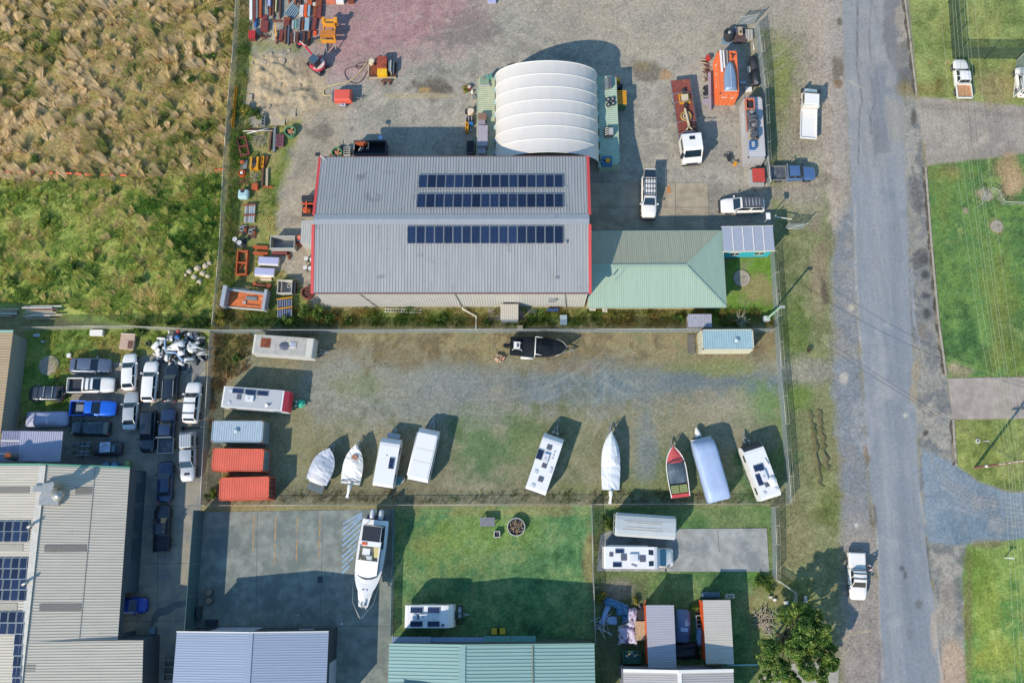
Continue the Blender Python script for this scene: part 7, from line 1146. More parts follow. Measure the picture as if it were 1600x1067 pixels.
# compressor trailer and pump with hoses
f_=Frame((522,139),(549,138),(548,157),(521,156),1.4);SAL=mat('compressor_red','#e0604e',.45,var=.06);t_=T('compressor_trailer','salmon red compressor trailer connected to a pale hose','compressor',f_.loc,f_.rz);a,c=f_.L/2,f_.Wd/2;O('canopy',B().add([(-a,-c,.4),(a,-c,.4),(a,c,.4),(-a,c,.4),(-a,-c,1.15),(a,-c,1.15),(a,c,1.15),(-a,c,1.15),(-a+.15,-c+.15,1.4),(a-.2,-c+.15,1.4),(a-.2,c-.15,1.4),(-a+.15,c-.15,1.4)],[(3,2,1,0),(0,1,5,4),(1,2,6,5),(2,3,7,6),(3,0,4,7),(4,5,9,8),(5,6,10,9),(6,7,11,10),(7,4,8,11),(8,9,10,11)],SAL),t_,bevel=.04)
O('rear_box',bx(-a-.25,-a+.02,-c+.1,c-.05,.4,1.1,SMOKE),t_);O('fender',bx(-.5,.35,-c-.45,-c-.02,.5,.62,mat('fender_lilac','#b0b4cc',.5)),t_,bevel=.05);[wheel(t_,0,s_*(c+.2),.32,.2)for s_ in(-1,1)];O('drawbar',B().bar((a,0,.5),(a+1.3,0,.45),.08,.1,GREYS).bar((a+.9,-.35,.4),(a+.9,.25,.5),.07,.07,DARK),t_)
f_=Frame((574,92),(618,91),(618,118),(573,118),.9);t_=T('rusty_pump','rusty pump skid with a yellow panel and silver radiator','pump',f_.loc,f_.rz);a,c=f_.L/2,f_.Wd/2;O('skid',B().box(-a,a,-c,-c+.15,0,.25,TIMB).box(-a,a,c-.15,c,0,.25,TIMB).box(-a,-a+.15,-c,c,0,.25,TIMB).box(-a+.15,a,-c+.15,c-.15,.1,.2,RUSTD),t_);O('hood',bx(-.55,.75,-.35,c+.1,.25,1.25,mat('hood_rust','#a04a30',.8,var=.3,sc=3,spot='#6d2c20',sth=.52,ssc=2)),t_,bevel=.03);O('yellow_panel',bx(-.5,.78,-c+.05,-.36,.25,1.1,mat('panel_yellow','#f0c020',.5)),t_,bevel=.03)
O('radiator',B().box(.95,1.15,-.6,.7,.25,1.0,GREYS).box(1.2,1.35,-.8,.8,.25,1.2,PALE).box(1.4,1.5,-.9,.9,.25,1.05,DARK).box(1.52,1.6,-.8,.9,.25,.95,PALE),t_);O('filter',B().cyl(-1.3,.75,.25,1.1,.36,mat('cream_drum','#e0d4b8',.5),16),t_);O('pump_body',bx(-1.4,-.65,-.7,.35,.25,.7,RUST),t_);O('tow_bar',B().box(-.1,1.3,-c-.55,-c-.3,.15,.35,BRN).box(.2,.4,-c-1.0,-c-.55,.1,.3,BRN).box(.95,1.15,-c-1.0,-c-.55,.1,.3,BRN),t_)
HOSE=mat('cream_hose','#d2c394',.6);HOSED=mat('dark_hose','#4a3f44',.6)
def hose(label,pts,r,m,z=.0):q=[W(x,y)for x,y in pts];o=q[0];sm=[];n=len(q)
def hose(label,pts,r,m):
    q=[W(x,y)for x,y in pts];o=q[0];sm=[];n=len(q)
    for i in range(n-1):
        p0,p1,p2,p3=q[max(i-1,0)],q[i],q[i+1],q[min(i+2,n-1)]
        for k in range(5):u=k/5;sm.append(.5*((2*p1)+(p2-p0)*u+(2*p0-5*p1+4*p2-p3)*u*u+(3*p1-p0-3*p2+p3)*u**3)-o+V((0,0,r+.01)))
    sm.append(q[-1]-o+V((0,0,r+.01)));one('hose',B().tube([tuple(s)for s in sm],r,m,8),label,'hose',(o.x,o.y,0),0,'hoses beside the pump')
hose('cream hose curving from the compressor to the rusty pump',[(518,148),(508,150),(506,143),(513,136),(528,132),(545,128),(558,118),(568,106),(574,98)],.07,HOSE);hose('dark hose looping wide beside the rusty pump',[(574,112),(566,126),(556,131),(545,127),(539,116),(541,109),(552,105),(566,104),(574,100)],.05,HOSED);hose('short dark hose looping close to the rusty pump',[(571,103),(560,108),(556,103),(564,99),(574,98),(584,93),(590,91)],.05,HOSED)
# rubble mound on the pale dirt
rr=random.Random(5);k_=0
for i in range(34):
    x,y=rr.uniform(392,470),rr.uniform(80,200);r_=rr.uniform(.12,.42)
    if x+(y-80)*.2>480:continue
    c_=W(x,y);vs=[];n=rr.randint(5,7);poly=[(r_*rr.uniform(.7,1.15)*cos(2*pi*j/n),r_*rr.uniform(.7,1.15)*sin(2*pi*j/n))for j in range(n)];one('rubble_rock',B().prism(poly,-.02,r_*rr.uniform(.4,.8),CON),'pale broken concrete lump lying on the dirt mound west of the excavator','rock',(c_.x,c_.y,0),rr.uniform(0,3),'rubble lumps on the dirt mound',.03)
for px,sx,sy,lb in(((455,176),14,12,'large pale concrete slab on the dirt mound'),((434,190),22,11,'cracked concrete slab beside the weathered trolley'),((390,152),8,9,'square pale block near the fence on the dirt mound')):boxy(px[0]-sx/2,px[1]-sy/2,px[0]+sx/2,px[1]+sy/2,.25,CON,'concrete_slab_piece',lb,'slab piece',group='slab pieces on the dirt mound')
for i,(x,y,r_)in enumerate(((297,425,.34),(310,420,.45),(322,416,.4),(328,412,.3),(318,428,.4),(305,434,.38),(326,432,.32),(313,441,.36),(291,430,.22))):
    n=7;rk=random.Random(i);one('field_rock',B().loft([[(r_*k_*rk.uniform(.8,1.15)*cos(2*pi*j/n),r_*k_*rk.uniform(.7,1.1)*sin(2*pi*j/n),z_)for j in range(n)]for k_,z_ in((1,0),(1.05,r_*.5),(.6,r_*.95),(.15,r_*1.05))],mat('pale_rock','#c4b8a4',.9,var=.15,bump=.4,bsc=4),True,True,False),['pale rock at the left of the group in the lower field','largest pale rock in the lower field group','pale rock at the upper right of the lower field group','small pale rock farthest up the lower field group','pale rock in the middle of the lower field group','pale rock at the lower left of the lower field group','pale rock nearest the fence in the lower field group','lowest pale rock of the lower field group','small pale rock farthest left in the lower field'][i],'rock',tuple(W(x,y).xy)+(.12,),0,'pale rocks in the lower field')
for k,pts in enumerate(([(-10,271),(30,272),(62,272)],[(80,274),(110,274),(140,276),(200,277)],[(336,270),(346,268),(354,267)])):
    q=[W(*p_)for p_ in pts];b=B();o_=q[0]
    for a_,c_ in zip(q[:-1],q[1:]):
        for j in range(6):
            if(j+k)%3==2:continue
            u=a_.lerp(c_,j/6)-o_;v_=a_.lerp(c_,(j+.9)/6)-o_;b.add([(u.x,u.y,.3),(v_.x,v_.y,.34),(v_.x+.05,v_.y+.12,.62),(u.x+.04,u.y+.1,.6)],[(0,1,2,3)],mat('barrier_orange','#e0684c',.6))
    one('barrier_mesh',b,['torn orange barrier strip at the left edge of the field','torn orange barrier strip in the middle of the field line','short orange barrier strip near the weathered fence'][k],'barrier',(o_.x,o_.y,0),0,'orange barrier strips in the field')
# west margin
def fr_rect(x0_,y0_,x1_,y1_,h_):return Frame((x0_,y0_),(x1_,y0_),(x1_,y1_),(x0_,y1_),h_)
def openframe(px,h_,m,label,bars=3,name='steel_grid',cat='frame',th=.12,ang=0.,z0=.1,diag=False):
    f_=fr_rect(*px,h_);t=T(name,label,cat,f_.loc,f_.rz+ang);a,c=f_.L/2,f_.Wd/2
    for s_ in(-1,1):O('rail',bx(s_*(a-th/2)-th/2,s_*(a-th/2)+th/2,-c,c,z0,h_,m),t)
    for i in range(bars):y=-c+th/2+(2*c-th)*i/(bars-1);O('crossbar',bx(-a+th,a-th,y-th/2,y+th/2,z0+.02,h_-.03,m),t)
    if diag:O('brace',B().bar((-a+th,-c+.2,(z0+h_)/2),(a-th,c-.6,(z0+h_)/2),.08,.08,m),t)
    return t
ladder=openframe((364.5,136,367.5,198),.5,YEL,'yellow ladder lying along the weathered fence',14,'ladder','ladder',.05);openframe((372,213,387,243),.4,DRST,'rust red rectangular frame tilted beside the fence',3,ang=.28,th=.2);openframe((369,391,386,429),.7,RUSTO,'orange rusty lattice frame standing by the fence',3,diag=True,th=.16)
beam((381,207),(427,206),.1,.1,WHITE,'white pipe, level one of the crossing pair',.5,'pipe','crossing white pipes','pipe','pipe');beam((388,211.5),(422,203),.1,.1,WHITE,'white pipe, slanting one of the crossing pair',.62,'pipe','crossing white pipes','pipe','pipe');beam((386,203),(430,203),.2,.25,RUST,'rusty beam lying under the crossing white pipes',group='scrap along the west margin');beam((430,199),(428.5,238),.3,.4,GREYS,'grey lilac rail lying upright beside the purple frame',group='scrap along the west margin');beam((424,206),(421,236),.2,.3,BRN,'dark brown rail left of the grey lilac rail',group='scrap along the west margin')
openframe((431,210,443,228),.5,mat('plum_frame','#7d5060',.7),'plum coloured slatted frame by the green gear drum',6,th=.14);openframe((408,181,414,196),.6,GREYS,'weathered grey trolley beside the dirt mound',4,th=.1)
def gear(px,r_,m,m2,label,h_=.7,n=5,name='gear_drum'):
    c_=W(*px,h_);t=T(name,label,'gear drum',(c_.x,c_.y,0));O('rim',B().ring((0,0),r_,r_*.82,0,h_,m,22),t);b=B().cyl(0,0,h_*.2,h_*.75,r_*.22,m2,12)
    for k in range(n):a=2*pi*k/n;b.bar((0,0,h_*.6),(r_*.85*cos(a),r_*.85*sin(a),h_*.6),r_*.34,.08,m2)
    O('spokes',b,t);return t
gear((453,205),.75,SGRN,mat('peach_primer','#c08a68',.7),'green rimmed gear drum with peach spokes by the dirt mound');gear((526,238),.7,SGRN,mat('peach_primer',''),'green rimmed gear drum behind the workshop shed');gear((480,457),.78,DRST,RUSTD,'large dark rusty wheel drum at the shed corner',.5,6,'wheel_drum')
f_=fr_rect(391,245,404,264,.7);t_=T('spring_machine','yellow block machine with two dark loop springs','machine',f_.loc,f_.rz);a,c=f_.L/2,f_.Wd/2;O('side_block',bx(-a,-a+.25,-c,c,0,.8,YEL),t_,bevel=.05);O('side_block',bx(a-.3,a,-c,c,0,.8,YEL),t_,bevel=.05);O('bed',bx(-a+.25,a-.3,-c+.1,c-.1,0,.45,YEL),t_);b=B()
for x in(-.15,.12):b.tube([(x,-c+.2,.75),(x+.08,0,.85),(x,c-.1,.75),(x-.08,0,.85),(x,-c+.2,.75)],.06,BLK)
O('spring',b,t_);openframe((407,244,412,261),.5,YEL,'narrow yellow frame beside the spring machine',3,th=.12);beam((419,244),(412,263),.25,.3,RUST,'rusty beam leaning right of the narrow yellow frame',group='scrap along the west margin');beam((411,262),(410,291),.22,.3,BRN,'brown rail, left of the long parallel pair',group='scrap along the west margin');beam((417.5,264),(417,291),.28,.3,TIMB,'pale timber rail, right of the long parallel pair',group='scrap along the west margin');beam((411,292),(426,292),.2,.2,RUSTO,'orange rusty bar across the foot of the parallel rails',group='scrap along the west margin')
boxy(375,250,386,264,.2,GREYS,'grey_plate','grey plate under a lump of orange scrap','plate');one('scrap_lump',B().loft([[(r_*cos(k),r_*sin(k)*.7,z)for k in np.linspace(0,2*pi,8)[:-1]]for r_,z in((.3,.2),(.38,.35),(.2,.55))],RUSTO),'orange rusty lump sitting on the grey plate','scrap',tuple(W(380,255)))
one('barrel_half',B().ring((0,0),.42,.36,0,.5,ORG,16).cyl(0,0,.02,.1,.36,DARK,14).box(-.2,.1,-.1,.25,.1,.45,WHITE),'orange half barrel holding a white part','barrel',tuple(W(379.5,273)));boxy(393,286,402.5,295,.6,RUSTO,'rusty_box','square orange rusty box near the pale blue tank','box')
tangle((398,277),.55,26,[GREYS,TIMB],'twig_pile','grey twiggy pile beside the parallel rails','pile',.5,9,.03,lmax=.9);tangle((405,222),1.0,46,[TIMB,GREYS,mat('dry_grey_green','#7d8468',.9)],'brush_pile','grey green brush pile between rusty rails','pile',.7,10,.035,lmax=1.2);tangle((381,284),.5,9,[RUSTD,BRN],'scrap_tangle','brown rod tangle above the pale blue tank','scrap',.5,12)
f_=fr_rect(371,295,388,310,.8);t_=T('water_tank','pale blue tank with a dark opening beside the fence','tank',f_.loc,f_.rz);O('shell',bx(-f_.L/2,f_.L/2,-f_.Wd/2,f_.Wd/2,0,.85,mat('pale_blue_tank','#a9d0d8',.5,var=.05)),t_,bevel=.28);O('opening',B().box(-.3,.15,.1,.45,.84,.9,BLK),t_);O('cap',bx(-.35,.2,.45,.6,.84,1.0,RUST),t_)
for i in range(5):boxy(382+i*3.3,319-i*.3,384.8+i*3.3,347,.35+.03*(i%2),[PALE,GREYS,PALE,LBLU,PALE][i],'sheet_strip',['outermost pale sheet strip of the strapped stack','grey sheet strip second in the strapped stack','middle pale sheet strip of the strapped stack','pale blue sheet strip in the strapped stack','innermost pale sheet strip of the strapped stack'][i],'sheet',group='strapped sheet strips')
for y in(322,338):beam((381,y),(400,y-1),.18,.12,RUST,('upper' if y<330 else 'lower')+' rusty strap bar on the sheet strips',.4,'box','strap bars on the sheets','strap_bar','bar')
for px,lb in(((373,352,386,364),'pallet with a round engine part near the sheet strips'),((387.5,353,399,372),'long pallet of tangled engine parts near the sheet strips')):
    f_=fr_rect(*px,.3);t_=T('parts_pallet',lb,'pallet',f_.loc,f_.rz,'pallets of engine parts');a,c=f_.L/2,f_.Wd/2;[O('slat',bx(-a,a,-c+2*c*k/5+.02,-c+2*c*(k+1)/5-.03,.1,.14,BRN),t_)for k in range(5)];O('bearer',B().box(-a,-a+.1,-c,c,0,.1,BRN).box(a-.1,a,-c,c,0,.1,BRN),t_)
    O('part',B().torus((-.1,0,.3),.24,.1,GREYS).cyl(-.1,0,.14,.4,.12,DARK,10),t_);O('part',B().box(.2,.5,-.3,.1,.14,.4,RUST).bar((-.4,.3,.3),(.4,.45,.3),.08,.08,PALE),t_)
t_=T('drum_pallet','black pallet carrying two white topped drums','pallet',tuple(W(376,381)),.1);O('base',bx(-.7,.7,-.55,.6,0,.15,DARK),t_)
for x,y in((-.4,.3),(.15,-.2)):d_=O('drum',B().cyl(x,y,.15,1.0,.3,GREYS,16),t_);O('lid',B().cyl(x,y,1.0,1.03,.29,mat('drum_white','#d2d6da',.5),16).cyl(x,y,1.03,1.06,.06,GREYS,8),d_)
for i in range(2):beam((396,386+i*9.5),(419,387.5+i*9.5),.4,.35,RUSTO,('upper' if i==0 else 'lower')+' orange rusty trough beside the open grey bin',group='orange troughs by the bin');
def openbin(px,h_,m,mi,label,name='open_bin',cat='bin',wt=.07,fill=None):
    f_=fr_rect(*px,h_);t=T(name,label,cat,f_.loc,f_.rz);a,c=f_.L/2,f_.Wd/2
    for q in((-a,a,-c,-c+wt),(-a,a,c-wt,c),(-a,-a+wt,-c+wt,c-wt),(a-wt,a,-c+wt,c-wt)):O('side',bx(*q,0,h_,m),t)
    O('floor',bx(-a+wt,a-wt,-c+wt,c-wt,.03,.1,mi),t);O('rim',B().box(-a-.05,a+.05,-c-.05,-c,h_-.12,h_+.01,m).box(-a-.05,a+.05,c,c+.05,h_-.12,h_+.01,m),t);return t,a,c
openbin((422,369,460,388),1.4,PALE,GREYS,'open pale grey skip bin between orange troughs and the shed');beam((425,396),(452,396),.35,.3,DRST,'dark red beam below the open pale grey bin',group='scrap along the west margin');beam((450,394),(452,405),.25,.3,RUST,'short rusty beam at the end of the dark red beam',group='scrap along the west margin')
for i,px in enumerate(((404,402,435,412),(398,419,428,429))):
    f_=fr_rect(*px,.7);t_=T('white_trough',('upper' if i==0 else 'lower')+' white box with a lilac lid below the open bin','box',f_.loc,f_.rz-.05,'lilac lidded boxes');O('body',bx(-f_.L/2,f_.L/2,-f_.Wd/2-.15,f_.Wd/2,0,.66,WHITE),t_);O('lid',bx(-f_.L/2-.02,f_.L/2+.02,-f_.Wd/2,f_.Wd/2+.02,.66,.7,LILP),t_)
f_=fr_rect(407,432,424,438,.3);t_=T('slatted_pallet','small pallet of yellow and white bars','pallet',f_.loc,f_.rz);[O('slat',bx(-f_.L/2,f_.L/2,-.22+k*.16,-.1+k*.16,0,.3,[WHITE,YEL,WHITE][k]),t_)for k in range(3)]
t_=T('engine_part','rust red engine part with round ends near the tipper tray','engine part',tuple(W(410,446)));O('shaft',B().tube([(-1.0,.05,.25),(1.0,-.15,.25)],.14,DRST,10),t_);O('flange',B().cyl(-.9,.1,0,.4,.24,RUSTO,12),t_);O('flange',B().cyl(.95,-.15,0,.45,.3,RUST,12),t_)
t_,a,c=openbin((433,438,456,458),1.0,OFFW,PALE,'white open box holding a grey coil by the workshop shed','white_crate','crate');O('divider',bx(-a+.45,-a+.5,-c+.07,c-.07,.1,.85,OFFW),t_);O('coil',B().torus((.25,.35,.2),.25,.06,GREYS).torus((.35,.3,.3),.22,.05,PALE),t_);boxy(457,440,462,457,.8,DARK,'dark_box','dark box against the white open box','box')
f_=fr_rect(432,467,458,496,.8);t_=T('slatted_rack','blue grey slatted rack with yellow ends below the white box','rack',f_.loc,f_.rz+.06);a,c=f_.L/2,f_.Wd/2
for row in(0,1):
    for k in range(7):x=-a+.15+k*(2*a-.4)/6;O('slat',bx(x-.08,x+.08,-c+row*(c+.05)+.12,-c+row*(c+.05)+c-.1,.4,.75,[GREYS,mat('slat_blue','#6f80b0',.5)][k%2]),t_)
    O('end_rail',B().bar((-a,-c+row*(c+.05)+c-.05,.78),(a-.1,-c+row*(c+.05)+c+.1,.78),.12,.14,YEL),t_)
O('base',bx(-a+.1,a-.2,-c+.1,c-.1,0,.38,DARK),t_)
# tipper tray
loc,rz,L_=axis((356,465),(414,470),1.0);t_=T('tipper_tray','grey tipper tray with orange rusty floor lying in the weeds','tipper tray',loc,rz);a=L_/2;TG=mat('tipper_grey','#aab4c4',.5,.1,var=.08);TF=mat('tipper_floor','#d2743c',.8,var=.3,sc=1.5,spot='#b8aa98',sth=.6,ssc=1.0)
O('floor',bx(-a,a,-1.05,1.05,.5,.6,TF),t_);O('tailboard',bx(-a-.5,-a,-1.3,1.3,.4,1.9,TG),t_);[O('tailboard_rib',bx(-a-.55,-a-.5,-1.2+k*.8,-1.1+k*.8,.5,1.8,WHITE),t_)for k in range(4)];O('headboard',bx(a,a+.35,-1.25,1.25,.4,1.8,TG),t_);O('side',B().bar((-a,1.0,1.1),(a,.85,1.0),.22,.3,TG),t_);O('side',bx(-a,a,-1.2,-1.05,.45,.75,OFFW),t_);O('upper_side',B().box(-a+.3,0,1.3,1.4,.5,.8,OFFW).box(.4,a,1.2,1.3,.5,.8,OFFW),t_);O('hinge_plate',B().box(-.2,1.2,.0,.45,.6,.75,GREYS).box(-.5,-.1,-.5,-.2,.6,.75,PALE).box(-.1,1.6,-.62,-.5,.6,.66,RUST),t_)
# shed west wall annexe
f_=fr_rect(470,344,492,380,2.4);t_=T('annexe_shed','small pale lean to roof on the west wall of the workshop shed','shed',f_.loc,f_.rz);b=B();ribbed(b,(-f_.L/2,-f_.Wd/2,2.3),(f_.L/2,-f_.Wd/2,2.3),(0,1,.0),lambda s:f_.Wd,PALE,.3,.03);O('roof',b,t_);b=B();wall_sheet(b,(-f_.L/2+.05,-f_.Wd/2+.05),(f_.L/2,-f_.Wd/2+.05),0,2.28,mat('annexe_wall','#cdd2da',.5,.1),.2,.03);O('wall',b,t_);O('wall',bx(-f_.L/2+.05,-f_.L/2+.1,-f_.Wd/2+.06,f_.Wd/2-.05,0,2.28,PALE),t_)
t_=T('drum_winch','orange drum winch beside the pale lean to','winch',tuple(W(472,377)));O('drum',B().cyl(0,0,0,1.1,.42,SMOKE,14),t_);O('cap',B().cyl(-.05,.1,1.1,1.2,.3,ORG,14).cyl(-.05,.1,1.2,1.26,.1,OFFW,8),t_);O('base',bx(-.5,.6,-.6,-.4,0,.5,ORG),t_)
t_=T('motor_skid','orange motor skid with a black cover at the shed west wall','motor',tuple(W(483,326)));O('cover',bx(-.7,.8,.5,1.3,0,1.3,DARK),t_,bevel=.1);O('frame',B().bar((-.8,.25,1.0),(.8,.25,1.0),.14,.14,ORG).bar((-.1,-.9,.9),(-.1,.5,1.1),.14,.14,ORG),t_);O('motor',B().tube([(-.5,-.45,.6),(.4,-.5,.6)],.36,RUSTO,12).torus((-.3,-.5,.95),.2,.08,ORG),t_);O('base',bx(-.8,.7,-1.1,.4,0,.3,DARK),t_)
for k,(x,y)in enumerate(((478,404),(487,405),(476.5,418),(484.5,419))):d_=T('steel_drum',['pale topped drum, upper left of four at the shed wall','pale topped drum, upper right of four at the shed wall','pale topped drum, lower left of four at the shed wall','pale topped drum, lower right of four at the shed wall'][k],'drum',tuple(W(x,y,.9).xy)+(0,),0,'drums at the shed wall');O('body',B().cyl(0,0,0,.88,.29,GREYS,14),d_);O('lid',B().cyl(0,0,.88,.91,.28,mat('drum_white',''),14),d_)
# behind the shed
t_,a,c=openbin((552,220,603,241),1.5,mat('black_skip',(.03,.028,.032),.6),DARK,'long black skip with an orange rusty corner behind the shed','skip_bin','skip',.1);O('rust_lining',bx(-a+.15,-a+1.9,c-.45,c-.1,.9,1.45,RUSTO),t_);O('divider',B().tube([(-a+1.95,-c+.6,1.5),(-a+1.95,c-.3,1.5)],.04,PALE).tube([(-a+.1,-c+.6,1.5),(-a+.1,c-.1,1.5)],.04,PALE),t_);[O('scrap',B().bar((-a+.5+k*.35,-.3+.1*k,.9),(-a+.9+k*.3,.2,1.1),.09,.08,[PALE,OFFW,RUST][k%3]),t_)for k in range(4)]
openframe((537,229,547,242),.7,PALE,'pale pipe frame left of the black skip',5,th=.06);boxy(591,212,597.5,218.5,.4,mat('pale_blue_box','#a9c8f0',.5),'pale_blue_box','pale blue box on the shaded ground above the black skip','box');beam((515,243),(545,243),.3,.25,RUST,'rusty beam along the shed wall by the green gear drum',group='scrap along the west margin');tangle((533,232),.5,8,[DARK,RUSTD],'scrap_tangle','black rod tangle beside the green gear drum behind the shed','scrap',.5,14)
# around the dome
def CT(px):return tuple(W(px[0],px[1],2.62).xy)+(2.62,)
def onroof(px,h_,m,name,label,cat,bev=.02,zb=2.62):
    f_=Frame((px[0],px[1]),(px[2],px[1]),(px[2],px[3]),(px[0],px[3]),zb+h_);return one(name,bx(-f_.L/2,f_.L/2,-f_.Wd/2,f_.Wd/2,0,h_,m),label,cat,(f_.loc[0],f_.loc[1],zb),f_.rz,None,bev)
onroof((747,177,760,187),.7,mat('brown_carton','#8a6c58',.8),'brown_carton','brown carton on the pale green container roof','carton');onroof((747,187,758,196),.7,mat('mauve_carton','#98909c',.7),'mauve_carton','small mauve box below the brown carton','box');onroof((746,196,762,228),.9,mat('mauve_crate','#a8a4b4',.6),'mauve_crate','large mauve crate half in shade on the pale green container','crate');onroof((747,229,759,240),.5,mat('mauve_crate',''),'mauve_crate','shaded mauve crate nearest the shed on the pale green container','crate');onroof((750,120,764,131),.25,mat('green_tray','#8aa08a',.6),'green_tray','flat green tray on the north end of the pale green container','tray');onroof((752,132,766,135),.2,PALE,'pale_batten','pale batten lying below the flat green tray','batten')
tt_=tangle((761,121),.45,12,[mat('bright_teal','#3fb0a4',.5),GREYS],'teal_rope','teal rope heap at the tray corner','rope',.4,31,.07);tt_.location=W(761,121,2.9)
onroof((945,122,951,138),.4,GREYS,'rack_box','dark grey rack box on the teal container north end','rack');onroof((951.5,121,956,136),.5,SMOKE,'rack_cylinder_box','black box beside the grey rack on the teal container','box')
for k,(x,y)in enumerate(((950,156),(957,155),(950.5,164),(958,162))):w_=T('wheel',['upper left spare wheel of four on the teal container','upper right spare wheel of four on the teal container','lower left spare wheel of four on the teal container','lower right spare wheel of four on the teal container'][k],'wheel',tuple(W(x,y,2.75).xy)+(2.75,),0,'spare wheels on the container');O('tyre',B().torus((0,0,0),.22,.1,DARK),w_);O('rim',B().cyl(0,0,-.06,.05,.15,PALE,12),w_)
t_=T('striped_machine','white and black striped machine on the teal container','machine',CT((951,208)),0);O('base',bx(-.55,.5,-.6,.6,0,.5,DARK),t_);O('cover',bx(-.05,.5,-.5,.35,.5,.75,PALE),t_);[O('stripe',B().bar((-.5,-.5+k*.28,.52),(-.1,-.35+k*.28,.52),.1,.06,OFFW),t_)for k in range(4)]
t_=T('blue_machine','blue boxed machine with yellow motor by the shed corner','machine',CT((948,254)),0);O('box',bx(-.65,.6,-.65,.6,0,.5,mat('machine_blue','#2f6f9c',.5)),t_);O('motor',B().box(-.2,.35,-.3,.2,.5,.8,YEL).box(-.4,-.2,-.1,.1,.5,.75,DARK).box(.35,.5,-.1,.3,.5,.7,SGRN),t_)
f_=fr_rect(961,141,979,163,1.7);t_=T('yellow_cage','yellow ribbed cage box outside the teal container','cage',f_.loc,f_.rz);O('body',bx(-f_.L/2,f_.L/2,-f_.Wd/2,f_.Wd/2,0,1.62,mat('cage_green','#4f7a5c',.6)),t_);[O('slat',bx(-f_.L/2,f_.L/2,-f_.Wd/2+k*f_.Wd/8+.02,-f_.Wd/2+(k+1)*f_.Wd/8-.05,1.62,1.7,YEL),t_)for k in range(8)];boxy(962,121,969,127,.9,YEL,'yellow_crate','small yellow crate in the shade by the teal container','crate');one('black_drum',B().cyl(0,0,0,.9,.3,DARK,14),'black drum in the shade below the small yellow crate','drum',tuple(W(970,134,.9).xy)+(0,))
one('red_bucket',B().cyl(0,0,0,.5,.22,RED,12,.3).cyl(0,0,.505,.52,.24,OFFW,12),'red bucket among weeds beside the pale green container','bucket',tuple(W(733,139)));one('white_jug',B().cyl(0,0,0,.4,.2,WHITE,10,.12),'white jug beside the red bucket','jug',tuple(W(738,145)));boxy(738,149,744,153,.4,GREYS,'grey_tray','grey tray below the white jug','tray')
t_=T('pot_machine','machine with a pale round topped pot beside the green container','machine',tuple(W(736,177)));O('pot',B().cyl(0,-.1,0,.8,.42,mat('pale_peach_pot','#e0cfc4',.5),16),t_);O('stand',B().box(-.75,-.35,-.2,.3,0,.6,DARK),t_);f_=fr_rect(727,182,741,188,.6);t_=T('finned_block','finned grey block below the pale round pot','block',f_.loc,f_.rz);[O('fin',bx(-f_.L/2+k*f_.L/6,-f_.L/2+k*f_.L/6+.1,-.25,.25,0,.6,[PALE,DARK][k%2]),t_)for k in range(6)]
openframe((727,191,732,206),.7,YEL,'yellow stand beside the green container',3,th=.12);boxy(733,190,739,194,.8,BLUE,'blue_can','blue can next to the yellow stand','can');beam((734,194),(736,206),.14,.2,LBLU,'pale blue bar leaning by the yellow stand',group='scrap along the west margin');f_=fr_rect(729,219,741,239,.7);t_=T('dark_cart','dark frame cart in shade by the green container','cart',f_.loc,f_.rz);O('bed',bx(-f_.L/2,f_.L/2,-f_.Wd/2,f_.Wd/2,.3,.45,DARK),t_);O('frame',B().tube([(-f_.L/2,-f_.Wd/2,.7),(f_.L/2,-f_.Wd/2,.7),(f_.L/2,f_.Wd/2,.7),(-f_.L/2,f_.Wd/2,.7),(-f_.L/2,-f_.Wd/2,.7)],.04,GREYS),t_);[wheel(t_,x,y,.15,.1)for x in(-.4,.4)for y in(-.6,.6)]
# east end of the yard
t_=T('tyre_pallet','stack of black tyres on a blue pallet near the top gate','tyre stack',tuple(W(1136,62)),.05);O('pallet',bx(-.75,.6,-.75,.2,0,.12,mat('pallet_blue','#7d9ab4',.6)),t_);[O('tyre',B().torus((.15-.06*k,.1+.03*k,.3+.3*k),.5,.2,DARK),t_)for k in range(4)];O('hub',B().cyl(.0,.15,1.25,1.4,.2,PALE,10),t_)
t_=T('brown_plate_press','brown plate press with a pale centre box near the top gate','machine',tuple(W(1154,58)),0);PLUM=mat('plum_plate','#5c4a4c',.7);O('plate',bx(-.7,.75,-1.0,.9,0,.5,PLUM),t_);O('upper',bx(-.75,.3,.1,.95,.5,.9,SMOKE),t_);O('centre_box',B().box(-.25,.25,-.35,.75,.9,1.1,mat('pale_tan_box','#c8b494',.6)).box(-.1,.12,-.15,.55,1.1,1.14,BLK).cyl(0,.35,1.14,1.2,.08,WHITE,8),t_)
f_=fr_rect(1163,46,1177,60,.5);t_=T('batten_stack','stack of white battens beside the yard front fence','battens',f_.loc,f_.rz);[O('batten',bx(-f_.L/2+k*f_.L/7+.03,-f_.L/2+(k+1)*f_.L/7-.03,-f_.Wd/2,f_.Wd/2,0,.4+.05*(k%2),[PALE,OFFW][k%2]),t_)for k in range(7)];beam((1177,62),(1179,78),.1,.1,WHITE,'white pole lying along the yard front fence',kind='pipe',group='poles along the front fence',name='pole',cat='pole')
beam((1107.5,116),(1108.5,174),.3,.35,mat('mauve_beam','#a8a0b0',.5),'long mauve grey beam lying beside the orange container',.3,'box','beams by the orange container');beam((1110.5,120),(1111,160),.18,.3,mat('mauve_beam',''),'shorter mauve beam tight against the orange container',group='beams by the orange container');boxy(1098,154,1113,163,.25,mat('mauve_beam',''),'mauve_plate','mauve plate under the long mauve beam','plate')
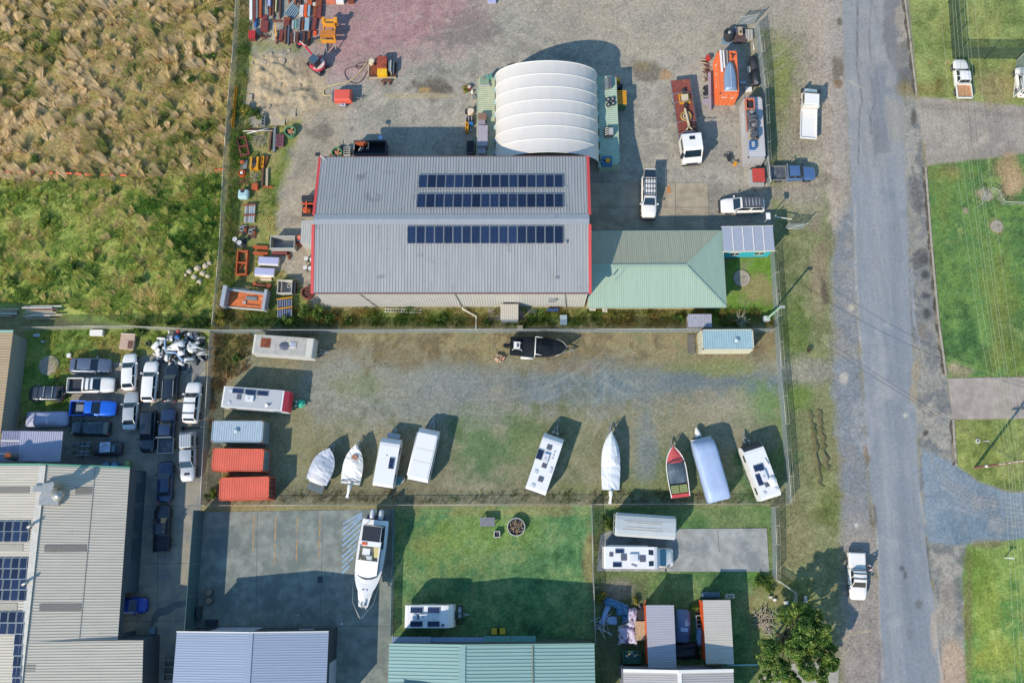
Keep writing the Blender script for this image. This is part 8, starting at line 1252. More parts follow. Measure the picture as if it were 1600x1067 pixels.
for k in range(5):beam((1095.5,93+k*2.6),(1106,94+k*2.8),.14,.16,[TIMB,BRN,TIMB,GREYS,TIMB][k],['topmost pipe of the rack left of the orange container','brown second pipe of the rack left of the orange container','third pipe of the rack left of the orange container','grey fourth pipe of the rack left of the orange container','lowest pipe of the rack left of the orange container'][k],.1,'pipe','pipes left of the orange container','pipe','pipe')
tangle((1102,112),.55,12,[TIMB,BRN,RUSTD],'scrap_tangle','brown fitting tangle left of the orange container','scrap',.5,21,.09);tangle((1102,126),.5,9,[TIMB,OFFW,BRN],'scrap_tangle','timber offcut tangle left of the long mauve beam','scrap',.4,22,.09);boxy(1104,86,1110,92,.7,RED,'red_can','small red can at the corner of the orange container','can')
for k,(x,y)in enumerate(((1102,139),(1102,147))):one('tyre',B().torus((0,0,.12),.24,.11,DARK),('upper' if k==0 else 'lower')+' small tyre left of the long mauve beam','tyre',tuple(W(x,y)),0,'small tyres by the mauve beam')
t_=T('black_tank','long black tank lying along the yard front fence','tank',tuple(W(1178,114)),pi/2+.04);O('shell',B().tube([(-2.1,.05,.5),(-.1,.05,.5)],.45,BLK,14).tube([(0.1,0.1,.5),(1.9,.1,.5)],.48,DARK,14),t_);O('cap',B().cyl(-2.0,.1,.9,1.05,.2,GREYS,12),t_);boxy(1168,104,1172.5,113,.5,OFFW,'white_can','white can beside the long black tank','can');boxy(1165,136,1175,142,.4,WHITE,'white_tub','white tub at the south end of the long black tank','tub');boxy(1156,127,1166,131,.3,LBLU,'pale_blue_tub','pale blue tub in the shade beside the orange container','tub')
t_=T('hand_trolley','dark hand trolley with a yellow motor by the grey container','trolley',tuple(W(1138,251)),-1.3);O('frame',B().tube([(-.9,-.25,.3),(.8,-.25,.5),(.8,.25,.5),(-.9,.25,.3),(-.9,-.25,.3)],.05,GREYS).bar((-.4,-.25,.35),(-.4,.25,.35),.06,.06,DARK).bar((.2,-.25,.42),(.2,.25,.42),.06,.06,DARK),t_);O('engine',bx(-.5,.3,-.18,.18,.35,.65,DARK),t_);O('motor',B().cyl(.75,.6,0,.5,.24,YEL,12),t_);[wheel(t_,-.7,y,.18,.1)for y in(-.35,.35)]
f_=fr_rect(1176,263,1195,284,1.2);t_=T('red_lidded_bin','grey bin with a red ribbed lid beside the narrow gate','bin',f_.loc,f_.rz);b=B();ribbed(b,(-f_.L/2,-f_.Wd/2,1.1),(-f_.L/2,f_.Wd/2,1.1),(1,0,.05),lambda s:f_.L,mat('lid_red','#c04c44',.5),.22,.05);O('lid',b,t_);O('body',bx(-f_.L/2-.3,f_.L/2,-f_.Wd/2-.25,f_.Wd/2,0,.7,PALE),t_);O('inner',bx(-f_.L/2+.1,f_.L/2-.1,-f_.Wd/2+.1,f_.Wd/2-.05,.7,1.05,DARK),t_)
one('orange_mat',B().prism([(-.25,-.5),(.3,-.5),(.1,.5),(-.15,.5)],0,.02,mat('mat_orange','#c0834c',.8)),'orange patch mat on the concrete beside the white four wheel drive','mat',tuple(W(1045,296,.05).xy)+(.05,))
# shed south side
t_=T('aluminium_ladder','white ladder lying in the grass along the shed wall','ladder',tuple(W(630,486)),-.03);O('rail',B().box(-2.3,2.3,.18,.22,.1,.18,WHITE),t_);O('rail',B().box(-2.3,2.3,-.22,-.18,.1,.18,WHITE),t_);[O('rung',bx(-2.2+k*.33,-2.16+k*.33,-.18,.18,.12,.16,WHITE),t_)for k in range(14)]
boxy(875,492,886,507,.4,LBLU,'pale_blue_tray','pale blue box lid in the grass near the lot fence','lid');boxy(855,482,873,485.5,.5,mat('deep_blue_crate','#2f4f8c',.5),'blue_crate','deep blue crate against the white shed wall','crate');boxy(921,481,931,485,.4,OFFW,'white_carton','white carton under the office eave, left of two','carton',group='white cartons under the eave');boxy(941,481,949,487,.4,OFFW,'white_carton','white carton under the office eave, right of two','carton',group='white cartons under the eave');boxy(808,508,817,516,.5,TIMB,'timber_crate','pale timber crate beside the north lot fence','crate')
for k in range(4):beam((824,483+k*1.8),(839,483+k*1.8),.09,.1,GREYS,['grey batten tight against the shed wall east of the shelter','grey batten second from the shed wall east of the shelter','grey batten third from the shed wall east of the shelter','grey batten farthest from the shed wall east of the shelter'][k],kind='box',group='battens by the shed wall',name='batten',cat='batten')
f_=fr_rect(1075,491,1112,511,1.6);t_=T('garden_shed','small lilac grey shed between the office and the blue container','shed',f_.loc,f_.rz);a,c=f_.L/2,f_.Wd/2;b=B();ribbed(b,(-a,-c,1.6),(a,-c,1.6),(0,1,.05),lambda s:2*c,mat('lilac_grey_roof','#a4a8bc',.5),.22,.025);O('roof',b,t_);O('wall',bx(-a+.08,a-.08,-c+.08,c-.08,0,1.57,PALE),t_)
boxy(1074,522,1086,552,.12,mat('old_slab','#6d6c66',.9,var=.2),'old_slab','dark slab on the ground left of the pale blue container','slab')
tangle((781,560),.45,18,[mat('tan_stump','#b8907c',.9,var=.2),TIMB],'timber_stump','tan stump pile behind the black covered boat','stump',.5,41,.2,lmax=.7)
# wrecking yard corner
rr=random.Random(8)
for i in range(22):
    left=i<7;x0_=rr.uniform(-6,6)if left else rr.uniform(38,52);l=rr.uniform(22,30)if left else rr.uniform(36,50);y=(484+(i%4)*3.4)if left else(480+((i-7)%8)*2.6);beam((x0_,y),(x0_+l,y+rr.uniform(-.6,.6)),.16,.1,rr.choice([TIMB,OFFW,mat('silver_timber','#c4bcae',.9,var=.2,streak=(1,10,1)),mat('red_plank','#b0685a',.8)if i in(17,20)else TIMB]),'weathered plank in the '+('short stack at the left edge' if left else 'long stack above the tan roof shed'),.0+.5*rr.random()+.12*(i//5),'box','short plank stack' if left else 'long plank stack','plank','plank')
f_=fr_rect(187,521,209,545,.6);t_=T('timber_box','open pinkish timber box beside the scrap heap','box',f_.loc,f_.rz-.05);O('body',bx(-f_.L/2,f_.L/2,-f_.Wd/2,f_.Wd/2,0,.5,mat('pink_timber','#c0a898',.8)),t_);O('opening',bx(.15,f_.L/2-.08,-f_.Wd/2+.1,.1,.5,.52,BRN),t_);O('lid_edge',B().box(-f_.L/2,f_.L/2,f_.Wd/2-.08,f_.Wd/2,.5,.58,OFFW),t_)
boxy(140,515,160,524,.6,WHITE,'white_chest','white chest lying against the sagging fence','chest');boxy(104,552,110,558,.5,WHITE,'white_bucket','small white bucket on the grass above the grey blue sedan','bucket');boxy(52,521,62,526,.3,LBLU,'pale_blue_sheet','pale blue sheet in the shade by the tan roof shed','sheet');boxy(64,532,69,535,.2,LBLU,'pale_offcut','pale offcut in the shade by the tan roof shed','offcut')
for k,x in enumerate((165,178.5)):w_=T('blue_drum',('left' if k==0 else 'right')+' blue lidded drum at the factory north wall','drum',tuple(W(x,727,.9).xy)+(0,),0,'blue drums at the factory wall');O('body',B().cyl(0,0,0,.9,.4,mat('drum_blue','#3f78b0',.5),16),w_);O('lid',B().cyl(0,0,.9,.95,.36,mat('drum_blue_lid','#5f92c4',.5),16),w_)
boxy(195,720,201,728,.8,mat('pale_green_bin','#98b870',.5),'green_bin','pale green bin at the corner of the factory','bin');boxy(233,980,241,991,.7,SG,'bin_trolley','blue grey bin trolley in the factory driveway shade','trolley');openframe((255,1030,272,1064),.5,GREYS,'grey trailer frame in the driveway beside the lavender roof',4,'bare_trailer','trailer')
# scrap heap of car parts
rr=random.Random(21);GH='car parts in the scrap heap';SCM=[P_WHITE,P_SILV,WHITE,PALE,BLK,P_GREY,mat('scrap_sky_blue','#8fb0d8',.4),GREYS,BLK,P_BLK]
def panel(px,L_,w_,bend,m,label,name,cat,z,rz,tilt=0.):
    c_=W(*px);rg=[]
    for i in range(6):u=i/5-.5;rg.append([(u*L_,y*w_/2*(1-.3*abs(u)),z+bend*(1-4*u*u)+tilt*u+.08*(1-y*y)+dz)for y,dz in((-1,0),(-.4,.05),(.4,.05),(1,0),(.9,-.05),(-.9,-.05))])
    return one(name,B().loft(rg,m,True,True,True),label,cat,(c_.x,c_.y,0),rz,GH)
kinds=[('car_bumper','bumper',1.5,.28,.25),('car_bonnet','bonnet',1.2,.95,.12),('door_shell','car door',1.05,.7,.08),('car_guard','guard',.9,.45,.25),('car_grille','grille',.8,.25,.06)]
cn={id(P_WHITE):'white',id(P_SILV):'silver',id(WHITE):'bright white',id(PALE):'pale grey',id(BLK):'black',id(P_GREY):'grey blue',id(GREYS):'dull grey',id(P_BLK):'gloss black',id(SCM[6]):'sky blue'}
SEC=['right side','upper right','upper side','upper left','left side','lower left','lower side','lower right']
for i in range(104):
    a=rr.uniform(0,2*pi);r_=sqrt(rr.random());x=283+40*r_*cos(a);y=546+28*r_*sin(a);nm,ct,L_,w_,bd=rr.choice(kinds);m=rr.choice(SCM);hgt=(1-r_)*1.5*rr.random()+.12;panel((x,y),L_*rr.uniform(.7,1.15),w_,bd,m,cn[id(m)]+' '+ct+(' near the middle of' if r_<.45 else ' on the '+SEC[int(((-a if False else-a)%(2*pi))/(pi/4)+.5)%8]+' of')+' the car parts scrap heap',nm,ct,hgt,rr.uniform(0,2*pi),rr.uniform(-.5,.5))
panel((284,543),1.6,1.1,.15,P_WHITE,'large white bonnet on top of the scrap heap','car_bonnet','bonnet',1.15,.4);panel((296,563),1.7,.5,.3,P_SILV,'wide silver bumper at the front of the scrap heap','car_bumper','bumper',.6,.1);panel((246,541),1.1,.8,.06,P_WHITE,'white door shell at the left edge of the scrap heap','door_shell','car door',.5,.9);panel((284,521),.4,.35,.1,RED,'bright red lamp at the top of the scrap heap','tail_lamp','lamp',1.1,0);panel((283,530),.6,.5,.15,BLUE,'bright blue panel in the middle of the scrap heap','car_guard','guard',1.1,0);panel((278,557),.4,.25,.1,RED,'small red lamp at the lower edge of the scrap heap','tail_lamp','lamp',.5,0)
for k,(x,y)in enumerate(((233,537),(322,560))):one('tyre',B().torus((0,0,.14),.26,.11,DARK),('left' if k==0 else 'right')+' black tyre at the edge of the scrap heap','tyre',tuple(W(x,y)),0,GH)
one('wire_arch',B().tube([(-.8,0,0),(-.5,0,.7),(.2,0,.95),(.9,0,.8),(1.2,0,.1)],.06,PALE),'pale curved guard arch right of the scrap heap','arch',tuple(W(322,556)));openframe((286,565,296,580),.12,PALE,'thin pale frame on the concrete below the scrap heap',2,th=.05,z0=.05);tangle((318,545),.9,16,[BLK,DARK,GREYS],'scrap_tangle','black wire tangle right of the scrap heap','scrap',.7,33,.05,lmax=1.4);tangle((305,578),1.1,10,[BLK,GREYS],'scrap_tangle','thin black trim strips below the scrap heap','scrap',.2,34,.04,lmax=1.6)
one('jack_stand',B().bar((-1.2,0,.15),(1.2,.1,.2),.12,.1,DARK).torus((1.2,.1,.25),.2,.07,PALE,'y').torus((-1.1,0,.2),.2,.09,DARK),'dark axle with small wheels above the silver canopy ute','axle',tuple(W(302,669)))
# lawn and lot furniture
f_=fr_rect(750,808,773,822,.75);t_=T('outdoor_table','grey outdoor table on the lawn beside the round planter','table',f_.loc,f_.rz);a,c=f_.L/2,f_.Wd/2;[O('plank',bx(-a,a,-c+k*2*c/5+.01,-c+(k+1)*2*c/5-.015,.7,.75,mat('grey_lilac_plank','#7f8090',.7,var=.12)),t_)for k in range(5)];[O('leg',bx(x-.04,x+.04,y-.04,y+.04,0,.7,GREYS),t_)for x in(-a+.1,a-.1)for y in(-c+.1,c-.1)]
t_=T('square_planter','small square white planter near the outdoor table','planter',tuple(W(776.5,834.5,.5).xy)+(0,),.05);[O('side',bx(*q,0,.55,OFFW),t_)for q in((-.36,.36,-.36,-.28),(-.36,.36,.28,.36),(-.36,-.28,-.28,.28),(.28,.36,-.28,.28))];O('soil',bx(-.28,.28,-.28,.28,.1,.35,mat('planter_soil',(.03,.03,.035),.9)),t_)
t_=T('round_planter','large round planter of dry stems on the lawn','planter',tuple(W(806.5,823,.5).xy)+(0,));O('wall',B().ring((0,0),1.05,.95,0,.65,PALE,32),t_);O('soil',B().cyl(0,0,.05,.35,.95,mat('planter_soil',''),24),t_);rr=random.Random(2);STK=[mat('dry_stem','#b8a890',.9),mat('ochre_stem','#c09a58',.9),TIMB];b=B()
for i in range(90):a=rr.uniform(0,2*pi);r_=.75*sqrt(rr.random());l=rr.uniform(.15,.4);g=rr.uniform(0,2*pi);b.bar((r_*cos(a),r_*sin(a),.35+.1*rr.random()),(r_*cos(a)+l*cos(g),r_*sin(a)+l*sin(g),.5+.25*rr.random()),.035,.03,rr.choice(STK))
O('dry_stems',b,t_,stuff=True)
for k,x in enumerate((772,785)):f_=fr_rect(x-4.4,981.5,x+4.4,991,1.0);t_=T('wheelie_bin',('left' if k==0 else 'right')+' yellow lidded wheelie bin beside the mint roof factory','bin',f_.loc,0,'yellow lidded bins');O('body',B().loft([[(x_*s_,y_*s_,z)for x_,y_ in((-.28,-.3),(.28,-.3),(.28,.3),(-.28,.3))]for z,s_ in((.06,.75),(.95,1))],mat('bin_green','#2c4638',.5)),t_);O('lid',bx(-.31,.31,-.33,.36,.95,1.03,mat('bin_yellow','#d8b81c',.5)),t_,bevel=.03);[O('wheel',B().torus((s_*.24,.3,.1),.07,.03,DARK,'x'),t_)for s_ in(-1,1)]
for k,y in enumerate((925,938)):d_=T('timber_topped_drum',('upper' if k==0 else 'lower')+' brown topped drum beside the slate fence','drum',tuple(W(326,y,.9).xy)+(.04,),0,'brown topped drums');O('body',B().cyl(0,0,0,.86,.32,SMOKE,16),d_);O('lid',B().cyl(0,0,.86,.9,.33,mat('lid_brown','#8d7c68',.7),16),d_)
boxy(320,968,338,977,.6,BLK,'black_crate','black crate in the corner of the concrete yard','crate');boxy(306,948,312,966,.9,mat('dark_bin',(.03,.04,.045),.6),'dark_bin','narrow dark bin against the slate fence','bin');boxy(496,900,504,910,.06,mat('drain_grate','#2c3a44',.6),'drain_grate','square drain grate in the shaded concrete yard','grate',z=.042);one('paper_scrap',B().prism([(-.2,-.1),(.2,0),(.18,.12),(-.1,.05)],0,.02,mat('paper_cream','#c9cca0',.8)),'small cream scrap on the shaded concrete','scrap',tuple(W(465,961,.045).xy)+(.045,));one('drain_plug',B().cyl(0,0,0,.05,.1,WHITE,10),'small white cap on the concrete beside the cruiser trailer','cap',tuple(W(534,974,.045).xy)+(.045,))
# junk between the stores
rr=random.Random(17);TB=mat('tarp_blue','#4f86b4',.6,bump=.5,bsc=4);TS=mat('tarp_sky','#8fb4e4',.6,bump=.5,bsc=4);TL=mat('tarp_lilac','#c4c0e0',.6,bump=.5,bsc=4)
def drape(px,sx,sy,h_,m,label,name='tarp_bundle',cat='tarpaulin',rz=0.,seed=1,z=0.):
    r_=random.Random(seed);c_=W(*px);n=9;g=[]
    for i in range(n):g.append([(sx*(i/(n-1)-.5)*(1+r_.uniform(-.1,.1)),sy*(j/(n-1)-.5)*(1+r_.uniform(-.12,.12)),z+(0.02 if i in(0,n-1)or j in(0,n-1)else h_*r_.uniform(.45,1.)))for j in range(n)])
    return one(name,B().loft(g,m,False,False,True),label,cat,(c_.x,c_.y,0),rz)
drape((962,943),2.6,.8,.5,TB,'long blue tarpaulin strip at the top of the junk heap',rz=-.35,seed=1);drape((973,952),1.4,1.2,.7,TB,'blue tarpaulin bundle in the middle of the junk heap',seed=2);drape((945,960),.6,2.4,.4,TS,'pale blue slanting tarpaulin roll near the wire fence',rz=-.4,seed=3);drape((956,969),1.2,.9,.5,TS,'pale blue crumpled tarpaulin in the junk heap',seed=4);drape((987,965),1.1,2.2,.8,TL,'lilac tarpaulin beside the timber crate',rz=-.2,seed=5);drape((981,992),2.2,2.0,.8,TL,'lilac white sheet heap at the lower end of the junk heap',seed=6);drape((977,968),.7,.8,.6,TB,'small dark blue tarpaulin lump in the junk heap',seed=7)
boxy(993,970,1010,1000,.7,mat('tan_crate','#b8a488',.8,var=.25,sc=3),'tan_crate','tan timber crate against the lavender store','crate');boxy(996,952,1010,968,.6,DARK,'black_box','black box above the tan timber crate','box');tangle((985,985),1.2,24,[TIMB,OFFW,BRN],'timber_offcuts','timber offcuts scattered in the junk heap','offcuts',.8,51,.09,lmax=1.6);tangle((940,975),1.0,16,[OFFW,GREYS,LBLU],'pole_bundle','pale poles leaning near the wire fence','poles',.5,52,.06,lmax=2.2);tangle((1004,946),.4,6,[ORG,PALE],'orange_offcuts','orange offcuts at the corner of the lavender store','offcuts',.5,53,.08)
f_=fr_rect(974,1017,1002,1036,.9);t_=T('green_skip','dark green skip with pale rubbish below the junk heap','skip',f_.loc,f_.rz);a,c=f_.L/2,f_.Wd/2;DG=mat('dark_green_skip','#2f6a58',.6);[O('side',bx(*q,0,.9,DG),t_)for q in((-a,a,-c,-c+.07),(-a,a,c-.07,c),(-a,-a+.07,-c+.07,c-.07),(a-.07,a,-c+.07,c-.07))];O('floor',bx(-a+.07,a-.07,-c+.07,c-.07,.02,.5,DG),t_);[O('rubbish',B().box(-a+.3+k*.3,-a+.55+k*.3,.0+.15*(k%3),.25+.15*(k%3),.5,.65,[OFFW,TIMB,LBLU][k%3]),t_)for k in range(5)]
# covered car between the stores, tyre, trailer frame, rolled pipe, chairs
loc,rz,L_=axis((1066,1004),(1068,952),.8);rg=[[((u-.5)*L_,y*.9*k,zz)for y,zz in((1,.12),(1,.6),(.75,z),(.3,z+.04),(-.3,z+.04),(-.75,z),(-1,.6),(-1,.12))]for u,k,z in((0,.8,.6),(.06,.95,.85),(.25,1,1.0),(.38,1,1.4),(.65,1,1.42),(.78,.98,1.0),(.95,.85,.8),(1,.6,.55))]
t_=T('sheeted_car','car under a grey blue sheet between the two narrow stores','covered car',(loc[0],loc[1],0),rz);O('sheet',B().loft(rg,mat('grey_blue_sheet','#5f7ca8',.6,bump=.4,bsc=3),True,True,True),t_);O('plate',bx(-.5,-.1,-.45,.35,1.46,1.5,mat('sky_patch','#a9c4ec',.5)),t_);[O('tyre',B().torus((x,y,.3),.2,.1,DARK,'y'),t_)for x in(-1.3,1.3)for y in(-.75,.75)]
one('tyre',B().torus((0,0,.16),.36,.14,mat('brown_rubber','#6d5048',.8)),'brown dusty tyre at the corner of the white roofed store','tyre',tuple(W(1091,949)));openframe((1088,961,1098,982),.8,mat('bare_steel','#9fb0b8',.5),'bare steel rack beside the white roofed store',4,th=.07);drape((1094,992),.9,2.2,.7,TS,'pale blue wrapped bundle beside the white roofed store',seed=9);drape((1070,1016),3.2,1.8,.9,mat('black_tarp',(.012,.014,.016),.6),'black tarpaulin heap between the two narrow stores',seed=10)
f_=fr_rect(1098,924,1124,935,.6);t_=T('ribbed_pipe','grey blue ribbed culvert pipe above the white roofed store','pipe',f_.loc,0);[O('ring',B().tube([(-1.0+k*.25,0,.35),(-.78+k*.25,0,.35)],.36,mat('culvert_blue','#52708c',.6),12),t_)for k in range(8)]
t_=T('stacked_chairs','pile of pale plastic chairs beside the ribbed culvert pipe','chairs',tuple(W(1136,931)));[O('chair',B().tube([(-.35+k*.2,-.3,.3),(-.25+k*.2,.3,.7),(.1+k*.2,.25,.6),(.15+k*.2,-.2,.3)],.05,OFFW).box(-.2+k*.2,.1+k*.2,-.2,.15,.35,.4,OFFW),t_)for k in range(4)]
boxy(1257,931,1261.5,941,.5,PALE,'pale_box','pale grey meter box in the tree shade on the verge','meter box');boxy(1202,931,1207,935,.3,OFFW,'white_sack','white sack in the grass above the dead branches','sack');boxy(1209,935,1213,939,.35,WHITE,'white_pot','white pot right of the white sack','pot');boxy(1226,939,1232,944,.4,WHITE,'white_bowl','white bowl at the edge of the leafy tree','bowl')
tangle((1193,966),1.0,46,[mat('bleached_branch','#b0a8a4',.9),TIMB],'branch_pile','bleached branch pile beside the leafy tree','branches',.6,61,.05,lmax=2.0);tangle((1198,986),.5,14,[mat('bleached_branch','')],'branch_pile','small bleached branch pile at the tree edge','branches',.4,62,.05,lmax=1.2)
one('water_pipe',B().tube([(0,0,.12),(10.0,.25,.12)],.1,mat('teal_pipe','#7fb4c4',.5)),'pale teal pipe along the wall by the leafy tree','pipe',tuple(W(1136,1039)))if False else beam((1136,1039),(1184,1038),.2,.2,mat('teal_pipe','#7fb4c4',.5),'pale teal pipe lying between white trim shed and tree',.05,'pipe',None,'pipe','pipe')
# dirt windrow on the verge
rr=random.Random(4)
for k,(xa_,ya_,xb_,yb_)in enumerate(((1266,640,1284,760),(1281,640,1292,735))):
    a=W(xa_,ya_);c=W(xb_,yb_);b=B();rg=[];n=26
    for i in range(n):p_=a.lerp(c,i/(n-1));w_=.18+.32*rr.random();h_=.1+.3*rr.random()*sin(pi*(i+.5)/n);j=rr.uniform(-.2,.2);rg.append([(p_.x-a.x-w_+j,p_.y-a.y,-.02),(p_.x-a.x-w_*.3+j,p_.y-a.y,h_),(p_.x-a.x+w_*.3+j,p_.y-a.y,h_*.8),(p_.x-a.x+w_+j,p_.y-a.y,-.02)])
    o=O('dirt_mound',b.loft(rg,mat('windrow_soil','#6a6648',.95,var=.35,sc=3,bump=.8,bsc=3,spot='#54633a',sth=.5,ssc=1.5),False,False,True),None,(a.x,a.y,0));o['kind']='structure'
# ---------------------------------------------------------------- trees, shrubs, person
BARK=mat('tree_bark','#6d5c4c',.95,var=.25,sc=4,bump=.6,bsc=8);LEAFM=bpy.data.materials.new('leaf_green');LEAFM.use_nodes=True
_p=LEAFM.node_tree.nodes['Principled BSDF'];_p.inputs['Roughness'].default_value=.55;_p.inputs['Specular IOR Level'].default_value=.3;leafy(LEAFM,.35)
def leaves(clumps,n,size,cols,seed):
    """leaf faces spread over the shells of many small clumps (x,y,z,r)"""
    r=np.random.default_rng(seed);cl=np.array(clumps);k=r.choice(len(cl),n,p=cl[:,3]**2/(cl[:,3]**2).sum());d=r.normal(size=(n,3));d/=np.linalg.norm(d,axis=1)[:,None];rad=cl[k,3]*r.uniform(.55,1.08,n);d[:,2]*=.75
    c=cl[k,:3]+d*rad[:,None];nrm=d+r.normal(0,.55,(n,3));nrm/=np.linalg.norm(nrm,axis=1)[:,None];u=np.cross(nrm,r.normal(size=(n,3)));u/=np.linalg.norm(u,axis=1)[:,None];w=np.cross(nrm,u);s=size*r.uniform(.6,1.3,n)[:,None]
    v=np.stack([c-u*s,c+w*s*.5+nrm*s*.15,c+u*s,c-w*s*.5+nrm*s*.15],1).reshape(-1,3);q=np.arange(4*n).reshape(n,4)
    pc=np.array([alb(x)for x in cols]);t=r.random(len(cl));ci=np.clip(t[k]+r.normal(0,.18,n),0,.999)*(len(cols)-1);i=ci.astype(int);f=(ci-i)[:,None];cc=(pc[i]*(1-f)+pc[i+1]*f)*r.uniform(.75,1.25,(n,1));return v,q,np.repeat(cc,4,0)
def tree(label,px,h,lobes,n,size,cols,seed,name='leafy_tree',trunk=.2):
    c=W(*px);t=T(name,label,'tree',(c.x,c.y,0));rr=random.Random(seed);b=B();top=h*.5;b.tube([(0,0,0),(.08,.05,top*.5),(.0,.1,top)],[trunk,trunk*.8,trunk*.6],BARK,8);cl=[]
    for x,y,z,r_ in lobes:
        b.tube([(0,.05,top*rr.uniform(.5,.95)),(x*.5,y*.5,(top+z)*.5),(x*.9,y*.9,z)],[trunk*.5,trunk*.32,.03],BARK,6)
        for _ in range(int(10+r_*12)):
            a=rr.uniform(0,2*pi);ph=rr.uniform(-.5,1.4);rad=r_*rr.uniform(.5,1.0);cl.append((x+rad*cos(a)*cos(ph),y+rad*sin(a)*cos(ph),max(.5,z+rad*.8*sin(ph)),r_*rr.uniform(.22,.42)))
    O('trunk',b,t);v,q,cc=leaves(cl,n,size,cols,seed);O('crown',np_mesh('crown',v,q,cc,LEAFM),t);return t
LG=['#41682f','#628c3e','#86aa52','#a8bc66']
# lobes are offsets from the trunk in metres
tree('large leafy green tree beside the road verge at the bottom',(1213,990),7.5,[(1.6,2.9,4.6,1.2),(3.0,2.2,4.6,.9),(.2,2.3,3.8,.9),(3.3,.7,4.8,1.2),(1.4,.9,6.2,1.3),(4.1,-.2,3.6,.8),(-2.0,-1.0,4.8,1.2),(-2.6,-2.2,4.2,.9),(2.6,-1.2,4.4,.9),(.2,-1.0,5.6,1.2),(-1.2,-3.2,4.6,1.1),(1.6,-3.0,5.0,1.2),(4.4,-2.4,3.8,1.1),(.2,-4.4,4.0,1.0),(3.4,-4.0,3.4,.9),(-2.2,-4.2,3.4,.8),(4.9,-1.2,3.2,.7)],42000,.13,LG,3)
def shrub(label,px,r_,h,n,cols,seed,size=.1,name='green_shrub'):
    rr=random.Random(seed);c=W(*px);t=T(name,label,'shrub',(c.x,c.y,0));b=B();cl=[]
    for k in range(7):
        a=rr.uniform(0,2*pi);d=r_*rr.uniform(.2,.8);z=h*rr.uniform(.4,.9);x,y=d*cos(a),d*sin(a);b.tube([(0,0,0),(x*.6,y*.6,z*.6),(x,y,z)],[.05,.035,.015],BARK,5);cl+=[(x+rr.uniform(-.3,.3)*r_,y+rr.uniform(-.3,.3)*r_,max(.15,z+rr.uniform(-.3,.2)*h),r_*rr.uniform(.25,.42))for _ in range(3)]
    O('stem',b,t);v,q,cc=leaves(cl,n,size,cols,seed);O('foliage',np_mesh('foliage',v,q,cc,LEAFM),t);return t
SG_=['#2f4f22','#4a7030','#6d8f3c','#8fa850']
SHR=[((500,492),.9,1.4,'dark shrub at the south west corner of the workshop shed'),((518,500),.8,1.1,'shrub right of the dark corner shrub in the strip'),((478,488),.9,1.3,'bushy shrub below the large rusty wheel drum'),((455,503),.8,1.0,'low shrub below the blue grey slatted rack'),((545,503),.6,.8,'small shrub in the strip west of the white ladder'),((345,500),1.0,1.5,'yellow green shrub at the meeting of the fences'),((322,508),.9,1.2,'dark green shrub above the scrap heap, right'),((300,505),.9,1.2,'dark green shrub above the scrap heap, middle'),((268,505),.8,1.1,'dark green shrub above the scrap heap, left'),((225,515),1.1,1.0,'bright green shrub left of the scrap heap'),((730,142),.6,.5,'yellow flowering weed clump beside the pale green container'),((372,560),.5,.7,'green shrub in the dry weeds by the old caravan'),((352,750),.8,1.0,'pale weedy shrub left of the dark red door container'),((348,725),.6,.8,'leafy shrub between the two orange red containers'),((333,770),.7,.9,'weedy shrub in the south west lot corner'),((397,182),1.1,.9,'green weed clump between the fence and the dirt mound'),((388,172),.9,.8,'green weed clump beside the square pale block'),((1062,500),.7,.7,'green shrub beside the small lilac grey shed'),((690,500),.6,.7,'small shrub in the strip below the downpipe'),((760,506),.5,.6,'small shrub in the strip left of the cream shelter'),((1190,912),1.2,.6,'low green patch of creeper by the bent pipe fence'),((950,816),.9,1.0,'dark weedy shrub left of the silver bus'),((1140,1000),.4,.5,'tiny shrub beside the white roofed store'),((938,930),.7,.8,'straggly shrub along the pale wire fence'),((1085,946),.5,.6,'green shrub between the two narrow stores'),((994,938),.4,.6,'yellow green shrub by the corner of the lavender store')]
for i,(px,r_,h,lb)in enumerate(SHR):shrub(lb,px,r_,h,int(900*r_+300),SG_ if 'yellow' not in lb and 'pale' not in lb else['#6d8034','#8f9c40','#b0a850','#c4b45c'],70+i)
# field bushes
rr=random.Random(77)
for i in range(16):
    x,y=rr.choice([(300,130),(320,200),(60,250),(180,300),(270,330),(310,400),(120,420),(330,90),(40,110),(235,270),(335,300),(70,345),(220,440),(300,460),(20,440),(340,20)]),0
    px=((300,130),(320,200),(60,250),(180,300),(270,330),(310,400),(120,420),(330,90),(40,110),(235,270),(335,300),(70,345),(220,440),(300,460),(20,440),(340,20))[i];shrub('green bush in the field grass, '+['upper middle','near the fence level with the dirt mound','at the left above the mown line','middle at the mown line','right of middle in the lower field','near the fence in the lower field','low in the left half','upper right near the fence','upper left edge','right of middle at the mown line','beside the fence level with the shed ridge','left edge below the mown line','bottom middle','bottom right','bottom left corner','top right corner by the fence'][i],px,.6+.3*(i%3)/2,.7,700,SG_,120+i,.11,'field_bush')['group']='bushes in the grass field'
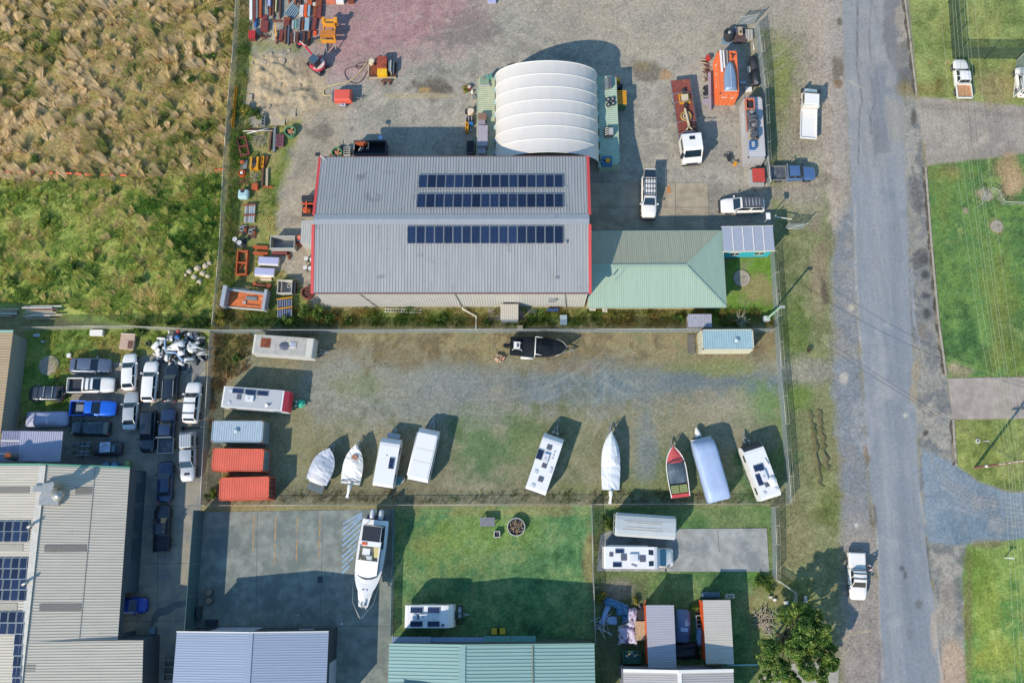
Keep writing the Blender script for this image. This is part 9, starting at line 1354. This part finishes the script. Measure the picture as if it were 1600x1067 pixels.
# leafless shrub by the lot corner and on the verge
def bare(label,px,h,seed,m,n=26):
    rr=random.Random(seed);c=W(*px);t=T('bare_shrub',label,'shrub',(c.x,c.y,0));b=B()
    for i in range(n):
        a=rr.uniform(0,2*pi);l=h*rr.uniform(.5,1.1);x,y,z=l*.6*cos(a),l*.6*sin(a),l*.8;b.tube([(0,0,0),(x*.45,y*.45,z*.55),(x,y,z)],[.035,.025,.01],m,4)
        for k in range(2):g=rr.uniform(0,2*pi);b.tube([(x*.5,y*.5,z*.6),(x*.5+.3*cos(g),y*.5+.3*sin(g),z*.6+.35)],[.02,.008],m,4)
    O('branches',b,t,stuff=True)
bare('pale leafless shrub in the office back garden corner',(1155,503),1.9,5,mat('pale_branch','#b8bca8',.9));bare('low leafless shrub on the verge above the dirt windrow',(1262,548),.8,6,mat('grey_branch','#5c5848',.9),20)
# person beside the roadside ute
c=W(1357,886);pe=T('person','person in a pale shirt leaning at the side of the roadside ute','person',(c.x,c.y,0),0)
SHIRT=mat('pale_lilac_shirt','#c4c4e4',.8);SKIN=mat('skin','#c09078',.6);TROU=mat('dark_trousers',(.02,.022,.03),.8);HAIR=mat('dark_hair',(.015,.012,.01),.7)
def skin_body(name,verts,edges,radii,m,parent):
    me=bpy.data.meshes.new(name);me.from_pydata(verts,edges,[]);me.materials.append(m);o=bpy.data.objects.new(name,me);COL.objects.link(o);o.parent=parent
    md=o.modifiers.new('skin','SKIN');sv=me.skin_vertices[0].data if len(me.skin_vertices)else None
    if sv is None:bpy.context.view_layer.objects.active=o;sv=me.skin_vertices[0].data
    for i,r_ in enumerate(radii):sv[i].radius=(r_,r_)
    sv[0].use_root=True;s_=o.modifiers.new('sub','SUBSURF');s_.levels=1;s_.render_levels=1
    return o
# facing -x (towards the ute), bending forward with arms reaching over the side of the tray
V_=[(0,0,.95),(-.08,0,1.15),(-.2,0,1.38),(-.28,0,1.5),(-.33,0,1.56),(-.2,.2,1.4),(-.4,.3,1.22),(-.62,.2,1.16),(-.2,-.2,1.4),(-.4,-.3,1.22),(-.62,-.22,1.16),(.0,.1,.9),(-.02,.12,.5),(.06,.12,.08),(-.1,.12,.05),(.0,-.1,.9),(.06,-.12,.5),(.2,-.12,.08),(.04,-.12,.05),(-.7,.19,1.15),(-.7,-.21,1.15)]
E_=[(0,1),(1,2),(2,3),(3,4),(2,5),(5,6),(6,7),(2,8),(8,9),(9,10),(0,11),(11,12),(12,13),(13,14),(0,15),(15,16),(16,17),(17,18),(7,19),(10,20)]
RD=[.15,.145,.16,.07,.06,.085,.055,.04,.085,.055,.04,.1,.065,.05,.04,.1,.065,.05,.04,.035,.035]
try:
    bd=skin_body('body',V_,E_,RD,SKIN,pe)
    sh=skin_body('shirt',[V_[i]for i in(1,2,5,6,8,9)]+[(-.02,0,.98)],[(0,1),(1,2),(2,3),(1,4),(4,5),(0,6)],[.165,.18,.105,.07,.105,.07,.16],SHIRT,pe)
    tr=skin_body('trousers',[(0,0,.96),V_[11],V_[12],(.05,.12,.12),V_[15],V_[16],(.19,-.12,.12)],[(0,1),(1,2),(2,3),(0,4),(4,5),(5,6)],[.16,.115,.08,.07,.115,.08,.07],TROU,pe)
except Exception as e_:print('person skin',e_)
hd=B();rg=[]
for k in range(9):ph=-pi/2+pi*k/8;rg.append([(.105*cos(ph)*cos(a),.08*cos(ph)*sin(a),.125*sin(ph))for a in np.linspace(0,2*pi,13)[:-1]])
hd.loft(rg,SKIN,True,True,True).box(-.125,-.095,-.015,.015,-.03,.02,SKIN);
for s_ in(-1,1):hd.box(-.02,.02,s_*.08-.012,s_*.08+.012,-.03,.03,SKIN).cyl(-.096,s_*.032,.0,.02,.012,HAIR,6)
h_=O('head',hd,pe,(-.38,0,1.68));h_.rotation_euler=(0,-.35,0);g_=B();g_.loft([[(x*1.1+.012,y*1.1,z*1.08+.01)for x,y,z in r_]for r_ in rg[4:]],HAIR,True,True,True);O('hair',g_,h_)
for s_ in(-1,1):
    hb=B();y0_=s_*.2;hb.box(-.76,-.68,y0_-.04,y0_+.04,1.13,1.16,SKIN)
    for k in range(4):hb.tube([(-.75,y0_-.032+k*.021,1.145),(-.80,y0_-.032+k*.021,1.14),(-.83-.008*(k in(1,2)),y0_-.032+k*.021,1.115)],.009,SKIN,5)
    hb.tube([(-.70,y0_-s_*.04,1.145),(-.73,y0_-s_*.065,1.135),(-.76,y0_-s_*.07,1.12)],.01,SKIN,5);O('hand',hb,pe)
STRAW=['#90a254','#c4bc74','#ead29c','#f6e0b0','#ffecc4','#ffecc4']
GREEN=['#769a4a','#a0c05c','#c4d26c','#e2da8c','#eed8a2']
FTOP=[(-60,-60),(373,-60),(370,40),(360,150),(352,272),(200,280),(-60,290)]
FBOT=[(-60,285),(200,278),(352,270),(343,440),(333,506),(205,508),(100,476),(-60,470)]
grass('dry_grass',FTOP,13,9,.3,.06,STRAW[:-1],lean=(-.4,.5),seed=11,cnz=1.7,lodge=.6)
grass('dry_grass_tussocks',FTOP,1.55,110,1.05,.07,STRAW,lean=(-.75,.95),spread=.26,seed=21,cnz=1.2,lodge=.7,dens=lambda px,py,x,y:vnoise(x,y,1.4,2,81)>.42)
grass('green_grass',FBOT,20,9,.32,.055,GREEN,lean=(-.35,.5),seed=12,cnz=1.8,lodge=.7,spread=.2)
grass('green_grass_tussocks',FBOT,1.5,60,.6,.06,GREEN,lean=(-.6,.8),spread=.22,seed=22,cnz=1.5,lodge=.6,dens=lambda px,py,x,y:vnoise(x,y,1.4,2,82)>.45)
grass('leafy_weeds',[(205,284),(350,276),(346,400),(300,425),(250,380),(215,350)],12,8,.42,.08,['#3f7030','#5c8f3a','#7aa848','#9ab858'],lean=(-.3,.3),seed=23,cnz=2,dens=lambda px,py,x,y:vnoise(x,y,2.2,3,83)>.46)
grass('weeds',[(374,0),(390,0),(394,88),(380,165),(394,200),(372,330),(366,470),(350,500),(338,500),(356,300)],16,9,.4,.05,GREEN,seed=13,cnz=3)
grass('weeds',[(376,190),(460,195),(440,260),(432,330),(424,420),(470,440),(486,470),(500,484),(345,506),(354,330)],10,8,.28,.05,GREEN,seed=14,cnz=2.5,dens=lambda px,py,x,y:vnoise(x,y,2,3,77)>.45)
grass('weeds',[(345,484),(1200,483),(1216,510),(340,510)],18,9,.38,.05,['#33531c','#4f7426','#6d8a34','#9a9250','#b5a268'],seed=15,cnz=3)
grass('weeds',[(60,517),(240,517),(300,516),(240,545),(190,560),(110,560),(108,590),(108,655),(76,640),(75,560)],14,9,.28,.05,GREEN,seed=16,cnz=3)
grass('dry_weeds',[(335,524),(395,524),(390,575),(350,600),(326,690),(322,640)],12,10,.5,.055,['#7c8450','#a8946a','#b89c76','#c8ac86'],seed=17,cnz=2)
grass('dry_weeds',[(335,768),(1215,766),(1232,785),(320,785)],12,8,.22,.045,['#5f7a34','#8a8a58','#a39878','#b0a48c'],seed=18,cnz=2,lodge=.3)
grass('dry_weeds',[(340,520),(1090,518),(1200,518),(1210,545),(900,560),(560,575),(420,545)],5,7,.16,.045,['#7c8452','#9c8d66','#b09a76','#857858'],seed=19,cnz=3,dens=lambda px,py,x,y:vnoise(x,y,3,3,78)>.5)
